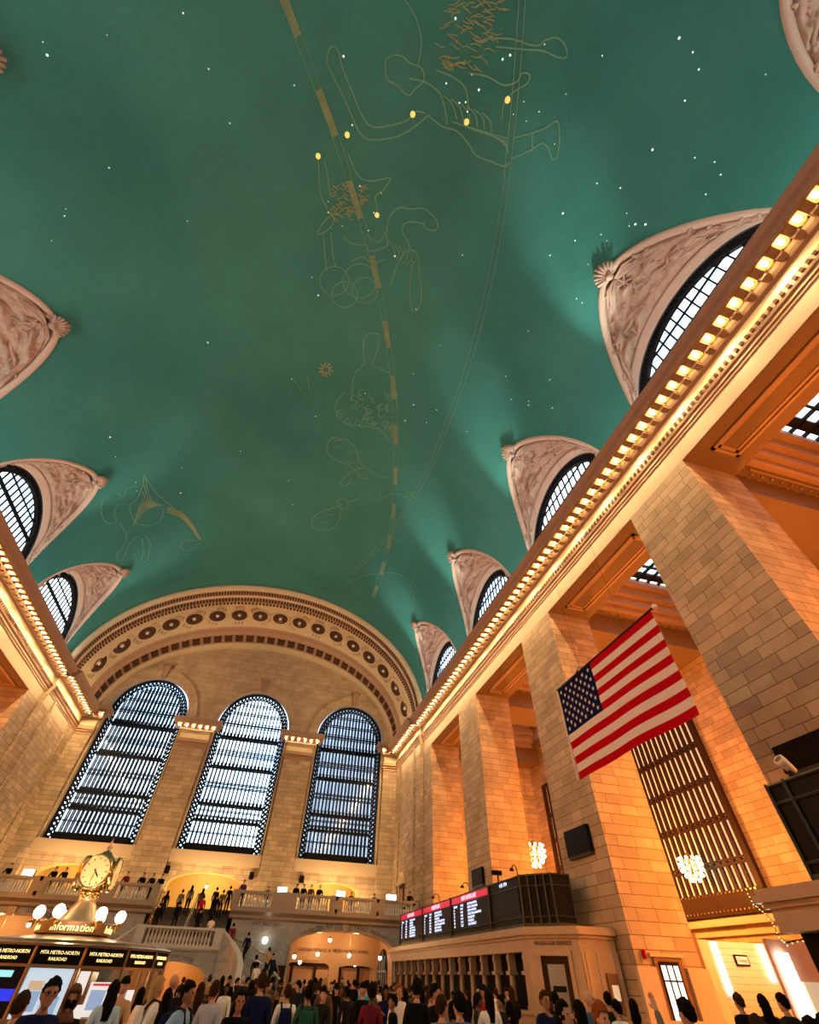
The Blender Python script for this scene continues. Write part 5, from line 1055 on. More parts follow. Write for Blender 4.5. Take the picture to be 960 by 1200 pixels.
 'horned_beast': [(0,0.06,[(-1.91,3.3),(-1.87,3.52),(-1.81,3.85),(-1.74,4.18),(-1.68,4.5),(-1.61,4.82),(-1.5,5.12),(-1.33,5.38),(-1.13,5.6),(-0.98,5.75)]),(0,0.06,[(-1.54,3.4),(-1.46,3.55),(-1.35,3.77),(-1.24,4.03),(-1.13,4.38),(-1.01,4.76),(-0.93,5.04)]),(0,0.07,[(-0.22,2.69),(-0.02,2.94),(0.28,3.29),(0.58,3.55),(0.84,3.64),(1.09,3.63),(1.34,3.59),(1.56,3.51),(1.77,3.41),(1.98,3.31),(2.19,3.21),(2.4,3.11),(2.52,3.1),(2.5,3.26),(2.38,3.52),(2.25,3.75),(2.09,3.93),(1.92,4.09),(1.81,4.24),(1.84,4.41),(1.95,4.57),(2.04,4.72),(2.08,4.86),(2.1,4.99),(2.12,5.07)]),(0,0.07,[(-0.97,5.84),(-0.81,5.9),(-0.61,6),(-0.48,6.13),(-0.48,6.32),(-0.57,6.55),(-0.71,6.78),(-0.95,7.02),(-1.23,7.24),(-1.42,7.33),(-1.41,7.18),(-1.3,6.88),(-1.18,6.62),(-1.05,6.42),(-0.91,6.25),(-0.81,6.13)]),(0,0.07,[(-1.04,7.22),(-0.96,7.54),(-0.85,8),(-0.75,8.43),(-0.65,8.78),(-0.56,9.11),(-0.49,9.33)]),(0,0.07,[(-0.57,6.94),(-0.5,7.24),(-0.39,7.68),(-0.28,8.08),(-0.16,8.39),(-0.05,8.66),(0.03,8.85)]),(0,0.06,[(1.11,9.47),(1.1,9.61),(1.09,9.79),(1.06,9.98),(0.98,10.14),(0.88,10.3),(0.75,10.43),(0.61,10.55),(0.44,10.65),(0.27,10.71),(0.1,10.75),(-0.08,10.76),(-0.25,10.73),(-0.41,10.68),(-0.55,10.6),(-0.67,10.49),(-0.76,10.36),(-0.83,10.21),(-0.87,10.06),(-0.87,9.89),(-0.85,9.72),(-0.8,9.56),(-0.72,9.4),(-0.62,9.26),(-0.49,9.13),(-0.35,9.02),(-0.19,8.93),(-0.03,8.87),(0.14,8.83),(0.31,8.82),(0.47,8.84),(0.63,8.89),(0.77,8.96),(0.89,9.06),(0.98,9.2),(1.06,9.36),(1.11,9.47)]),(0,0.06,[(1.86,10.17),(1.86,10.29),(1.86,10.46),(1.83,10.62),(1.76,10.77),(1.67,10.92),(1.56,11.04),(1.43,11.15),(1.28,11.24),(1.13,11.3),(0.97,11.33),(0.81,11.34),(0.66,11.32),(0.52,11.27),(0.38,11.2),(0.28,11.1),(0.19,10.99),(0.12,10.85),(0.09,10.71),(0.08,10.56),(0.1,10.4),(0.14,10.26),(0.21,10.11),(0.3,9.98),(0.41,9.86),(0.53,9.76),(0.68,9.67),(0.82,9.62),(0.98,9.58),(1.13,9.58),(1.28,9.59),(1.42,9.63),(1.55,9.7),(1.66,9.79),(1.75,9.92),(1.82,10.06),(1.86,10.17)]),(0,0.06,[(3.01,8.87),(3.02,9.02),(3.02,9.24),(2.98,9.45),(2.9,9.64),(2.79,9.83),(2.65,9.99),(2.48,10.13),(2.29,10.25),(2.09,10.33),(1.88,10.38),(1.66,10.39),(1.46,10.37),(1.27,10.31),(1.1,10.22),(0.95,10.1),(0.84,9.95),(0.75,9.78),(0.7,9.6),(0.68,9.41),(0.7,9.21),(0.76,9.02),(0.84,8.84),(0.96,8.66),(1.1,8.51),(1.27,8.38),(1.45,8.27),(1.64,8.2),(1.84,8.15),(2.05,8.14),(2.24,8.16),(2.42,8.21),(2.59,8.29),(2.74,8.4),(2.86,8.56),(2.95,8.74),(3.01,8.87)]),(0,0.06,[(3.21,9.43),(3.21,9.55),(3.21,9.72),(3.19,9.88),(3.13,10.03),(3.04,10.17),(2.94,10.29),(2.81,10.4),(2.67,10.49),(2.51,10.55),(2.36,10.59),(2.2,10.6),(2.04,10.58),(1.9,10.54),(1.77,10.47),(1.65,10.38),(1.56,10.27),(1.5,10.14),(1.45,10),(1.44,9.85),(1.45,9.7),(1.49,9.55),(1.56,9.41),(1.64,9.28),(1.75,9.16),(1.87,9.06),(2.02,8.98),(2.16,8.92),(2.31,8.88),(2.47,8.87),(2.62,8.89),(2.76,8.93),(2.89,8.99),(3,9.07),(3.09,9.19),(3.16,9.33),(3.21,9.43)]),(0,0.07,[(3.24,6.59),(3.15,6.41),(3.03,6.16),(2.95,5.88),(2.92,5.55),(2.93,5.2),(2.98,4.9),(3.09,4.67),(3.23,4.49),(3.4,4.35),(3.6,4.29),(3.82,4.28),(4.05,4.24),(4.3,4.15),(4.56,4.03),(4.81,3.96),(5.04,3.96),(5.26,4),(5.46,4.07),(5.66,4.17),(5.84,4.29),(5.97,4.42),(6.02,4.56),(6,4.7),(5.93,4.81),(5.78,4.88),(5.57,4.91),(5.38,4.9),(5.25,4.82),(5.14,4.71),(5.07,4.62)]),(0,0.07,[(5.09,4.71),(4.92,4.73),(4.67,4.77),(4.44,4.82),(4.25,4.89),(4.07,4.97),(3.94,5.08),(3.9,5.22),(3.91,5.4),(3.96,5.56),(4.09,5.68),(4.26,5.79),(4.41,5.91),(4.52,6.06),(4.6,6.22),(4.65,6.33)]),(0,0.07,[(4.65,6.33),(4.56,6.43),(4.42,6.56),(4.3,6.76),(4.21,7.04),(4.14,7.38),(4.08,7.74),(4.04,8.13),(4.02,8.54),(4,8.82)]),(0,0.07,[(4.65,6.33),(4.8,6.32),(5.01,6.31),(5.21,6.41),(5.38,6.67),(5.54,7.05),(5.71,7.45),(5.89,7.86),(6.07,8.29),(6.21,8.67),(6.28,8.96),(6.31,9.19),(6.3,9.4),(6.26,9.62),(6.18,9.81),(6.07,9.9),(5.94,9.86),(5.78,9.72),(5.63,9.47),(5.49,9.1),(5.36,8.63),(5.25,8.17),(5.16,7.68),(5.09,7.21),(5.05,6.88)]),(0,0.06,[(0.29,6.99),(0.46,7.05),(0.71,7.14),(0.97,7.19),(1.23,7.14),(1.51,7.05),(1.75,7.01),(1.9,7.08),(2,7.2),(2.15,7.24),(2.42,7.14),(2.74,6.96),(2.99,6.77),(3.16,6.58),(3.26,6.39),(3.33,6.26)]),(0,0.055,[(3.36,6.35),(3.48,6.45),(3.64,6.59),(3.76,6.73),(3.78,6.89),(3.76,7.04),(3.75,7.15)]),(0,0.055,[(3.65,6.36),(3.77,6.45),(3.94,6.59),(4.05,6.74),(4.07,6.9),(4.03,7.06),(3.99,7.18)]),(0,0.055,[(3.95,6.36),(4.07,6.46),(4.24,6.6),(4.35,6.74),(4.35,6.91),(4.29,7.08),(4.24,7.2)]),(0,0.055,[(4.25,6.37),(4.37,6.46),(4.55,6.6),(4.65,6.75),(4.64,6.92),(4.55,7.1),(4.49,7.23)]),(0,0.055,[(4.55,6.37),(4.67,6.47),(4.85,6.6),(4.95,6.75),(4.92,6.93),(4.82,7.12),(4.74,7.25)]),(0,0.055,[(4.84,6.37),(4.97,6.47),(5.15,6.6),(5.25,6.76),(5.21,6.94),(5.08,7.13),(4.99,7.27)]),(0,0.06,[(1.05,8.22),(1.22,8.07),(1.48,7.87),(1.73,7.74),(1.95,7.77),(2.18,7.87),(2.42,7.9),(2.73,7.77),(3.05,7.56),(3.27,7.41)]),(0,0.06,[(1.73,6.4),(1.98,6.48),(2.32,6.59),(2.59,6.59),(2.75,6.4),(2.84,6.11),(2.89,5.9)]),(1,0.04,[(-0.95,4.65),(-0.88,4.64),(-0.79,4.66),(-0.69,4.72),(-0.6,4.79)]),(1,0.04,[(-0.36,5.46),(-0.29,5.47),(-0.19,5.49),(-0.08,5.54),(0,5.6)]),(1,0.04,[(-0.45,4.99),(-0.36,4.98),(-0.26,4.95),(-0.17,4.84),(-0.1,4.73)]),(1,0.04,[(-0.78,6.14),(-0.71,6.03),(-0.6,5.93),(-0.49,5.91),(-0.39,5.92)]),(1,0.04,[(0.31,5.54),(0.4,5.51),(0.52,5.47),(0.63,5.41),(0.72,5.36)]),(1,0.04,[(-0.23,5.5),(-0.14,5.5),(-0.02,5.48),(0.08,5.39),(0.16,5.29)]),(1,0.04,[(0.47,5.27),(0.56,5.37),(0.67,5.47),(0.76,5.46),(0.82,5.43)]),(1,0.04,[(-0.32,5.78),(-0.24,5.82),(-0.13,5.87),(-0.03,5.89),(0.05,5.9)]),(1,0.04,[(-0.76,5.46),(-0.7,5.46),(-0.6,5.49),(-0.5,5.55),(-0.42,5.62)]),(1,0.04,[(0.06,5.76),(0.14,5.7),(0.25,5.64),(0.38,5.7),(0.48,5.77)]),(1,0.04,[(-0.17,4.59),(-0.09,4.64),(0.01,4.7),(0.11,4.71),(0.19,4.72)]),(1,0.04,[(-0.41,5.9),(-0.32,5.88),(-0.21,5.86),(-0.08,5.89),(0.01,5.92)]),(1,0.04,[(0.32,5.68),(0.41,5.77),(0.52,5.86),(0.61,5.86),(0.68,5.83)]),(1,0.04,[(0.01,5.39),(0.1,5.39),(0.22,5.4),(0.34,5.4),(0.43,5.39)]),(1,0.04,[(0.34,4.63),(0.42,4.6),(0.53,4.56),(0.62,4.47),(0.7,4.39)]),(1,0.04,[(-0.26,5.17),(-0.17,5.13),(-0.06,5.1),(0.06,5.13),(0.16,5.17)]),(1,0.04,[(-0.8,4.43),(-0.71,4.51),(-0.6,4.58),(-0.5,4.56),(-0.43,4.52)]),(1,0.04,[(-0.13,4.32),(-0.05,4.4),(0.04,4.49),(0.12,4.51),(0.18,4.5)]),(1,0.04,[(-0.41,4.19),(-0.33,4.23),(-0.23,4.28),(-0.13,4.3),(-0.06,4.31)]),(1,0.04,[(-0.26,4.17),(-0.19,4.12),(-0.09,4.09),(0.03,4.16),(0.13,4.24)]),(1,0.04,[(-0.41,4.45),(-0.31,4.48),(-0.19,4.49),(-0.08,4.42),(-0,4.33)]),(1,0.04,[(0.17,5.57),(0.26,5.52),(0.38,5.46),(0.49,5.43),(0.59,5.42)]),(1,0.04,[(-0.28,4.21),(-0.17,4.25),(-0.05,4.28),(0.06,4.2),(0.13,4.12)]),(1,0.04,[(0.2,5.66),(0.29,5.65),(0.41,5.63),(0.53,5.57),(0.61,5.5)]),(1,0.04,[(0.19,5.35),(0.27,5.28),(0.39,5.22),(0.51,5.23),(0.62,5.26)]),(1,0.04,[(-0.81,6),(-0.74,6),(-0.65,6.02),(-0.55,6.1),(-0.47,6.17)]),(1,0.04,[(0.05,4.81),(0.14,4.87),(0.27,4.91),(0.37,4.88),(0.45,4.83)]),(1,0.04,[(-0.47,5.37),(-0.38,5.34),(-0.27,5.29),(-0.16,5.24),(-0.07,5.2)]),(1,0.04,[(-0.97,4.84),(-0.87,4.86),(-0.75,4.87),(-0.65,4.78),(-0.57,4.68)]),(1,0.04,[(-0.69,5.71),(-0.6,5.73),(-0.48,5.72),(-0.39,5.59),(-0.32,5.46)]),(1,0.04,[(-0.84,4.48),(-0.74,4.5),(-0.63,4.5),(-0.53,4.4),(-0.45,4.29)]),(1,0.04,[(0.09,5.74),(0.17,5.67),(0.28,5.61),(0.41,5.65),(0.52,5.69)]),(1,0.04,[(-0.5,5.06),(-0.44,5.06),(-0.36,5.07),(-0.27,5.17),(-0.19,5.26)]),(1,0.04,[(-0.51,5.82),(-0.41,5.84),(-0.3,5.83),(-0.2,5.71),(-0.13,5.59)]),(1,0.04,[(-0.52,5.29),(-0.42,5.35),(-0.3,5.41),(-0.2,5.37),(-0.12,5.32)]),(1,0.04,[(-0.74,5.9),(-0.65,5.88),(-0.53,5.85),(-0.43,5.77),(-0.35,5.69)]),(1,0.04,[(-0.83,5.76),(-0.75,5.67),(-0.65,5.58),(-0.53,5.56),(-0.44,5.56)]),(1,0.04,[(-0.95,4.94),(-0.85,4.99),(-0.72,5),(-0.62,4.91),(-0.54,4.81)]),(1,0.04,[(-0.17,4.79),(-0.11,4.79),(-0.03,4.81),(0.06,4.9),(0.14,4.99)]),(1,0.04,[(-0.51,6.05),(-0.44,6.12),(-0.34,6.19),(-0.25,6.23),(-0.18,6.24)]),(1,0.04,[(1.07,3.91),(1.13,3.96),(1.21,4.01),(1.28,4.02),(1.33,4.01)]),(1,0.04,[(1.09,4.82),(1.14,4.73),(1.21,4.65),(1.3,4.64),(1.37,4.64)]),(1,0.04,[(0.73,4.49),(0.8,4.49),(0.89,4.49),(0.98,4.48),(1.05,4.47)]),(1,0.04,[(0.91,4.75),(0.98,4.81),(1.06,4.86),(1.14,4.86),(1.19,4.84)]),(1,0.04,[(0.61,4.15),(0.67,4.08),(0.74,4.02),(0.83,4.01),(0.9,4.01)]),(1,0.04,[(0.89,4.11),(0.96,4.09),(1.04,4.08),(1.13,4.1),(1.2,4.12)]),(1,0.04,[(0.9,4.71),(0.95,4.7),(1.01,4.7),(1.09,4.77),(1.16,4.84)]),(1,0.04,[(0.96,5.02),(1.01,4.92),(1.08,4.83),(1.18,4.84),(1.25,4.88)]),(1,0.04,[(0.84,4.87),(0.92,4.95),(1.01,5.01),(1.09,4.97),(1.14,4.92)]),(1,0.04,[(0.82,3.96),(0.89,3.97),(0.98,3.96),(1.06,3.91),(1.12,3.85)]),(1,0.04,[(0.79,4.08),(0.85,4.06),(0.94,4.03),(1.03,4.01),(1.1,4)]),(1,0.04,[(0.84,4.42),(0.89,4.32),(0.95,4.22),(1.04,4.23),(1.12,4.26)]),(1,0.04,[(1.13,4.68),(1.18,4.6),(1.26,4.54),(1.36,4.56),(1.44,4.6)]),(1,0.04,[(0.83,4.56),(0.89,4.58),(0.96,4.61),(1.04,4.64),(1.1,4.66)]),(1,0.04,[(1.18,4.42),(1.24,4.4),(1.33,4.37),(1.4,4.32),(1.46,4.27)]),(1,0.04,[(1,4.56),(1.05,4.5),(1.12,4.46),(1.22,4.52),(1.3,4.6)]),(1,0.04,[(0.96,4.81),(1.01,4.7),(1.08,4.6),(1.17,4.61),(1.24,4.64)]),(1,0.04,[(0.71,4.27),(0.78,4.23),(0.86,4.19),(0.95,4.2),(1.03,4.21)])],
 'woolly_beast': [(0,0.07,[(4.04,12.37),(3.85,12.38),(3.57,12.41),(3.33,12.49),(3.18,12.65),(3.07,12.87),(3.01,13.14),(3.02,13.46),(3.09,13.84),(3.16,14.19),(3.26,14.45),(3.38,14.69),(3.4,14.96),(3.25,15.29),(3.02,15.66),(2.85,16.05),(2.81,16.47),(2.84,16.92),(2.89,17.35),(2.96,17.78),(3.05,18.19),(3.11,18.48)]),(0,0.06,[(4.07,12.49),(4.1,12.72),(4.14,13.05),(4.16,13.41),(4.12,13.81),(4.06,14.25),(4.02,14.59),(4.01,14.76),(4.01,14.84),(4.01,14.88)]),(0,0.06,[(4.01,14.88),(4.24,14.89),(4.55,14.9),(4.87,14.92),(5.18,14.93),(5.49,14.96),(5.76,15.07),(5.97,15.3),(6.13,15.62),(6.29,15.99),(6.49,16.45),(6.68,16.97),(6.81,17.35)]),(0,0.06,[(5.02,17.86),(4.97,17.9),(4.9,17.95),(4.83,17.95),(4.77,17.94),(4.71,17.9),(4.67,17.84),(4.65,17.77),(4.64,17.7),(4.66,17.62),(4.7,17.55),(4.76,17.5),(4.81,17.46)]),(0,0.06,[(7.38,20.1),(7.35,20.17),(7.3,20.26),(7.23,20.31),(7.16,20.33),(7.09,20.32),(7.02,20.28),(6.98,20.21),(6.95,20.13),(6.96,20.04),(6.99,19.95),(7.05,19.88),(7.11,19.83)]),(0,0.06,[(4.92,18.63),(4.89,18.74),(4.83,18.86),(4.75,18.94),(4.64,18.99),(4.54,18.99),(4.44,18.95),(4.37,18.87),(4.32,18.77),(4.32,18.65),(4.35,18.53),(4.42,18.42),(4.5,18.34)]),(0,0.06,[(4.71,17.59),(4.66,17.61),(4.6,17.64),(4.55,17.64),(4.49,17.63),(4.44,17.61),(4.4,17.58),(4.36,17.54),(4.33,17.49),(4.31,17.44),(4.3,17.38),(4.3,17.31),(4.31,17.26)]),(0,0.06,[(7.15,19.62),(7.11,19.69),(7.05,19.75),(6.98,19.79),(6.91,19.81),(6.84,19.8),(6.77,19.77),(6.72,19.72),(6.68,19.65),(6.66,19.57),(6.66,19.49),(6.69,19.4),(6.72,19.33)]),(0,0.06,[(2.64,20.02),(2.61,20.13),(2.54,20.26),(2.45,20.33),(2.35,20.38),(2.24,20.37),(2.14,20.32),(2.07,20.23),(2.03,20.12),(2.03,19.99),(2.07,19.87),(2.15,19.76),(2.23,19.69)]),(0,0.06,[(3.75,20.86),(3.69,20.88),(3.61,20.9),(3.53,20.9),(3.46,20.87),(3.4,20.83),(3.35,20.77),(3.32,20.69),(3.3,20.61),(3.3,20.52),(3.32,20.43),(3.36,20.34),(3.39,20.27)]),(0,0.06,[(3.81,17.69),(3.74,17.72),(3.65,17.74),(3.57,17.71),(3.51,17.65),(3.47,17.58),(3.45,17.49),(3.47,17.39),(3.51,17.31),(3.57,17.24),(3.65,17.19),(3.74,17.19),(3.81,17.2)]),(0,0.06,[(2.55,19.89),(2.5,19.95),(2.43,20.02),(2.36,20.03),(2.28,20.02),(2.22,19.96),(2.19,19.88),(2.19,19.79),(2.22,19.7),(2.27,19.64),(2.35,19.59),(2.43,19.6),(2.49,19.62)]),(0,0.06,[(7.11,19.81),(7.05,19.83),(6.97,19.84),(6.91,19.81),(6.86,19.76),(6.83,19.69),(6.82,19.6),(6.84,19.52),(6.88,19.44),(6.93,19.39),(7,19.35),(7.08,19.36),(7.14,19.37)]),(0,0.06,[(6.56,16.39),(6.54,16.45),(6.5,16.51),(6.45,16.55),(6.39,16.57),(6.33,16.56),(6.28,16.54),(6.24,16.49),(6.22,16.43),(6.23,16.36),(6.25,16.3),(6.29,16.24),(6.34,16.21)]),(0,0.06,[(3.99,17.99),(3.92,18.04),(3.84,18.09),(3.75,18.09),(3.67,18.07),(3.61,18.01),(3.56,17.94),(3.54,17.84),(3.55,17.75),(3.59,17.66),(3.64,17.58),(3.73,17.53),(3.8,17.5)]),(0,0.06,[(4.9,19.38),(4.89,19.48),(4.86,19.61),(4.78,19.71),(4.69,19.77),(4.59,19.79),(4.49,19.77),(4.41,19.71),(4.36,19.61),(4.34,19.5),(4.36,19.38),(4.43,19.27),(4.49,19.19)]),(0,0.06,[(5.83,18.06),(5.8,18.14),(5.75,18.23),(5.68,18.28),(5.6,18.3),(5.52,18.29),(5.45,18.24),(5.41,18.17),(5.39,18.08),(5.4,17.99),(5.44,17.9),(5.51,17.84),(5.58,17.8)]),(0,0.06,[(4.89,18.94),(4.84,19.01),(4.78,19.1),(4.69,19.14),(4.61,19.14),(4.53,19.1),(4.48,19.03),(4.45,18.94),(4.46,18.84),(4.5,18.75),(4.56,18.68),(4.65,18.64),(4.73,18.63)]),(0,0.06,[(4.84,19.53),(4.8,19.57),(4.75,19.61),(4.7,19.63),(4.65,19.63),(4.6,19.62),(4.55,19.6),(4.51,19.57),(4.48,19.52),(4.47,19.46),(4.46,19.4),(4.47,19.34),(4.49,19.29)]),(0,0.06,[(4.78,20.11),(4.72,20.17),(4.64,20.23),(4.56,20.25),(4.48,20.24),(4.41,20.2),(4.35,20.13),(4.32,20.04),(4.32,19.94),(4.34,19.85),(4.39,19.76),(4.46,19.69),(4.53,19.65)]),(0,0.06,[(5.92,19.95),(5.87,20.04),(5.79,20.13),(5.71,20.18),(5.61,20.21),(5.52,20.2),(5.44,20.16),(5.37,20.09),(5.33,19.99),(5.31,19.89),(5.32,19.77),(5.37,19.66),(5.42,19.58)]),(0,0.06,[(3.63,18.95),(3.61,19.01),(3.56,19.08),(3.51,19.13),(3.45,19.16),(3.38,19.16),(3.32,19.15),(3.27,19.11),(3.23,19.06),(3.2,19),(3.2,18.93),(3.21,18.85),(3.24,18.78)]),(0,0.06,[(4.42,18.64),(4.38,18.68),(4.32,18.72),(4.26,18.73),(4.2,18.73),(4.14,18.71),(4.09,18.67),(4.06,18.62),(4.04,18.56),(4.03,18.49),(4.04,18.42),(4.08,18.35),(4.11,18.3)]),(0,0.06,[(6.69,19.94),(6.65,19.96),(6.59,19.99),(6.54,19.99),(6.5,19.99),(6.45,19.97),(6.41,19.94),(6.38,19.9),(6.36,19.85),(6.34,19.8),(6.34,19.74),(6.35,19.68),(6.36,19.63)]),(0,0.06,[(6,16.75),(5.96,16.8),(5.9,16.86),(5.84,16.89),(5.77,16.9),(5.7,16.9),(5.64,16.87),(5.59,16.82),(5.55,16.77),(5.53,16.7),(5.53,16.62),(5.55,16.54),(5.57,16.48)]),(0,0.06,[(3.93,18.64),(3.89,18.67),(3.82,18.71),(3.76,18.72),(3.7,18.71),(3.65,18.68),(3.6,18.64),(3.57,18.59),(3.55,18.53),(3.55,18.46),(3.56,18.39),(3.59,18.32),(3.62,18.27)]),(0,0.06,[(4.49,20.7),(4.44,20.72),(4.37,20.73),(4.31,20.71),(4.26,20.68),(4.22,20.64),(4.18,20.58),(4.16,20.52),(4.15,20.45),(4.16,20.38),(4.18,20.31),(4.22,20.24),(4.25,20.19)]),(0,0.06,[(4.12,20.39),(4.09,20.46),(4.03,20.53),(3.96,20.56),(3.89,20.56),(3.83,20.52),(3.79,20.47),(3.77,20.39),(3.77,20.3),(3.81,20.23),(3.86,20.17),(3.94,20.14),(4,20.13)]),(0,0.06,[(5.15,19.21),(5.09,19.31),(4.99,19.41),(4.87,19.45),(4.76,19.45),(4.66,19.39),(4.59,19.29),(4.56,19.17),(4.56,19.03),(4.62,18.91),(4.7,18.81),(4.82,18.75),(4.93,18.73)]),(0,0.06,[(3.88,17.82),(3.87,17.89),(3.84,17.96),(3.79,18.01),(3.74,18.06),(3.68,18.08),(3.62,18.09),(3.56,18.08),(3.51,18.05),(3.47,18),(3.44,17.94),(3.43,17.87),(3.43,17.81)]),(0,0.06,[(3.32,18.38),(3.25,18.42),(3.17,18.45),(3.09,18.44),(3.02,18.4),(2.97,18.33),(2.94,18.25),(2.94,18.16),(2.97,18.07),(3.02,17.99),(3.09,17.93),(3.17,17.91),(3.25,17.9)]),(0,0.06,[(6.29,18.03),(6.23,18.05),(6.16,18.08),(6.09,18.07),(6.03,18.05),(5.98,18.01),(5.94,17.95),(5.91,17.88),(5.9,17.81),(5.91,17.73),(5.93,17.66),(5.98,17.59),(6.02,17.53)]),(0,0.06,[(6.23,17.17),(6.14,17.21),(6.02,17.22),(5.92,17.18),(5.85,17.11),(5.81,17),(5.8,16.88),(5.84,16.76),(5.9,16.66),(5.99,16.59),(6.1,16.56),(6.21,16.58),(6.3,16.62)]),(0,0.06,[(6.48,19.63),(6.41,19.68),(6.32,19.73),(6.23,19.72),(6.16,19.68),(6.11,19.6),(6.08,19.51),(6.09,19.4),(6.12,19.3),(6.19,19.23),(6.26,19.17),(6.36,19.17),(6.43,19.18)]),(0,0.06,[(5.32,19.66),(5.28,19.76),(5.22,19.87),(5.14,19.95),(5.04,19.99),(4.94,20),(4.85,19.97),(4.77,19.9),(4.71,19.81),(4.69,19.7),(4.7,19.58),(4.75,19.47),(4.8,19.38)]),(0,0.06,[(5.53,19.7),(5.51,19.78),(5.47,19.88),(5.41,19.94),(5.34,19.98),(5.26,19.98),(5.19,19.95),(5.14,19.89),(5.1,19.82),(5.1,19.73),(5.12,19.64),(5.18,19.56),(5.23,19.5)]),(0,0.06,[(6.39,17.99),(6.34,18.07),(6.27,18.16),(6.18,18.19),(6.09,18.18),(6.01,18.13),(5.96,18.05),(5.94,17.95),(5.96,17.84),(6.02,17.75),(6.09,17.69),(6.19,17.67),(6.27,17.67)]),(0,0.06,[(6.04,18.63),(6.01,18.71),(5.97,18.81),(5.91,18.87),(5.84,18.92),(5.76,18.94),(5.68,18.94),(5.61,18.91),(5.54,18.86),(5.5,18.79),(5.48,18.7),(5.48,18.6),(5.5,18.52)]),(0,0.06,[(3.87,18.76),(3.8,18.83),(3.71,18.9),(3.61,18.92),(3.52,18.9),(3.44,18.84),(3.39,18.76),(3.37,18.66),(3.37,18.55),(3.41,18.44),(3.48,18.36),(3.58,18.3),(3.66,18.28)]),(0,0.06,[(7.17,19.67),(7.08,19.7),(6.98,19.7),(6.89,19.65),(6.83,19.58),(6.79,19.47),(6.78,19.36),(6.81,19.24),(6.87,19.14),(6.95,19.07),(7.05,19.02),(7.15,19.03),(7.23,19.05)]),(0,0.06,[(5.69,18.39),(5.62,18.43),(5.53,18.46),(5.45,18.45),(5.37,18.41),(5.32,18.34),(5.29,18.26),(5.29,18.16),(5.32,18.07),(5.37,17.99),(5.44,17.93),(5.53,17.9),(5.61,17.9)]),(0,0.06,[(6.95,19.41),(6.92,19.52),(6.86,19.63),(6.77,19.71),(6.67,19.74),(6.57,19.72),(6.49,19.67),(6.43,19.57),(6.41,19.46),(6.43,19.34),(6.48,19.23),(6.57,19.15),(6.65,19.1)]),(0,0.06,[(3.32,20.44),(3.31,20.54),(3.27,20.66),(3.18,20.73),(3.09,20.76),(3,20.73),(2.93,20.65),(2.91,20.55),(2.92,20.43),(2.98,20.34),(3.07,20.27),(3.17,20.28),(3.25,20.31)]),(0,0.06,[(6.19,17.91),(6.14,17.93),(6.08,17.95),(6.02,17.94),(5.97,17.91),(5.93,17.86),(5.92,17.8),(5.92,17.73),(5.94,17.67),(5.97,17.61),(6.02,17.57),(6.09,17.55),(6.14,17.54)]),(0,0.07,[(2.34,17.94),(2.21,18.15),(2.03,18.45),(1.9,18.75),(1.82,19.04),(1.79,19.33),(1.82,19.62),(1.94,19.92),(2.12,20.23),(2.34,20.47),(2.58,20.64),(2.85,20.75),(3.17,20.79),(3.55,20.73),(3.98,20.59),(4.43,20.46),(4.94,20.33),(5.46,20.19),(5.93,20.16),(6.3,20.32),(6.6,20.58),(6.88,20.8),(7.12,20.89),(7.33,20.93),(7.47,20.95)])],
 'triangle_and_flower': [(0,0.05,[(-1.92,17.98),(-0.04,20.13),(-0.88,17.39)]),(1,0.12,[(0.72,16.38),(1.09,16.42)]),(1,0.12,[(0.7,16.52),(0.95,16.8)]),(1,0.12,[(0.61,16.63),(0.65,17.05)]),(1,0.12,[(0.49,16.67),(0.29,17.06)]),(1,0.12,[(0.38,16.62),(0.02,16.83)]),(1,0.12,[(0.32,16.51),(-0.05,16.46)]),(1,0.12,[(0.34,16.37),(0.09,16.09)]),(1,0.12,[(0.43,16.26),(0.39,15.86)]),(1,0.12,[(0.55,16.22),(0.74,15.84)]),(1,0.12,[(0.66,16.27),(1.01,16.06)])],
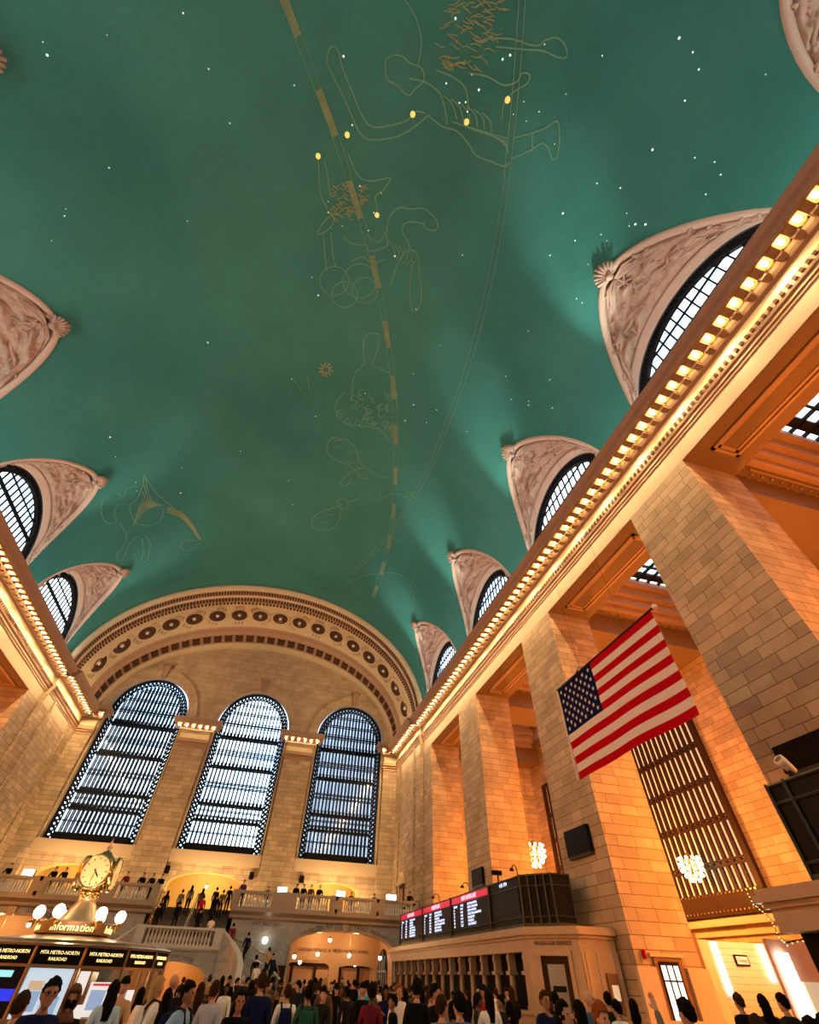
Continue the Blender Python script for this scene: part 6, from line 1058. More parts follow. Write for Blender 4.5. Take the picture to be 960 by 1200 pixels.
 'upper_fish': [(0,0.08,[(2.08,22.58),(1.97,22.81),(1.83,23.13),(1.74,23.47),(1.73,23.79),(1.78,24.12),(1.89,24.4),(2.08,24.63),(2.34,24.8),(2.63,24.94),(2.95,25),(3.29,25.01),(3.65,25.04),(4.01,25.11),(4.37,25.19),(4.71,25.31),(5.01,25.54),(5.28,25.82),(5.53,25.99),(5.78,25.95),(6,25.79),(6.15,25.67)]),(0,0.08,[(2.08,22.58),(2.31,22.52),(2.66,22.45),(3,22.42),(3.35,22.45),(3.7,22.52),(4.02,22.68),(4.28,22.99),(4.52,23.39),(4.73,23.76),(4.89,24.06),(5.03,24.33),(5.23,24.55),(5.54,24.66),(5.92,24.7),(6.28,24.75),(6.61,24.89),(6.93,25.05),(7.22,25.1),(7.47,24.95),(7.69,24.71),(7.84,24.53)]),(1,0.04,[(4.63,24.16),(4.71,23.95),(4.84,23.75),(5,23.77),(5.14,23.84)]),(1,0.04,[(4.34,24.55),(4.47,24.57),(4.63,24.54),(4.75,24.37),(4.84,24.2)]),(1,0.04,[(2.32,22.8),(2.44,22.81),(2.59,22.79),(2.72,22.63),(2.81,22.46)]),(1,0.04,[(2.46,22.78),(2.57,22.72),(2.71,22.66),(2.87,22.67),(2.99,22.69)]),(1,0.04,[(3.86,24.5),(4.01,24.66),(4.18,24.8),(4.31,24.72),(4.4,24.61)]),(1,0.04,[(2.31,23.78),(2.43,23.8),(2.58,23.77),(2.69,23.56),(2.77,23.36)]),(1,0.04,[(4.6,23.39),(4.69,23.23),(4.81,23.07),(4.96,23.03),(5.08,23.03)]),(1,0.04,[(3.48,23.88),(3.6,23.89),(3.74,23.84),(3.85,23.63),(3.92,23.42)]),(1,0.04,[(4.77,24.73),(4.9,24.84),(5.05,24.95),(5.18,24.96),(5.28,24.94)]),(1,0.04,[(2.34,23.44),(2.48,23.53),(2.64,23.59),(2.78,23.47),(2.88,23.33)]),(1,0.04,[(2.6,22.7),(2.72,22.69),(2.87,22.65),(3.01,22.59),(3.13,22.54)]),(1,0.04,[(5.08,24.96),(5.2,24.95),(5.35,24.9),(5.47,24.71),(5.55,24.53)]),(1,0.04,[(5.23,25.54),(5.34,25.52),(5.49,25.51),(5.65,25.56),(5.78,25.61)]),(0,0.06,[(5.29,24.83),(5.05,25.03),(4.72,25.33),(4.44,25.65),(4.25,25.99),(4.1,26.37),(3.96,26.73),(3.79,27.05),(3.63,27.35),(3.59,27.56),(3.75,27.66),(4.04,27.68),(4.29,27.58),(4.44,27.3),(4.56,26.92),(4.63,26.64)])],
 'lower_fish': [(0,0.08,[(1.69,34.79),(1.68,34.35),(1.67,33.74),(1.76,33.16),(1.99,32.66),(2.32,32.19),(2.67,31.76),(3.05,31.4),(3.45,31.07),(3.79,30.77),(4.02,30.48),(4.19,30.22),(4.3,30.04)]),(0,0.08,[(1.69,34.79),(2.02,34.79),(2.48,34.78),(2.92,34.7),(3.3,34.53),(3.65,34.3),(3.95,33.95),(4.16,33.44),(4.32,32.84),(4.42,32.26),(4.45,31.67),(4.44,31.11),(4.42,30.73)]),(0,0.06,[(2.14,33.27),(2.59,33.32),(3.22,33.38),(3.67,33.41)]),(0,0.06,[(2.53,32.08),(2.91,32.07),(3.43,32.05),(3.82,32.03)]),(0,0.07,[(4.88,29.76),(4.89,29.86),(4.89,30),(4.88,30.13),(4.85,30.25),(4.8,30.37),(4.74,30.47),(4.67,30.56),(4.59,30.63),(4.51,30.68),(4.42,30.72),(4.32,30.73),(4.24,30.71),(4.15,30.68),(4.07,30.62),(4.01,30.55),(3.95,30.46),(3.91,30.35),(3.88,30.24),(3.87,30.12),(3.87,29.99),(3.89,29.87),(3.92,29.75),(3.97,29.64),(4.03,29.54),(4.1,29.46),(4.18,29.39),(4.26,29.34),(4.35,29.31),(4.44,29.3),(4.53,29.31),(4.61,29.34),(4.68,29.39),(4.75,29.46),(4.81,29.56),(4.85,29.68),(4.88,29.76)]),(0,0.06,[(4.84,29.54),(5.07,29.3),(5.41,28.95),(5.73,28.61),(6.04,28.29),(6.34,27.98),(6.6,27.67),(6.79,27.3),(6.93,26.93),(7.09,26.71),(7.31,26.7),(7.55,26.82),(7.69,27.03),(7.69,27.38),(7.58,27.83),(7.42,28.12),(7.17,28.13),(6.87,27.99),(6.65,27.87)]),(0,0.06,[(7.79,27.43),(7.96,27.2),(8.2,26.87),(8.45,26.56),(8.66,26.3),(8.88,26.06),(9.13,25.88),(9.46,25.79),(9.82,25.75),(10.1,25.64),(10.25,25.37),(10.32,25.03),(10.36,24.79)]),(0,0.07,[(10.56,25.18),(10.56,25.24),(10.57,25.32),(10.57,25.4),(10.55,25.48),(10.52,25.55),(10.48,25.63),(10.43,25.7),(10.38,25.76),(10.32,25.81),(10.26,25.85),(10.19,25.88),(10.13,25.89),(10.07,25.89),(10.01,25.88),(9.96,25.85),(9.92,25.81),(9.88,25.76),(9.86,25.7),(9.85,25.64),(9.85,25.56),(9.85,25.49),(9.87,25.41),(9.91,25.33),(9.94,25.26),(9.99,25.19),(10.05,25.13),(10.11,25.08),(10.17,25.05),(10.23,25.02),(10.29,25),(10.35,25),(10.41,25.02),(10.46,25.04),(10.5,25.08),(10.53,25.14),(10.56,25.18)])],
 'winged_horse': [(0,0.07,[(-12.12,32.64),(-12.33,32.42),(-12.61,32.07),(-12.83,31.54),(-12.91,30.66),(-12.93,29.63),(-12.94,28.91)]),(1,0.07,[(-12.14,32.64),(-12.38,32.41),(-12.71,32.07),(-12.96,31.62),(-13.05,30.97),(-13.07,30.23),(-13.08,29.72)]),(0,0.07,[(-12.16,32.63),(-12.44,32.4),(-12.8,32.08),(-13.07,31.71),(-13.18,31.29),(-13.21,30.85),(-13.21,30.53)]),(1,0.07,[(-12.19,32.62),(-12.48,32.4),(-12.88,32.08),(-13.18,31.8),(-13.3,31.61),(-13.34,31.47),(-13.35,31.37)]),(0,0.07,[(-12.21,32.62),(-12.53,32.41),(-12.95,32.12),(-13.27,31.9),(-13.4,31.82),(-13.44,31.8),(-13.46,31.8)]),(1,0.07,[(-12.23,32.61),(-12.57,32.43),(-13.01,32.18),(-13.34,32),(-13.48,31.99),(-13.53,32.07),(-13.55,32.13)]),(0,0.07,[(-12.26,32.6),(-12.6,32.45),(-13.05,32.24),(-13.39,32.11),(-13.55,32.18),(-13.61,32.34),(-13.65,32.47)]),(1,0.07,[(-12.28,32.6),(-12.62,32.47),(-13.08,32.3),(-13.43,32.23),(-13.6,32.37),(-13.69,32.62),(-13.74,32.8)]),(0,0.07,[(-12.3,32.59),(-12.64,32.5),(-13.09,32.38),(-13.44,32.36),(-13.64,32.57),(-13.76,32.89),(-13.84,33.14)]),(1,0.07,[(-12.33,32.58),(-12.65,32.53),(-13.08,32.46),(-13.44,32.49),(-13.66,32.77),(-13.83,33.18),(-13.94,33.47)]),(0,0.07,[(-12.35,32.57),(-12.65,32.56),(-13.06,32.54),(-13.41,32.64),(-13.67,32.99),(-13.89,33.46),(-14.03,33.81)]),(1,0.07,[(-12.37,32.57),(-12.64,32.59),(-13.02,32.63),(-13.37,32.79),(-13.66,33.21),(-13.94,33.76),(-14.13,34.15)]),(0,0.07,[(-12.4,32.56),(-12.63,32.62),(-12.97,32.73),(-13.3,32.95),(-13.64,33.44),(-13.99,34.05),(-14.22,34.49)]),(0,0.07,[(-12.97,28.61),(-13.04,29.01),(-13.14,29.58),(-13.26,30.12),(-13.39,30.57),(-13.54,30.98),(-13.69,31.32),(-13.86,31.51),(-14.03,31.63),(-14.15,31.85),(-14.2,32.3),(-14.19,32.88),(-14.15,33.4),(-14.09,33.81),(-14,34.17),(-13.88,34.48),(-13.68,34.72),(-13.43,34.91),(-13.25,35.03)]),(0,0.07,[(-12.97,28.61),(-12.9,29),(-12.79,29.55),(-12.66,30.1),(-12.51,30.59),(-12.34,31.06),(-12.15,31.52),(-11.94,31.98),(-11.71,32.42),(-11.52,32.8),(-11.37,33.12),(-11.26,33.39),(-11.18,33.57)]),(0,0.06,[(-13.25,35.03),(-13.01,34.98),(-12.68,34.89),(-12.39,34.66),(-12.22,34.17),(-12.1,33.56),(-12.03,33.12)]),(1,0.08,[(-11.77,32.96),(-11.52,33.18),(-11.16,33.5),(-10.81,33.89),(-10.54,34.36),(-10.3,34.91),(-10.08,35.5),(-9.88,36.15),(-9.72,36.83),(-9.58,37.41),(-9.46,37.8),(-9.37,38.08),(-9.31,38.26)]),(1,0.08,[(-11.79,33.13),(-11.53,33.35),(-11.17,33.67),(-10.82,34.07),(-10.55,34.54),(-10.3,35.1),(-10.08,35.69),(-9.89,36.32),(-9.73,36.99),(-9.58,37.54),(-9.46,37.89),(-9.37,38.12),(-9.31,38.26)]),(1,0.08,[(-11.8,33.3),(-11.54,33.53),(-11.18,33.85),(-10.83,34.24),(-10.56,34.73),(-10.31,35.29),(-10.09,35.88),(-9.9,36.5),(-9.73,37.15),(-9.59,37.67),(-9.47,37.99),(-9.37,38.16),(-9.31,38.26)]),(1,0.08,[(-11.81,33.48),(-11.56,33.7),(-11.19,34.03),(-10.84,34.42),(-10.57,34.91),(-10.32,35.49),(-10.1,36.07),(-9.91,36.68),(-9.74,37.31),(-9.59,37.81),(-9.47,38.08),(-9.37,38.2),(-9.31,38.26)]),(1,0.08,[(-11.82,33.65),(-11.57,33.87),(-11.2,34.2),(-10.85,34.6),(-10.58,35.1),(-10.33,35.68),(-10.11,36.26),(-9.91,36.87),(-9.74,37.48),(-9.6,37.94),(-9.47,38.17),(-9.38,38.23),(-9.31,38.26)]),(0,0.06,[(-9.31,38.26),(-9.47,38.33),(-9.69,38.41),(-9.91,38.43),(-10.1,38.29),(-10.28,38.09),(-10.48,38.04),(-10.77,38.24),(-11.09,38.58),(-11.23,38.92),(-11.09,39.3),(-10.76,39.69),(-10.42,39.86),(-10.08,39.62),(-9.73,39.15),(-9.48,38.79)]),(0,0.06,[(-14.15,31.85),(-14.33,31.65),(-14.58,31.38),(-14.78,31.29),(-14.91,31.53),(-15.01,31.95),(-15.08,32.38),(-15.09,32.79),(-15.07,33.21),(-15.1,33.46),(-15.25,33.49),(-15.46,33.34),(-15.61,33.06),(-15.68,32.6),(-15.71,32.03),(-15.69,31.48),(-15.6,30.96),(-15.47,30.45),(-15.37,30.1)]),(0,0.06,[(-13.55,29.82),(-13.72,29.78),(-13.95,29.73),(-14.14,29.78),(-14.25,30.06),(-14.31,30.45),(-14.38,30.68),(-14.48,30.58),(-14.59,30.32),(-14.66,30.13)]),(0,0.06,[(-14.92,33.59),(-14.86,34.13),(-14.76,34.91),(-14.73,35.61),(-14.79,36.1),(-14.91,36.48),(-15.05,36.83),(-15.22,37.14),(-15.41,37.4),(-15.53,37.65),(-15.57,37.94),(-15.56,38.22),(-15.51,38.45),(-15.45,38.61),(-15.35,38.7),(-15.23,38.61),(-15.08,38.19),(-14.92,37.58),(-14.77,37.07),(-14.63,36.75),(-14.5,36.53),(-14.38,36.35),(-14.25,36.22),(-14.12,36.14),(-14.03,36.08)]),(0,0.06,[(-13.83,36.45),(-13.84,36.95),(-13.85,37.68),(-13.89,38.35),(-13.97,38.87),(-14.08,39.32),(-14.12,39.68),(-14.06,39.97),(-13.93,40.18),(-13.81,40.18),(-13.73,39.91),(-13.66,39.44),(-13.58,38.95),(-13.48,38.47),(-13.38,37.96),(-13.34,37.49),(-13.4,37.04),(-13.51,36.62),(-13.6,36.33)])],
 'water_bearer_arcs': [(2,0.06,[(6.62,41.04),(6.93,41.46),(7.38,42.05),(7.79,42.59),(8.14,43.02),(8.46,43.39),(8.68,43.64)]),(2,0.06,[(7.06,41.07),(7.32,41.42),(7.7,41.91),(8.08,42.36),(8.44,42.74),(8.8,43.08),(9.05,43.31)]),(2,0.06,[(7.49,41.09),(7.71,41.37),(8.02,41.76),(8.36,42.13),(8.74,42.46),(9.14,42.76),(9.42,42.96)]),(2,0.06,[(7.93,41.09),(8.09,41.3),(8.34,41.6),(8.64,41.89),(9.03,42.17),(9.47,42.43),(9.79,42.61)]),(2,0.06,[(8.11,39.94),(8.53,39.41),(9.12,38.65),(9.76,37.9),(10.43,37.18),(11.14,36.45),(11.78,35.88),(12.34,35.53),(12.85,35.35),(13.29,35.28),(13.67,35.39),(14,35.62),(14.22,35.8)]),(2,0.06,[(12.22,35.68),(12.59,35.8),(13.11,35.95),(13.55,36.16),(13.86,36.53),(14.11,36.98),(14.28,37.3)]),(2,0.06,[(6.95,42.18),(7.28,41.55),(7.74,40.72),(8.18,40.22),(8.59,40.41),(8.99,40.93),(9.28,41.32)])],
}
ECL = [(-4.88,-2.78),(-4.78,-2.69),(-4.64,-2.56),(-4.48,-2.41),(-4.33,-2.25),(-4.19,-2.09),(-4.06,-1.92),(-3.92,-1.74),(-3.77,-1.54),(-3.61,-1.32),(-3.44,-1.08),(-3.25,-0.82),(-3.06,-0.56),(-2.85,-0.28),(-2.63,0.02),(-2.4,0.32),(-2.18,0.61),(-1.98,0.87),(-1.8,1.13),(-1.61,1.38),(-1.4,1.66),(-1.18,1.97),(-0.95,2.29),(-0.71,2.63),(-0.48,2.97),(-0.26,3.33),(-0.05,3.7),(0.16,4.07),(0.38,4.44),(0.61,4.8),(0.84,5.14),(1.08,5.5),(1.34,5.88),(1.6,6.31),(1.88,6.76),(2.17,7.24),(2.45,7.73),(2.71,8.25),(2.98,8.79),(3.25,9.35),(3.52,9.92),(3.8,10.5),(4.08,11.1),(4.36,11.72),(4.64,12.35),(4.92,12.99),(5.2,13.65),(5.48,14.34),(5.76,15.07),(6.05,15.87),(6.33,16.73),(6.62,17.63),(6.91,18.56),(7.2,19.5),(7.49,20.48),(7.78,21.5),(8.06,22.55),(8.35,23.68),(8.64,24.89),(8.91,26.09),(9.15,27.23),(9.36,28.25),(9.52,29.19),(9.67,30.1),(9.81,31.06),(9.94,32.08),(10.05,33.12),(10.15,34.2),(10.23,35.31),(10.3,36.54),(10.36,37.87),(10.4,39.15),(10.42,40.22),(10.43,41.02),(10.42,41.61),(10.4,42.04),(10.39,42.35)]
EQU = [(6.72,-6.01),(6.76,-5.92),(6.81,-5.79),(6.88,-5.62),(6.97,-5.39),(7.09,-5.06),(7.23,-4.64),(7.39,-4.19),(7.54,-3.77),(7.66,-3.4),(7.78,-3.05),(7.9,-2.69),(8.03,-2.29),(8.16,-1.85),(8.31,-1.37),(8.46,-0.86),(8.62,-0.32),(8.79,0.27),(8.97,0.91),(9.16,1.58),(9.34,2.28),(9.51,2.99),(9.67,3.73),(9.82,4.51),(9.97,5.32),(10.12,6.17),(10.25,7.07),(10.38,8),(10.5,8.93),(10.6,9.84),(10.69,10.75),(10.77,11.68),(10.84,12.63),(10.88,13.62),(10.91,14.63),(10.93,15.67),(10.94,16.73),(10.96,17.8),(10.97,18.89),(10.97,20.01),(10.94,21.19),(10.88,22.43),(10.78,23.73),(10.66,25.08),(10.51,26.46),(10.32,27.87),(10.09,29.33),(9.83,30.79),(9.54,32.21),(9.2,33.62),(8.82,35),(8.43,36.28),(8.09,37.4),(7.82,38.29),(7.58,39),(7.4,39.54),(7.26,39.92)]
STARLAMPS = [(3.01,-0.02),(7.75,-1.97),(-0.42,1.88),(-1.91,3.3),(2.14,5.16),(6,-0.55)]
STARS = [(5.9,-0.96),(5.67,-1.29),(8.27,-1.53),(7.2,-3.53),(9.46,-1.97),(9.01,-1.46),(-0.99,5.34),(2.13,3.97),(1.79,6.14),(3.83,7.02),(6.14,9.7),(-0.85,11.04),(-10.43,28.26),(-13.59,30.31),(-2.05,18.02),(7.3,14.26),(8.02,16.68),(9.83,16.19),(9.43,17.65),(7.77,18.38),(-14.37,26.21),(-0.62,32.04),(15.02,0.52),(15.51,0.8),(15.34,0.96),(14.48,1.77),(14.82,1.9),(14.57,3.24),(15.24,3.79),(14.8,5.01),(15.12,5.06),(15.04,11.81),(15.48,9.8),(13.27,11.21),(16.18,-2.23),(16.74,-2.28),(16.99,-1.17),(17.05,-1.94),(15.84,0.65),(16.21,11.21),(14.16,12.4),(13.33,-0.15),(12.45,1.57),(1.91,5.09),(-13.54,29.28),(14.47,-5.38),(8.54,11.39),(-14.32,9.29),(12.72,3.64),(10.39,-2.92),(-7.73,1.27),(12.47,16.54),(0.29,20.94),(-12.35,6.65),(15.13,12.04),(-1.18,-1.17),(-6.75,3.17),(-5.82,26.12),(-10.69,31.3),(13.81,-5.69),(-1.43,9.97),(-14.94,10.59),(14.92,-4.93),(5.61,-2.37),(-8.75,-0.39),(-13.81,2.75),(0.09,6.39),(6.9,-3.3),(5.35,-1.18),(6.17,-1.93),(16.71,-5.16),(-8.16,16.19),(-14.22,8.93),(13.35,7.88),(11.28,-4.54),(-1.3,28.91),(8.03,5.5),(4.09,-4.02),(14.32,-0.32),(-0.22,1.38),(0.77,4.01),(-14.42,24.24),(10.74,-1.01),(13.54,2.49),(-0.91,5.91),(8.57,-2.12),(14.77,-2.05),(-13.86,2.34),(-9.04,8.5),(-3.56,0.66),(4.41,-1.7),(8.63,-4.29),(4.01,17.36),(14.99,-3.91),(-11.74,1.36)]
# ------------------------------------------------------------------ constellation lines on the vault
def ribbon(b, pts, w, lift=.035):
    P = [Vector((x, y, 0)) for x, y in pts]
    n = len(P); rows = []
    for i in range(n):
        d = P[min(i+1, n-1)]-P[max(i-1, 0)]
        if d.length < 1e-6: d = Vector((0,1,0))
        x, y = P[i].x, P[i].y
        sl = -VB*x/(VA*VA*math.sqrt(max(.02, 1-(x/VA)**2)))          # slope of the vault there
        t = Vector((d.x, d.y, sl*d.x)); nn = Vector((-sl, 0, 1)).normalized(); c = t.cross(nn).normalized()*w/2
        p = Vector((x, y, V(x)))-nn*lift
        rows.append([tuple(p-c), tuple(p+c)])
    b.grid(rows)
for nm, strokes in ART.items():
    for mi, mn in enumerate(('gold_faint', 'gold_paint', 'gold_faint')):
        b = MB()
        for m, w, pts in strokes:
            if m == mi: ribbon(b, pts, w*(1.0 if mi < 2 else .8))
        if b.f: b.build('constellation_'+nm, mn, ceiling)
def offs(pts, d):
    out = []
    for i in range(len(pts)):
        a, c = pts[max(0,i-1)], pts[min(len(pts)-1,i+1)]; v = Vector((c[0]-a[0], c[1]-a[1])).normalized(); out.append((pts[i][0]-v.y*d, pts[i][1]+v.x*d))
    return out
b = MB()
for d in (-.19,.19): ribbon(b, offs(ECL, d), .035)
for d in (-.15,.15): ribbon(b, offs(EQU, d), .05)
b.build('constellation_circle_line', 'gold_faint', ceiling)
b = MB(); acc = 0; seg = []
fine = []
for a, c in zip(ECL[:-1], ECL[1:]):
    for i in range(8): fine.append((a[0]+(c[0]-a[0])*i/8, a[1]+(c[1]-a[1])*i/8))
for i, p in enumerate(fine):
    q = fine[min(i+1, len(fine)-1)]; acc += math.hypot(q[0]-p[0], q[1]-p[1])
    if int(acc/2.1) % 2 == 0: seg.append(p)
    else:
        if len(seg) > 2: ribbon(b, seg, .36, .03)
        seg = []
b.build('constellation_dashed_band', 'gold_band', ceiling)
b = MB()
for (x, y) in STARLAMPS:
    nn = Vector((x/VA**2, 0, (V(x)-VZ)/VB**2)).normalized(); c = Vector((x, y, V(x)))-nn*.04
    q = Vector((0,0,1)).rotation_difference(-nn).to_matrix().to_4x4(); b.lathe([(.15,0),(.12,.03),(.06,.05),(0,.06)], n=10, M4=Matrix.Translation(c) @ q)
b.build('gilded_star', lamp_mat('gilded_star_lamp', (1,.62,.16), .75, False), ceiling, True)
sp_ = None
rs = random.Random(5)
for (x, y) in STARS:
    nn = Vector((x/VA**2, 0, (V(x)-VZ)/VB**2)).normalized(); c = Vector((x, y, V(x)))-nn*.05
    if sp_ is None: sp_ = MB().ball((0,0,0), .05, 6, 4).build('star', 'star', ceiling); o = sp_
    else: o = sp_.copy(); C.objects.link(o)
    o.location = c; k = rs.choice((.5,.6,.75,1.05)); o.scale = (k,k,k)

# ------------------------------------------------------------------ flag
FX, F0, F1, FZ0, FZ1 = 14.0, 9.0, 14.87, 6.7, 9.9
fr = empty('flag', 'big red white and blue striped flag with stars hanging by the pier', 'flag', loc=(FX, (F0+F1)/2, FZ0))
L_, H_ = F1-F0, FZ1-FZ0
def fpt(u, v, d=0):                                                # u from the starred side, v from the top
    wv = .05*sin(u*7+1)*v+.03*sin(u*13+v*3)*v+.02*sin(v*9)
    return (wv+d, L_/2-u*L_, H_*(1-v))
b = MB()
NUf = 60
for r in range(13):
    for i in range(NUf):
        uu0, uu1 = i/NUf, (i+1)/NUf
        for h in range(2):
            v0, v1 = (r+h/2)/13, (r+(h+1)/2)/13
            b.mi = 2 if (r < 7 and uu1 <= .4001) else (0 if r % 2 == 0 else 1)
            b.quad(fpt(uu0,v0), fpt(uu1,v0), fpt(uu1,v1), fpt(uu0,v1))
me_f = b.build('cloth', ['red','white','navy'], fr, True)
b = MB()
for sd in (-1, 1):
    for r in range(9):
        nst = 6 if r % 2 == 0 else 5
        for c_ in range(nst):
            u = .4*((c_+.5 if r % 2 == 0 else c_+1)/6); v = (7/13)*(r+1)/10
            ctr = fpt(u, v, sd*.012); R0 = .092
            vs = [(ctr[0], ctr[1]+(R0 if k % 2 == 0 else R0*.4)*sin(2*PI*k/10), ctr[2]+(R0 if k % 2 == 0 else R0*.4)*cos(2*PI*k/10)) for k in range(10)]
            b.add(vs+[ctr], [(k, (k+1) % 10, 10) for k in range(10)])
b.build('star_field', 'white', fr)
MB().tube([(0,-L_/2-.12,H_+.03),(0,L_/2+.05,H_+.03)], .035, 8).build('pole', 'iron_brown', fr, True)
MB().ball((0,-L_/2-.2,H_+.03), .085, 8, 6).build('finial', 'white', fr, True)
MB().box((-.012,L_/2,0),(.012,L_/2+.06,H_)).build('hoist_sleeve', 'white', fr)
b = MB()
for y in (-1.6, 1.2): b.tube([(0,y,H_+.03),(0,y,V(FX)-FZ0)], .006, 4)
b.build('hanging_wire', 'iron', fr)
MB().tube([(-.03,.9,H_+.02),(-.05,1.2,H_+.13),(-.03,1.5,H_+.02)], .03, 6).build('shackle', 'silver', fr, True)

# ------------------------------------------------------------------ information booth and its clock
BX, BYc, BR = -.6, 18.0, 2.55
bo = empty('information_booth', 'round brass and glass information booth with black lettered headers', 'booth', loc=(BX, BYc, 0))
def pol(k, r, z): a = rad(22.5*k); return (r*sin(a), -r*cos(a), z)
def ringp(name, prof, m, n=16, smooth=False):
    return MB().grid([[pol(k*16/n, r, z) for k in range(n)] for r, z in prof], True).build(name, m, bo, smooth)
ringp('base', [(BR+.08,0),(BR+.08,.15),(BR,.17),(BR,.98),(BR+.05,1.0)], 'marble_tan')
ringp('counter', [(BR-.3,1.0),(BR+.12,1.0),(BR+.12,1.06),(BR-.3,1.06)], 'brass_old')
ringp('header', [(BR-.06,1.84),(BR+.01,1.84),(BR+.01,2.13),(BR-.06,2.13)], 'black')
ringp('header_rail', [(BR-.05,1.80),(BR+.04,1.80),(BR+.04,1.845),(BR-.05,1.845)], 'brass_old')
ringp('roof', [(BR-.1,2.12),(BR+.05,2.13),(BR+.06,2.17),(BR-.05,2.2),(BR-.1,2.24),(2.0,2.27),(1.6,2.3),(1.2,2.33),(.95,2.36),(.9,2.3)], 'brass_old')
ringp('core', [(1.0,0),(1.0,1.75),(.9,1.8),(.9,2.3)], 'wood')
MB().grid([[pol(k,BR-.08,1.83) for k in range(16)],[pol(k,.5,1.9) for k in range(16)]], True).build('inner_ceiling', 'peach_wall', bo)
for k in range(16):
    b = MB(); b.tube([pol(k,BR,1.0), pol(k,BR,2.14)], .035, 6); b.build('mullion', 'brass_old', bo)
def fq(k, u, z, d):                                                # point on facet k: u in -1..1 across, d outward
    a, c = Vector(pol(k, BR, z)), Vector(pol(k+1, BR, z)); p = a.lerp(c, (u+1)/2); n_ = Vector(pol(k+.5, 1, 0)); return tuple(p+n_*d)
def fbox(b, k, u0, u1, z0, z1, d0, d1):
    b.add([fq(k,u,z,d) for z in (z0,z1) for u, d in ((u0,d0),(u1,d0),(u1,d1),(u0,d1))], [(0,1,2,3),(4,5,6,7),(0,1,5,4),(1,2,6,5),(2,3,7,6),(3,0,4,7)])
for k in range(-4, 6):
    a = rad(22.5*(k+.5))
    for body, z, sz in (('MTA METRO-NORTH', 2.03, .082), ('RAILROAD', 1.93, .075)):
        text('header_text', body, sz, 'sign_gold', fq(k, 0, z, .012), (PI/2, 0, a), bo)
for k in range(16):
    kk = k if k < 8 else k-16
    b = MB(); fbox(b, k, -.93,.93,1.06,1.8,-.02,-.015); b.build('booth_pane', 'glass_clear', bo)
    if kk in (2,3,4,5,-3,-4):
        b = MB()
        for u in (-.35,.3): fbox(b, k, u-.02,u+.02,1.06,1.8,-.03,.01)
        fbox(b, k, -.95,.95,1.5,1.53,-.03,.01); b.build('pane_bars', 'brass_old', bo)
def panel(name, k, u0, u1, z0, z1, m, d=.004):
    b = MB(); fbox(b, k, u0, u1, z0, z1, d-.006, d); return b.build(name, m, bo)
panel('timetable_panel', 0, -.9,.86,1.06,1.79,'poster_blue')
panel('timetable_print', 0, -.62,-.1,1.16,1.45,'poster_mid',.008); panel('timetable_print', 0, -.66,-.1,1.46,1.6,'poster_tan',.008); panel('timetable_print', 0, .02,.62,1.42,1.58,'poster_blue2',.008); panel('timetable_print', 0, .05,.7,1.1,1.38,'poster_mid',.006)
panel('notice_panel', 1, -.85,-.4,1.4,1.76,'poster_white'); panel('notice_panel', 1, -.2,.8,1.08,1.6,'poster_white'); panel('notice_print', 1, -.1,.7,1.54,1.58,'poster_red',.008); panel('notice_print', 1, -.08,.6,1.18,1.48,'poster_mid',.006); panel('notice_panel', 1, -.95,-.1,1.06,1.26,'poster_white',.01)
panel('screen_panel', -1, -.95,.95,1.06,1.8,'scr_black'); panel('screen_print', -1, -.6,.5,1.64,1.74,'cyan',.008); panel('screen_band', -1, -.9,.9,1.3,1.47,'neon',.008); panel('screen_print', -1, -.5,-.0,1.5,1.58,'poster_white',.008); panel('screen_print', -1, -.9,-.2,1.22,1.25,'cyan',.008)
panel('screen_panel', -2, -.95,.95,1.06,1.8,'scr_black'); panel('screen_band', -2, -.9,.9,1.3,1.47,'neon',.008)
panel('notice_panel', 2, -.8,-.3,1.25,1.5,'poster_white'); panel('notice_panel', 2, -.2,.3,1.25,1.48,'poster_white')
point('booth_light', (BX+1.5, BYc-1.1, 1.72), 22, (1,.72,.4), .08); point('booth_light', (BX+1.6, BYc+.9, 1.72), 22, (1,.72,.4), .08)
# lettered ring
ringp('sign_ring', [(.84,2.38),(.9,2.4),(.9,2.62),(.84,2.64)], 'wood', 32)
sr = .915
word = 'Information'
for rep in range(4):
    ww = {'I':.55,'f':.6,'r':.7,'m':1.5,'t':.65,'i':.45}; tot = sum(ww.get(c_, 1) for c_ in word); acc_ = 0
    for i, ch in enumerate(word):
        a = rad(90*rep+8+(acc_+ww.get(ch, 1)/2-tot/2)*7.2); acc_ += ww.get(ch, 1)
        text('ring_letter', ch, .21, 'sign_gold', (sr*sin(a), -sr*cos(a), 2.51), (PI/2,0,a), bo)
for k in range(6):
    a = rad(60*k+41); p = (1.0*sin(a), -1.0*cos(a), 2.80)
    g_ = empty('ring_lamp', loc=p); g_.parent = bo
    MB().ball((0,0,0), .135, 12, 8).build('globe', 'globe', g_, True)
    MB().lathe([(.1,-.13),(.12,-.18),(.04,-.22),(.04,-.3)], n=10).build('lamp_cup', 'brass', g_, True)
point('booth_lamp_light', (BX+.2, BYc-1.3, 2.85), 45, (1,.8,.5), .15)
ck = empty('clock', 'four-faced brass clock with glowing opal dials on the information booth', 'clock', loc=(BX, BYc, 2.36))
MB().lathe([(.62,0),(.66,.12),(.58,.22),(.5,.3),(.42,.42),(.33,.56),(.26,.66),(.22,.74),(.24,.77)], n=24).build('pedestal', 'brass_pale', ck, True)
b = MB()
for k in range(10):
    a = 2*PI*k/10; b.ball((.22*cos(a),.22*sin(a),.82), .05, 7, 5)
b.lathe([(.2,.76),(.27,.78),(.2,.82),(.2,.84),(.28,.88),(.22,.9)], n=20); b.build('beaded_collar', 'brass', ck, True)
CZc = 1.31
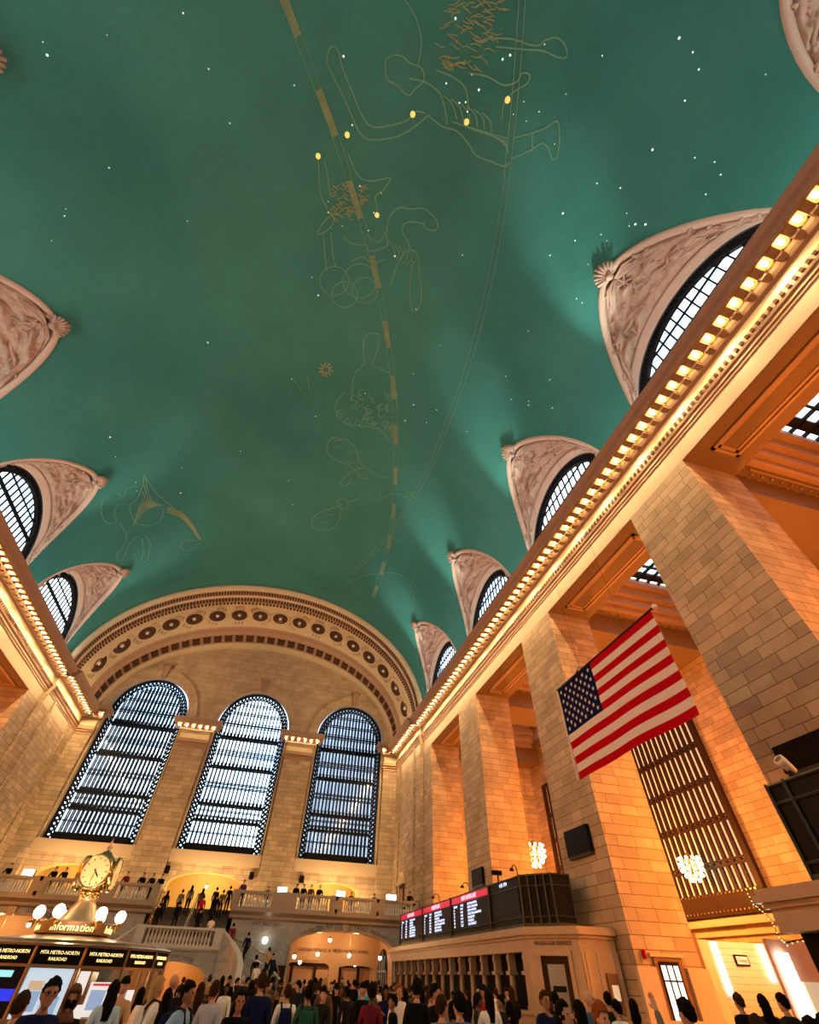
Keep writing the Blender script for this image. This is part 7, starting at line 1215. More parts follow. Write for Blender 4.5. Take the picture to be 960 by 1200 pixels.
def sq(r, z, p=3.0, n=48):
    out = []
    for k in range(n):
        a = 2*PI*k/n; c_, s_ = cos(a), sin(a); rr = r/((abs(c_)**p+abs(s_)**p)**(1/p)); out.append((rr*c_, rr*s_, z))
    return out
MB().grid([sq(r, CZc+z, p) for r, z, p in ((.16,-.44,2),(.26,-.40,2),(.36,-.3,2.4),(.43,-.15,3.5),(.45,0,5),(.43,.15,3.5),(.36,.3,2.4),(.27,.38,2),(.2,.42,2),(.16,.46,2),(.1,.5,2),(.0,.52,2))], True).build('case', 'brass', ck, True)
MB().lathe([(.09,.5+CZc),(.05,.55+CZc),(.08,.6+CZc),(.03,.66+CZc),(.05,.7+CZc),(.015,.78+CZc),(.0,.86+CZc)], n=10).build('finial', 'silver', ck, True)
for k in range(4):
    T = Matrix.Translation((0,0,CZc)) @ Matrix.Rotation(PI/2*k, 4, 'Z') @ Matrix.Translation((0,-.435,0)) @ Matrix.Rotation(PI/2, 4, 'X')
    df = empty('dial'); df.parent = ck
    MB().lathe([(0,.035),(.34,.03)], n=32, M4=T).build('opal_face', 'dial', df)
    MB().lathe([(.34,-.02),(.34,.045),(.375,.05),(.395,.02),(.4,-.05)], n=32, M4=T).build('bezel', 'brass', df, True)
    b = MB()
    for h in range(12):
        a = PI/6*h; c_, s_ = cos(a), sin(a)
        vs = []
        for (r, w_) in ((.255,-.012),(.255,.012),(.305,.012),(.305,-.012)): vs.append(tuple(T @ Vector((r*s_+w_*c_, r*c_-w_*s_, .04))))
        b.add(vs, [(0,1,2,3)])
    b.build('hour_marks', 'wood', df)
    b = MB()
    for (ang, L, w_) in ((rad(136), .2, .016), (rad(186), .29, .011)):   # about half past four
        c_, s_ = cos(ang), sin(ang)
        vs = [tuple(T @ Vector((l*s_+q*c_, l*c_-q*s_, .045))) for l, q in ((-.06,-w_*.6),(-.06,w_*.6),(L*.55,w_),(L,0),(L*.55,-w_))]
        b.add(vs, [(0,1,2,3,4)])
    b.build('clock_hands', 'black', df)

# ------------------------------------------------------------------ outside, light
o = MB()
o.box((9,80,-2),(34,95,46))
for i in range(14): o.box((9.5+1.75*i,79.8,0),(10.2+1.75*i,80,46))
o.build('building', 'building', label='grey tower block seen through the right-hand great window', cat='building', kind='structure')
w = bpy.data.worlds.new('sky'); bpy.context.scene.world = w; w.use_nodes = True
t = w.node_tree; bg = t.nodes['Background']
tc = N(t, 'ShaderNodeTexCoord'); nz = N(t, 'ShaderNodeTexNoise'); nz.inputs['Scale'].default_value = 5; nz.inputs['Detail'].default_value = 4
t.links.new(tc.outputs['Generated'], nz.inputs['Vector'])
cr = N(t, 'ShaderNodeValToRGB'); e = cr.color_ramp.elements
e[0].position = .38; e[0].color = (.50,.66,.86,1); e[1].position = .62; e[1].color = (.95,.98,1,1)
t.links.new(nz.outputs['Fac'], cr.inputs[0]); t.links.new(cr.outputs[0], bg.inputs['Color']); bg.inputs['Strength'].default_value = SKY
for s in (1, -1):
    for i in range(27):
        y = -23.5+3*i
        l = bpy.data.lights.new('cornice_bulb_light', 'SPOT'); l.energy = CORNICE_W; l.color = (1,.64,.28); l.spot_size = rad(168); l.spot_blend = .25; l.shadow_soft_size = .1
        q = bpy.data.objects.new('cornice_bulb_light', l); C.objects.link(q); q.location = (s*(W-.98 if y < YJ else WE-.98), y, 20.68); q.rotation_euler = (0, s*rad(8), 0)
    for i in range(6):
        y = -21+12.3*i
        area('cove_light', (s*17.75, y, 21.46), (0, s*rad(140), 0), .35, 11.5, COVE_W, (.90,1,.96))
    for (yc, key) in BAYS:
        if key in 'ab' or s < 0 and key != 'f' and key != 'e': continue
        l = bpy.data.lights.new('lunette_spot', 'SPOT'); l.energy = SPOT_W*(1 if s > 0 else .4); l.color = (.85,1,.92); l.spot_size = rad(34); l.spot_blend = 1; l.shadow_soft_size = .1
        q = bpy.data.objects.new('lunette_spot', l); C.objects.link(q); q.location = (s*17.0, yc+5.8, 21.75)
        q.rotation_euler = (Vector((s*14.0, yc-.2, 30.3))-q.location).to_track_quat('-Z', 'Y').to_euler()
for s in (1, -1): area('arch_cove_light', (s*17.3, 51.9, 21.46), (0, s*rad(150), 0), .3, 8.5, ARCH_W, (1,.72,.36))
for s in (1, -1):
    l = bpy.data.lights.new('tympanum_fill_spot', 'SPOT'); l.energy = TYMP_W; l.color = (1,.66,.30); l.spot_size = rad(95); l.spot_blend = .9; l.shadow_soft_size = .3  # unseen spots added on the cornice to brighten the tympanum
    q = bpy.data.objects.new('tympanum_fill_spot', l); C.objects.link(q); q.location = (s*16.75, 49.2, 21.75); q.rotation_euler = (Vector((s*2, 57, 27.0))-q.location).to_track_quat('-Z', 'Y').to_euler()
for x in (-WX, 0, WX): area('balcony_uplight', (x, 55.4, 6.0), (rad(180-16),0,0), 6, .3, BALC_W, (1,.62,.26))
for (x, y) in ((-8, 34), (8, 34), (0, 6)):
    pass
sc = bpy.context.scene
sc.view_settings.view_transform = 'Standard'; sc.view_settings.look = 'None'; sc.view_settings.gamma = 1; sc.view_settings.use_curve_mapping = False
sc.view_settings.exposure = EXPO
sc.cycles.use_denoising = True
sc.cycles.max_bounces = 7; sc.cycles.diffuse_bounces = 4; sc.cycles.glossy_bounces = 3; sc.cycles.transmission_bounces = 3; sc.cycles.transparent_max_bounces = 12
sc.cycles.sample_clamp_indirect = 4; sc.cycles.caustics_reflective = False; sc.cycles.caustics_refractive = False
# ------------------------------------------------------------------ people
dg = lambda: bpy.context.evaluated_depsgraph_get()
def skin_mesh(name, V_, E_, R_, root=0, sub=1):
    me = bpy.data.meshes.new(name); me.from_pydata(V_, E_, []); o = bpy.data.objects.new(name, me); C.objects.link(o)
    m = o.modifiers.new('s', 'SKIN'); m.use_smooth_shade = True; m.branch_smoothing = .4
    for i, sv in enumerate(me.skin_vertices[0].data):
        r = R_[i]; sv.radius = r if isinstance(r, tuple) else (r, r); sv.use_root = (i == root)
    if sub: q = o.modifiers.new('u', 'SUBSURF'); q.levels = sub; q.render_levels = sub
    bpy.context.view_layer.update()
    res = bpy.data.meshes.new_from_object(o.evaluated_get(dg())); res.name = name
    bpy.data.objects.remove(o); bpy.data.meshes.remove(me); return res
def remesh(name, me, vox):
    o = bpy.data.objects.new(name, me); C.objects.link(o); m = o.modifiers.new('r', 'REMESH'); m.mode = 'VOXEL'; m.voxel_size = vox; m.use_smooth_shade = True
    q = o.modifiers.new('sm', 'SMOOTH'); q.factor = .5; q.iterations = 2
    bpy.context.view_layer.update()
    res = bpy.data.meshes.new_from_object(o.evaluated_get(dg())); res.name = name; bpy.data.objects.remove(o); return res
def join(mes, name):
    bm = bmesh.new()
    for m in mes: bm.from_mesh(m)
    r = bpy.data.meshes.new(name); bm.to_mesh(r); bm.free(); return r
def mbmesh(b, name):
    me = bpy.data.meshes.new(name); me.from_pydata(b.v, [], b.f); me.update()
    bm = bmesh.new(); bm.from_mesh(me); bmesh.ops.recalc_face_normals(bm, faces=bm.faces); bm.to_mesh(me); bm.free(); return me
def biggest(me):
    bm = bmesh.new(); bm.from_mesh(me); bm.verts.ensure_lookup_table(); seen = set(); comps = []
    for v in bm.verts:
        if v.index in seen: continue
        st_, comp = [v], []; seen.add(v.index)
        while st_:
            a = st_.pop(); comp.append(a)
            for e in a.link_edges:
                o = e.other_vert(a)
                if o.index not in seen: seen.add(o.index); st_.append(o)
        comps.append(comp)
    comps.sort(key=len)
    bmesh.ops.delete(bm, geom=[v for c in comps[:-1] if len(c) < 300 for v in c], context='VERTS'); bm.to_mesh(me); bm.free(); return me
ARM = {'down': ((.215,.03,1.13),(.225,-.05,.88)), 'fwd': ((.20,-.09,1.14),(.205,-.22,.94)), 'back': ((.21,.14,1.16),(.225,.2,.92)),
       'phone': ((.21,-.12,1.15),(.10,-.30,1.33)), 'hold': ((.22,-.03,1.13),(.09,-.27,1.10)), 'up': ((.27,-.16,1.36),(.17,-.30,1.62)), 'rail': ((.24,-.22,1.14),(.12,-.42,1.08))}
LEG = {'st': ((.095,-.01,.50),(.10,.02,.085)), 'fw': ((.09,-.17,.51),(.09,-.20,.09)), 'bk': ((.09,.03,.49),(.09,.30,.15)), 'up': ((.09,-.30,.66),(.09,-.24,.27)), 'dn': ((.09,.02,.48),(.09,.10,.085))}
POSES = {'stand': ('down','down','st','st',0), 'walk': ('fwd','back','bk','fw',.02), 'phone': ('phone','down','st','st',0), 'hold': ('hold','hold','st','st',.02),
         'raise': ('up','hold','st','st',0), 'lean': ('rail','rail','st','st',.12), 'climb': ('fwd','down','dn','up',.05)}
def skeleton(p):
    aR, aL, lR, lL, ln = POSES[p]
    sh = lambda v: (v[0], v[1]-ln*max(0, (v[2]-.95)/.5), v[2])
    J = {'pel': (0,.0,.96), 'sp': sh((0,.005,1.14)), 'ch': sh((0,0,1.32)), 'nk': sh((0,.01,1.455)), 'hd': sh((0,-.005,1.54))}
    for s, nm, a, l in ((1,'R',aR,lR),(-1,'L',aL,lL)):
        f = lambda v: (s*v[0], v[1], v[2])
        J['sh'+nm] = sh(f((.165,.01,1.395))); J['el'+nm] = sh(f(ARM[a][0])); J['wr'+nm] = sh(f(ARM[a][1]))
        J['hp'+nm] = f((.09,0,.90)); J['kn'+nm] = f(LEG[l][0]); J['an'+nm] = f(LEG[l][1])
    return J
def chain(J, names, rads, extra=()):
    V_, E_, R_ = [], [], []; ix = {}
    for n, r in rads.items(): ix[n] = len(V_); V_.append(J[n]); R_.append(r)
    for a, c in names: E_.append((ix[a], ix[c]))
    return V_, E_, R_
BONES = [('pel','sp'),('sp','ch'),('ch','nk'),('nk','hd')]+[(a+s, c+s) for s in 'RL' for a, c in (('sh','el'),('el','wr'),('hp','kn'),('kn','an'))]+[('ch','shR'),('ch','shL'),('pel','hpR'),('pel','hpL')]
def build_pose(p):
    J = skeleton(p)
    r = {'pel': (.10,.07), 'sp': (.10,.07), 'ch': (.105,.07), 'nk': .052, 'hd': .05}
    for s in 'RL': r.update({'sh'+s: .05, 'el'+s: .042, 'wr'+s: .034, 'hp'+s: .07, 'kn'+s: .052, 'an'+s: .037})
    body = skin_mesh('b', *chain(J, BONES, r))
    hx, hy, hz = J['hd']; hy0, hz0 = hy+.005, hz-1.54
    b = MB()
    def el(c, rr, n=14, m=10): b.ball((c[0], c[1]+hy0, c[2]+hz0), 1, n, m, rr)
    el((0,.005,1.61), (.078,.096,.102), 20, 14); el((0,-.028,1.555), (.057,.066,.068)); el((0,-.098,1.597), (.013,.02,.024), 8, 6); el((0,-.082,1.622), (.045,.012,.01), 8, 6)
    el((0,-.088,1.553), (.024,.009,.008), 8, 6); el((0,-.076,1.515), (.024,.018,.018), 8, 6)
    for s in (-1, 1): el((s*.079,.012,1.598), (.011,.021,.031), 8, 6); el((s*.042,-.062,1.58), (.022,.022,.02), 8, 6)
    for s in 'RL':                                                  # palm, four fingers, thumb
        w_, e_ = Vector(J['wr'+s]), Vector(J['el'+s]); d = (w_-e_).normalized()
        sx = 1 if s == 'R' else -1
        side_ = Vector((0,-1,0)) if abs(d.z) > .75 else Vector((-sx,0,.3)).normalized(); side_ = (side_-d*side_.dot(d)).normalized(); nrm = d.cross(side_)*(-sx)
        c = w_+d*.055
        rows = [[tuple(w_+d*l+side_*sw*cos(2*PI*k/10)+nrm*th*sin(2*PI*k/10)) for k in range(10)] for l, sw, th in ((-.12,.024,.022),(-.02,.027,.023),(.02,.034,.017),(.06,.04,.016),(.095,.038,.013),(.10,.02,.008))]
        b.grid(rows, True); b.f.append(tuple(range(len(b.v)-10, len(b.v)))); b.m.append(0); b.f.append(tuple(range(len(b.v)-60, len(b.v)-50))[::-1]); b.m.append(0)
        for q, L in ((-.029,.062),(-.01,.074),(.01,.078),(.029,.068)):
            o0 = w_+d*.085-side_*q; b.tube([o0, o0+d*L*.45+nrm*-.004, o0+d*L*.8-nrm*.018, o0+d*L*.95-nrm*.034], [.0105,.0105,.0095,.008], 6)
        o0 = w_+d*.03+side_*.03; b.tube([o0, o0+side_*.028+d*.03-nrm*.008, o0+side_*.032+d*.062-nrm*.02], [.014,.012,.009], 6)
    extra = mbmesh(b, 'x')
    bodym = biggest(remesh('person_body', join([body, extra], 'j'), .0105))
    # clothes
    t = {'pel': (.165,.13), 'sp': (.137,.105), 'ch': (.178,.132), 'nk': (.078,.074)}
    for s in 'RL': t.update({'sh'+s: .088, 'el'+s: .054, 'wr'+s: .038})
    TB = [('pel','sp'),('sp','ch'),('ch','nk'),('ch','shR'),('ch','shL')]+[(a+s, c+s) for s in 'RL' for a, c in (('sh','el'),('el','wr'))]
    JT = dict(J); JT['pel'] = (0,0,.84)
    jacket = skin_mesh('jacket', *chain(JT, TB, t))
    J2 = dict(JT)
    for s in 'RL': J2['el'+s] = tuple(Vector(J['sh'+s]).lerp(Vector(J['el'+s]), .8))
    TB2 = [e for e in TB if not e[1].startswith('wr')]; t2 = {k: v for k, v in t.items() if not k.startswith('wr')}
    tee = skin_mesh('shirt', *chain(J2, TB2, t2))
    l = {'pel': (.138,.105)}
    for s in 'RL': l.update({'hp'+s: .1, 'kn'+s: .07, 'an'+s: .054})
    J3 = dict(J); J3['pel'] = (0,0,1.04)
    trs = skin_mesh('trousers', *chain(J3, [('pel','hpR'),('pel','hpL')]+[(a+s, c+s) for s in 'RL' for a, c in (('hp','kn'),('kn','an'))], l))
    shoes = []
    for s in 'RL':
        a = Vector(J['an'+s]); bb = MB()
        rows = []
        for yy, w_, h_ in ((.07,.02,.03),(.06,.038,.055),(.0,.042,.08),(-.06,.045,.06),(-.12,.047,.045),(-.165,.035,.035),(-.185,.012,.02)):
            rows.append([(a.x+w_*cos(2*PI*k/10), a.y+yy, max(a.z-.083, a.z-.05+(h_ if sin(2*PI*k/10) > 0 else .033)*sin(2*PI*k/10))) for k in range(10)])
        bb.grid(rows, True); shoes.append(mbmesh(bb, 'shoe'))
    return dict(body=bodym, jacket=jacket, tee=tee, trousers=trs, shoes=shoes, head=(0, hy0, hz0))
def head_shell(test, sc=1.12, n=24, m=18, dz=0, sq=(1,1,1)):
    b = MB(); rows = []
    for i in range(m+1):
        rows.append([(.076*sc*sq[0]*sin(PI*i/m)*cos(2*PI*k/n), .008+.095*sc*sq[1]*sin(PI*i/m)*sin(2*PI*k/n), 1.618+dz+.108*sc*sq[2]*cos(PI*i/m)) for k in range(n)])
    vs = [p for r in rows for p in r]; fs = []
    for i in range(m):
        for k in range(n):
            f = (i*n+k, i*n+(k+1) % n, (i+1)*n+(k+1) % n, (i+1)*n+k); c = [sum(vs[q][a] for q in f)/4 for a in range(3)]
            if test(c[0]/.085, (c[1]-.008)/.106, (c[2]-1.618)/.12): fs.append(f)
    b.add(vs, fs); return b
def solid(b, name, th=.012):
    if 'hair' in name or name == 'x': b.v = [tuple(Vector(p)+(Vector(p)-Vector((0,.01,1.6))).normalized()*(.014*noise.noise(Vector(p)*38)+.010*noise.noise(Vector(p)*90))) for p in b.v]
    me = mbmesh(b, name); o = bpy.data.objects.new(name, me); C.objects.link(o)
    bm = bmesh.new(); bm.from_mesh(me); bmesh.ops.delete(bm, geom=[v for v in bm.verts if not v.link_faces], context='VERTS'); bm.to_mesh(me); bm.free()
    q = o.modifiers.new('s', 'SOLIDIFY'); q.thickness = th; q.offset = -1; bpy.context.view_layer.update()
    res = bpy.data.meshes.new_from_object(o.evaluated_get(dg())); res.name = name; bpy.data.objects.remove(o)
    res.polygons.foreach_set('use_smooth', [True]*len(res.polygons)); return res
short_t = lambda x, y, z: not (y < -.42 and z < .5-.2*abs(x)) and z > -.62+.62*max(0, min(1, (.55-y)/.7))
HAIR = {'short': solid(head_shell(short_t, 1.13, n=36, m=28, sq=(1.02,1.02,1.0)), 'hair')}
lb = head_shell(lambda x, y, z: not (y < -.4 and z < .6) and z > -.5, 1.16, sq=(1.03,1.05,1.05))
for sx in (0,):
    rows = []
    for i in range(7):
        z = 1.62-.055*i; tp_ = 1-.05*max(0, i-2)
        rows.append([((.088+.005*i)*tp_*cos(a), .012+(.105+.003*i)*tp_*sin(a)*(1 if sin(a) > 0 else .35), z) for a in [rad(-12+204*k/12) for k in range(13)]])
    lb.grid(rows)
HAIR['long'] = solid(lb, 'long_hair', .02)
bb_ = head_shell(short_t, 1.13); bb_.ball((0,.10,1.70), .05, 10, 8); HAIR['bun'] = solid(bb_, 'hair_bun')
cl_ = head_shell(short_t, 1.2, sq=(1.08,1.05,1.12))
rc = random.Random(2)
for k in range(46):
    a, e = rc.uniform(0, 2*PI), rc.uniform(.1, 1.5)
    if sin(a)*cos(e) < -.45 and sin(e) < .7: continue
    cl_.ball((.09*cos(a)*cos(e), .012+.11*sin(a)*cos(e), 1.625+.125*sin(e)), .026, 6, 5)
HAIR['curly'] = biggest(remesh('curly_hair', solid(cl_, 'curly_hair', .03), .009))
hd_ = head_shell(lambda x, y, z: not (y < -.35 and -.75 < z < .62 and abs(x) < .75) and z > -1.4, 1.28, sq=(1.05,1.05,1.05))
hd_.lathe([(.075,1.51),(.1,1.47),(.135,1.42)], n=16); HAIR['scarf'] = solid(hd_, 'headscarf')
cp_ = head_shell(lambda x, y, z: z > .12, 1.16); cp_.add([(-.07,-.07,1.645),(.07,-.07,1.645),(.06,-.17,1.635),(.02,-.19,1.633),(-.02,-.19,1.633),(-.06,-.17,1.635)], [(0,1,2,3,4,5)]); HAIR['cap'] = solid(cp_, 'cap')
eb = MB()
for s in (-1, 1): eb.ball((s*.031,-.083,1.612), .0125, 8, 6, (1.15,.7,.75))
eye_me = mbmesh(eb, 'eyes')
gb = MB()
for s in (-1, 1): gb.tube([(s*.034+.026*cos(a), -.101, 1.608+.02*sin(a)) for a in [2*PI*k/14 for k in range(15)]], .0022, 4); gb.tube([(s*.06,-.1,1.612),(s*.086,-.02,1.612)], .003, 4)
gb.tube([(-.01,-.104,1.61),(.01,-.104,1.61)], .003, 4); glasses_me = mbmesh(gb, 'eyeglasses')
mk = head_shell(lambda x, y, z: y < -.25 and -.98 < z < -.08, 1.2, dz=-.004); mask_me = solid(mk, 'face_mask', .006)
PM = {}
def cmat(name, col, rough=.85):
    if name not in PM: PM[name] = mat('cloth_'+name, col, rough, var=.18, scale=9, spec=.25 if name[:2] == 's_' else .06)
    return PM[name]
COL = dict(black=(.006,.006,.007), charcoal=(.016,.016,.018), navy=(.008,.012,.05), grey=(.13,.13,.135), white=(.70,.70,.70), pale_blue=(.42,.60,.78), sky=(.22,.42,.70), teal=(.02,.36,.52), red=(.42,.02,.04), maroon=(.14,.015,.03),
           green=(.02,.075,.05), plaid=(.34,.38,.50), denim=(.05,.10,.22), tan=(.42,.28,.16), olive=(.07,.07,.035), cream=(.62,.55,.42), orange=(.55,.22,.06), purple=(.09,.03,.14), brown=(.10,.05,.03),
           h_black=(.005,.0045,.0045), h_brown=(.030,.016,.009), h_blond=(.33,.22,.11), h_red=(.20,.06,.02), h_grey=(.30,.29,.27), s_light=(.46,.27,.19), s_mid=(.28,.15,.09), s_dark=(.09,.045,.028))
for k, v in COL.items(): cmat(k, v, .6 if k[:2] == 's_' else .95)
POSE = {p: build_pose(p) for p in POSES}
def setm(o, m):
    if not o.data.materials: o.data.materials.append(PM['grey'])
    o.material_slots[0].link = 'OBJECT'; o.material_slots[0].material = PM[m]
def child(me, name, par, m, loc=(0,0,0)):
    o = bpy.data.objects.new(name, me); C.objects.link(o); o.parent = par; o.location = loc; setm(o, m); return o
def person(x, y, z, rot, label, pose='stand', top='black', kind='jacket', legs='charcoal', hair='short', hc='h_black', skin='s_light', sc=1.0, group=None, face=False, glasses=False, mask=False, shoes=True):
    P = POSE[pose]
    o = bpy.data.objects.new('person', P['body']); C.objects.link(o); o.location = (x, y, z); o.rotation_euler = (0,0,rad(rot)); o.scale = (sc,sc,sc)
    setm(o, skin); tag(o, label, 'person', group)
    child(P['jacket'] if kind == 'jacket' else P['tee'], kind if kind == 'jacket' else 'shirt', o, top)
    child(P['trousers'], 'trousers', o, legs)
    if shoes:
        for q in P['shoes']: child(q, 'shoe', o, 'black')
    hl = P['head']
    if hair: child(HAIR[hair], {'scarf':'headscarf','cap':'cap'}.get(hair, 'hair'), o, hc, hl)
    if face: child(eye_me, 'eyes', o, 'h_black', hl)
    if glasses: child(glasses_me, 'eyeglasses', o, 'h_black', hl)
    if mask: child(mask_me, 'face_mask', o, 'black', hl)
    return o
def ray_floor(px, dist):
    """floor point at a distance along the compass bearing that the frame column px has at the horizon"""
    py = 1130+.035*px; v = _r2*((px-480)/CF)-_u2*((py-600)/CF)+_f; h = Vector((v.x, v.y)).normalized(); return CAMX+h.x*dist, h.y*dist
def backpack(px_o, label, m):
    o0 = px_o; s = o0.scale[0]; r = empty('backpack', label, 'backpack'); r.location = o0.location; r.rotation_euler = o0.rotation_euler; r.scale = o0.scale
    b = MB(); rows = []
    for i in range(9):
        z = .96+.05*i+.005*i; t_ = i/8; w_ = .135*(1-.25*max(0,(t_-.6)/.4)**2); d_ = .085*(1-.55*max(0,(t_-.5)/.5)**2)
        rows.append([(w_*(abs(cos(a))**.5)*(1 if cos(a) > 0 else -1), .2+d_*(abs(sin(a))**.6)*(1 if sin(a) > 0 else -1), z) for a in [2*PI*k/20 for k in range(20)]])
    b.grid(rows, True); n = len(b.v); b.f += [tuple(range(n-20, n)), tuple(range(0,20))[::-1]]; b.m += [0,0]
    q = b.build('pack_body', PM[m], r, True)
    p2 = MB()
    p2.box((-.09,.27,1.0),(.09,.32,1.2)).build('front_pocket', PM[m], r)
    st_ = MB()
    for sx in (-1,1): st_.tube([(sx*.09,.13,1.36),(sx*.105,.04,1.47),(sx*.105,-.09,1.44),(sx*.11,-.135,1.32),(sx*.13,-.09,1.12),(sx*.12,.1,1.0)], .018, 6)
    st_.build('shoulder_strap', PM['charcoal'], r, True); return r
# --- people near the viewer: (column, distance, turn, label, options)
FG = [
 (72,4.7,25,'man with glasses, navy jacket and pale blue shirt at the lower left corner',dict(top='navy',hc='h_black',skin='s_mid',glasses=True,face=True,sc=1.0)),
 (99,5.3,15,'woman in brown headscarf and black face mask beside the man with glasses',dict(top='black',hair='scarf',hc='brown',skin='s_mid',mask=True,face=True,sc=.95)),
 (45,5.0,170,'person in dark maroon top half hidden behind the navy jacket',dict(top='maroon',hair='short',hc='h_brown',sc=.93)),
 (142,6.6,200,'woman with long black hair and pale blue top by the booth',dict(top='pale_blue',hair='long',sc=.97)),
 (190,6.9,120,'blonde woman in white jacket wearing a white-strapped bag',dict(top='white',hair='long',hc='h_blond',face=True,sc=1.0,pose='walk')),
 (208,8.4,100,'bald man in dark navy jacket behind the blonde woman',dict(top='navy',hair=None,skin='s_light',face=True,sc=1.03)),
 (226,5.8,70,'young man in pale blue hoodie with dark backpack',dict(top='sky',hc='h_black',skin='s_mid',face=True,sc=.99,pose='walk')),
 (257,6.7,160,'brown-haired woman in pale plaid shirt',dict(top='plaid',hair='short',hc='h_brown',sc=.99)),
 (288,5.7,10,'dark-haired woman in black facing the viewer next to the navy coat',dict(top='black',hair='long',hc='h_black',skin='s_mid',face=True,sc=.95)),
 (309,6.9,185,'big man in long navy coat seen from behind',dict(top='navy',hc='h_brown',sc=1.06)),
 (341,7.8,180,'person in white sleeves with navy backpack seen from behind',dict(top='white',hc='h_brown',sc=.97)),
 (365,7.2,175,'dark-haired man carrying a dark green backpack seen from behind',dict(top='green',hc='h_black',skin='s_mid',sc=.98)),
 (430,19,180,'person in bright teal shirt walking away',dict(top='teal',kind='tee',hc='h_black',pose='walk',sc=1.02)),
 (439,21,180,'person in white shirt just beyond the teal shirt',dict(top='white',kind='tee',sc=1.0)),
 (468,10.2,10,'woman with auburn hair and white top before the ticket windows',dict(top='white',hair='long',hc='h_red',face=True,sc=1.0)),
 (489,8.2,160,'tall man with thick black hair in black jacket',dict(top='black',hair='curly',sc=1.04)),
 (509,8.0,60,'man in black jacket leaning towards the thick-haired man',dict(top='black',hc='h_black',face=True,sc=1.02,pose='hold')),
 (517,6.4,130,'person in grey hoodie with dark hair at the bottom edge',dict(top='grey',hc='h_brown',face=True,sc=.96)),
 (537,5.9,185,'black-haired man in blue jacket with white strap',dict(top='denim',hc='h_black',sc=.99)),
 (566,10.6,15,'man in red shirt and black cap before the ticket windows',dict(top='red',kind='tee',hair='cap',hc='black',skin='s_mid',face=True,sc=1.02,pose='hold')),
 (574,12.4,180,'person in white shirt behind the man in red',dict(top='white',sc=1.03)),
 (636,8.2,10,'man in navy shirt looking down at his phone by the glazed door',dict(top='navy',kind='tee',hc='h_brown',skin='s_mid',pose='phone',face=True,sc=1.0)),
 (648,9.4,150,'person in black jacket behind the woman with long dark hair',dict(top='black',sc=.99)),
 (655,6.0,30,'woman with long dark hair in black turning towards the viewer',dict(top='black',hair='long',hc='h_black',face=True,sc=.96)),
 (673,6.8,200,'dark-haired woman in black with cream shawl',dict(top='cream',hair='long',hc='h_black',skin='s_mid',sc=.95)),
 (688,8.3,30,'bald man in blue denim jacket by the office wall',dict(top='denim',hair=None,face=True,sc=1.02)),
 (698,5.7,10,'woman with short curly red hair at the bottom edge',dict(top='maroon',hair='curly',hc='h_red',face=True,sc=.955)),
 (709,9.6,170,'dark-haired man standing by the wooden notice frame',dict(top='charcoal',sc=1.0)),
 (718,8.4,190,'person in white shirt bending over a phone beside the notice frame',dict(top='white',kind='tee',hc='h_black',pose='hold',sc=.95)),
 (737,8.8,140,'woman with long dark hair and orange top near the notice frame',dict(top='orange',hair='long',hc='h_black',sc=.95)),
 (796,5.8,190,'man with dark hair and grey shirt raising a hand before the bright panes',dict(top='grey',hc='h_black',pose='raise',sc=1.0)),
 (861,10.5,175,'person in black coat at the left end of the shop counter',dict(top='black',hc='h_brown',sc=1.03)),
 (889,10.8,170,'woman with long black hair in front of the shop counter',dict(top='black',hair='long',sc=1.02)),
 (912,10.0,185,'person in black jacket next to the long-haired woman at the shop',dict(top='charcoal',sc=1.04)),
 (873,5.7,180,'brown-haired person at the bottom edge below the shop',dict(top='brown',hc='h_brown',sc=.94)),
 (934,6.0,185,'dark-haired person in black at the lower right corner, left one of the pair',dict(top='black',sc=.94)),
 (951,6.1,180,'dark-haired person in black at the lower right corner, right one of the pair',dict(top='black',sc=.95)),
]
made = {}
taken = []
for px, d_, rot, lb, op in FG:
    if d_ < 13: d_ *= 1.75 if px < 420 else (1.4 if px > 850 and d_ > 8 else 1.5)
    x, y = ray_floor(px, d_)
    while any(math.hypot(x-a, y-c) < .56 for a, c in taken): d_ += .12; x, y = ray_floor(px, d_)
    made[px] = person(x, y, 0, rot, lb, **op); taken.append((x, y))
backpack(made[226], 'dark navy backpack on the young man in the pale blue hoodie', 'navy')
backpack(made[341], 'navy backpack with pale lettering on the white-sleeved person', 'navy')
backpack(made[365], 'dark green backpack on the dark-haired man', 'green')
backpack(made[190], 'white shoulder bag worn by the blonde woman', 'white')
for px, lb, in ((636, 'dark phone in the hand of the man in navy by the glazed door'),):
    o0 = made[px]; b = MB().box((.03,-.392,1.34),(.10,-.380,1.48)); q = b.build('phone', 'black', label=lb, cat='phone'); q.location = o0.location; q.rotation_euler = o0.rotation_euler; q.scale = o0.scale
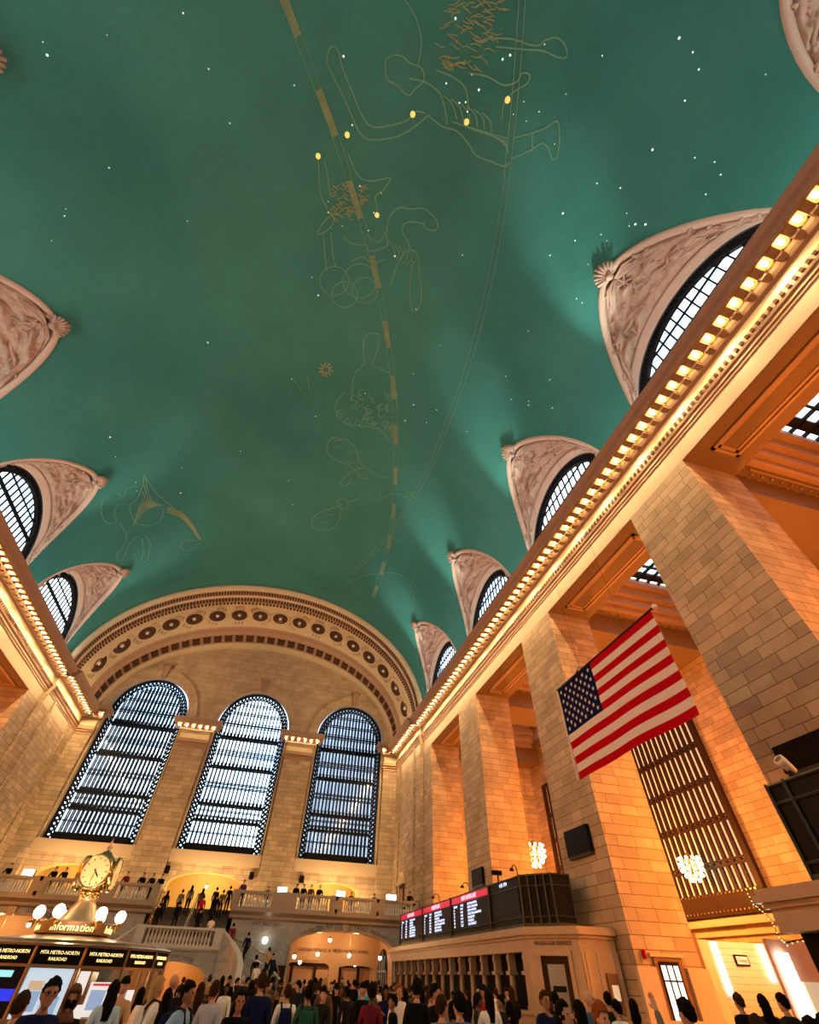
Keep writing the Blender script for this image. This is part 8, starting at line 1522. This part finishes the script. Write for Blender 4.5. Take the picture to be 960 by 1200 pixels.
# --- the packed middle of the hall
rp = random.Random(21)
tops = ['black']*11+['charcoal']*6+['navy']*4+['grey']*2+['white','maroon','olive','brown','purple','tan','denim']
def free(x, y, r=.5):
    if math.hypot(x-BX, y-BYc) < 3.2: return False
    if x > 14.3 and -9 < y < 46: return False
    if y > 36.5 and abs(x) < 8: return False
    return all(math.hypot(x-a, y-c) > r for a, c in taken)
n_made = 0; tries = 0
while n_made < 112 and tries < 4000:
    tries += 1
    px = rp.uniform(296, 600) if rp.random() < .85 else rp.uniform(150, 300)
    d_ = 12.5+30*rp.random()**1.3
    if px < 300: d_ = rp.uniform(12.5, 14.4) if px < 215 else rp.uniform(13, 32)
    if 395 < px < 425 and d_ < 19: continue
    if d_ < 14 and 320 < px < 380: continue
    x, y = ray_floor(px, d_)
    if not free(x, y, .65): continue
    taken.append((x, y)); tp = rp.choice(tops); n_made += 1
    hair = rp.choice(['short']*6+['long']*2+['bun','curly','cap'])
    zone = 'left' if px < 300 else ('middle' if px < 430 else 'right')
    where = {'left':'in the crowd between the booth and the stairs','middle':'in the crowd before the lit passage','right':'in the crowd before the ticket windows'}[zone]
    person(x, y, 0, rp.choice([180,180,170,200,0,20,90,270]), 'person in %s %s' % (tp, where), pose=rp.choice(['walk','walk','stand','stand','hold','phone']), top=tp, legs=rp.choice(['charcoal','black','denim','navy','grey']),
           hair=hair, hc=rp.choice(['h_black']*6+['h_brown']*4+['h_blond','h_grey']) if hair != 'cap' else 'black', skin=rp.choice(['s_light','s_mid','s_dark','s_light']), sc=rp.uniform(.90,1.02), group='%s-dressed people %s' % (tp, where))
# --- stairs
for i, (x, k, tp, hr) in enumerate([(-2.1,8,'charcoal','long'),(-2.15,3,'black','short'),(-1.1,9,'grey','short'),(-.9,4,'black','short'),(-.55,11,'grey','long'),(.35,10,'brown','long'),(.6,7,'red','short'),(.75,2,'black','short'),(1.35,11,'navy','short'),(1.55,8,'black','short'),(1.9,10,'olive','short'),(1.5,5,'charcoal','long'),(2.35,12,'black','short')]):
    z = LZ+(BZ-LZ)*(k+1)/nS; y = 44.5+.29*k+.15
    person(x, y, z, 180, {'red':'person in red top climbing the upper stairs under the bright lantern'}.get(tp, 'person in %s climbing the upper stairs' % tp), pose='climb' if i % 2 else 'stand', top=tp, hair=hr, sc=1.0, group=None if tp == 'red' else 'climbers in %s on the upper stairs' % tp)
person(1.75, 43.7, LZ, 180, 'person in white shirt standing on the landing at the balustrade corner', top='white', kind='tee', sc=.98)
def lower_pt(k, f):
    cx, cy, ri, ro = 2.75, 40.9, 1.7, 4.1; NS = 19; t = k/NS; r = ri+(ro-ri)*f
    if t < .62: a = PI/2*(1-t/.62); p = (cx+r*cos(a), cy+r*sin(a))
    else: p = (cx+r, cy-3.2*(t-.62)/.38)
    return p[0], p[1], max(.05, LZ*(1-(int(k)+1)/(NS+.5)))
for k, f, tp, hr, lb in ((1.5,.45,'maroon','short','person in red near the top of the right-hand lower stairs'),(4.5,.55,'navy','short','person in navy below the red one on the lower stairs'),(9.5,.7,'tan','short','person in striped tan top on the lower stairs beside the wall lamp'),(11.5,.75,'navy','cap','person in navy with a bag on the lower stairs'),(12.5,.3,'black','curly','person in black low on the right-hand stairs'),(14.5,.35,'white','short','person in white at the foot of the right-hand stairs'),(16.5,.5,'black','short','person in black at the foot of the right-hand stairs')):
    x, y, z = lower_pt(k, f); person(x, y, z, 200 if k < 12 else 180, lb, pose='climb', top=tp, hair=hr, hc='black' if hr == 'cap' else 'h_black', sc=.97)
# --- balcony
for x, tp, lb in ((-14.3,'black','dark figure at the balustrade at the left photo edge'),(-13.4,'black','second dark figure from the left photo edge at the balustrade'),(-10.4,'black','tall dark figure at the balustrade just left of the clock'),(-9.7,'navy','shorter dark figure at the balustrade just left of the clock'),
                  (-5.4,'maroon','person in dark red at the balustrade right of the clock'),(-4.25,'black','dark figure left of the stair well, first of two'),(-3.55,'charcoal','dark figure left of the stair well, second of two'),(-2.9,'black','dark figure at the corner parapet left of the stair well'),
                  (3.3,'purple','dark figure at the corner parapet right of the stair well'),(5.3,'brown','figure leaning low on the solid parapet next to the floodlight'),
                  (7.5,'black','first of four figures along the balustrade above the passage'),(8.1,'charcoal','second of four figures along the balustrade above the passage'),(8.7,'brown','third of four figures along the balustrade above the passage'),(9.4,'black','fourth of four figures along the balustrade above the passage'),
                  (12.2,'navy','figure low behind the balustrade in front of the right-hand arch'),(14.2,'black','figure low behind the balustrade near the end floodlight'),(17.1,'black','lone dark figure at the right end of the balcony by the departure board')):
    low = 'low' in lb
    person(x, BY+.55+(.7 if low else 0), BZ, 0, lb, pose='lean' if not low else 'stand', top=tp, sc=.88 if low else 1.0, hair='short')
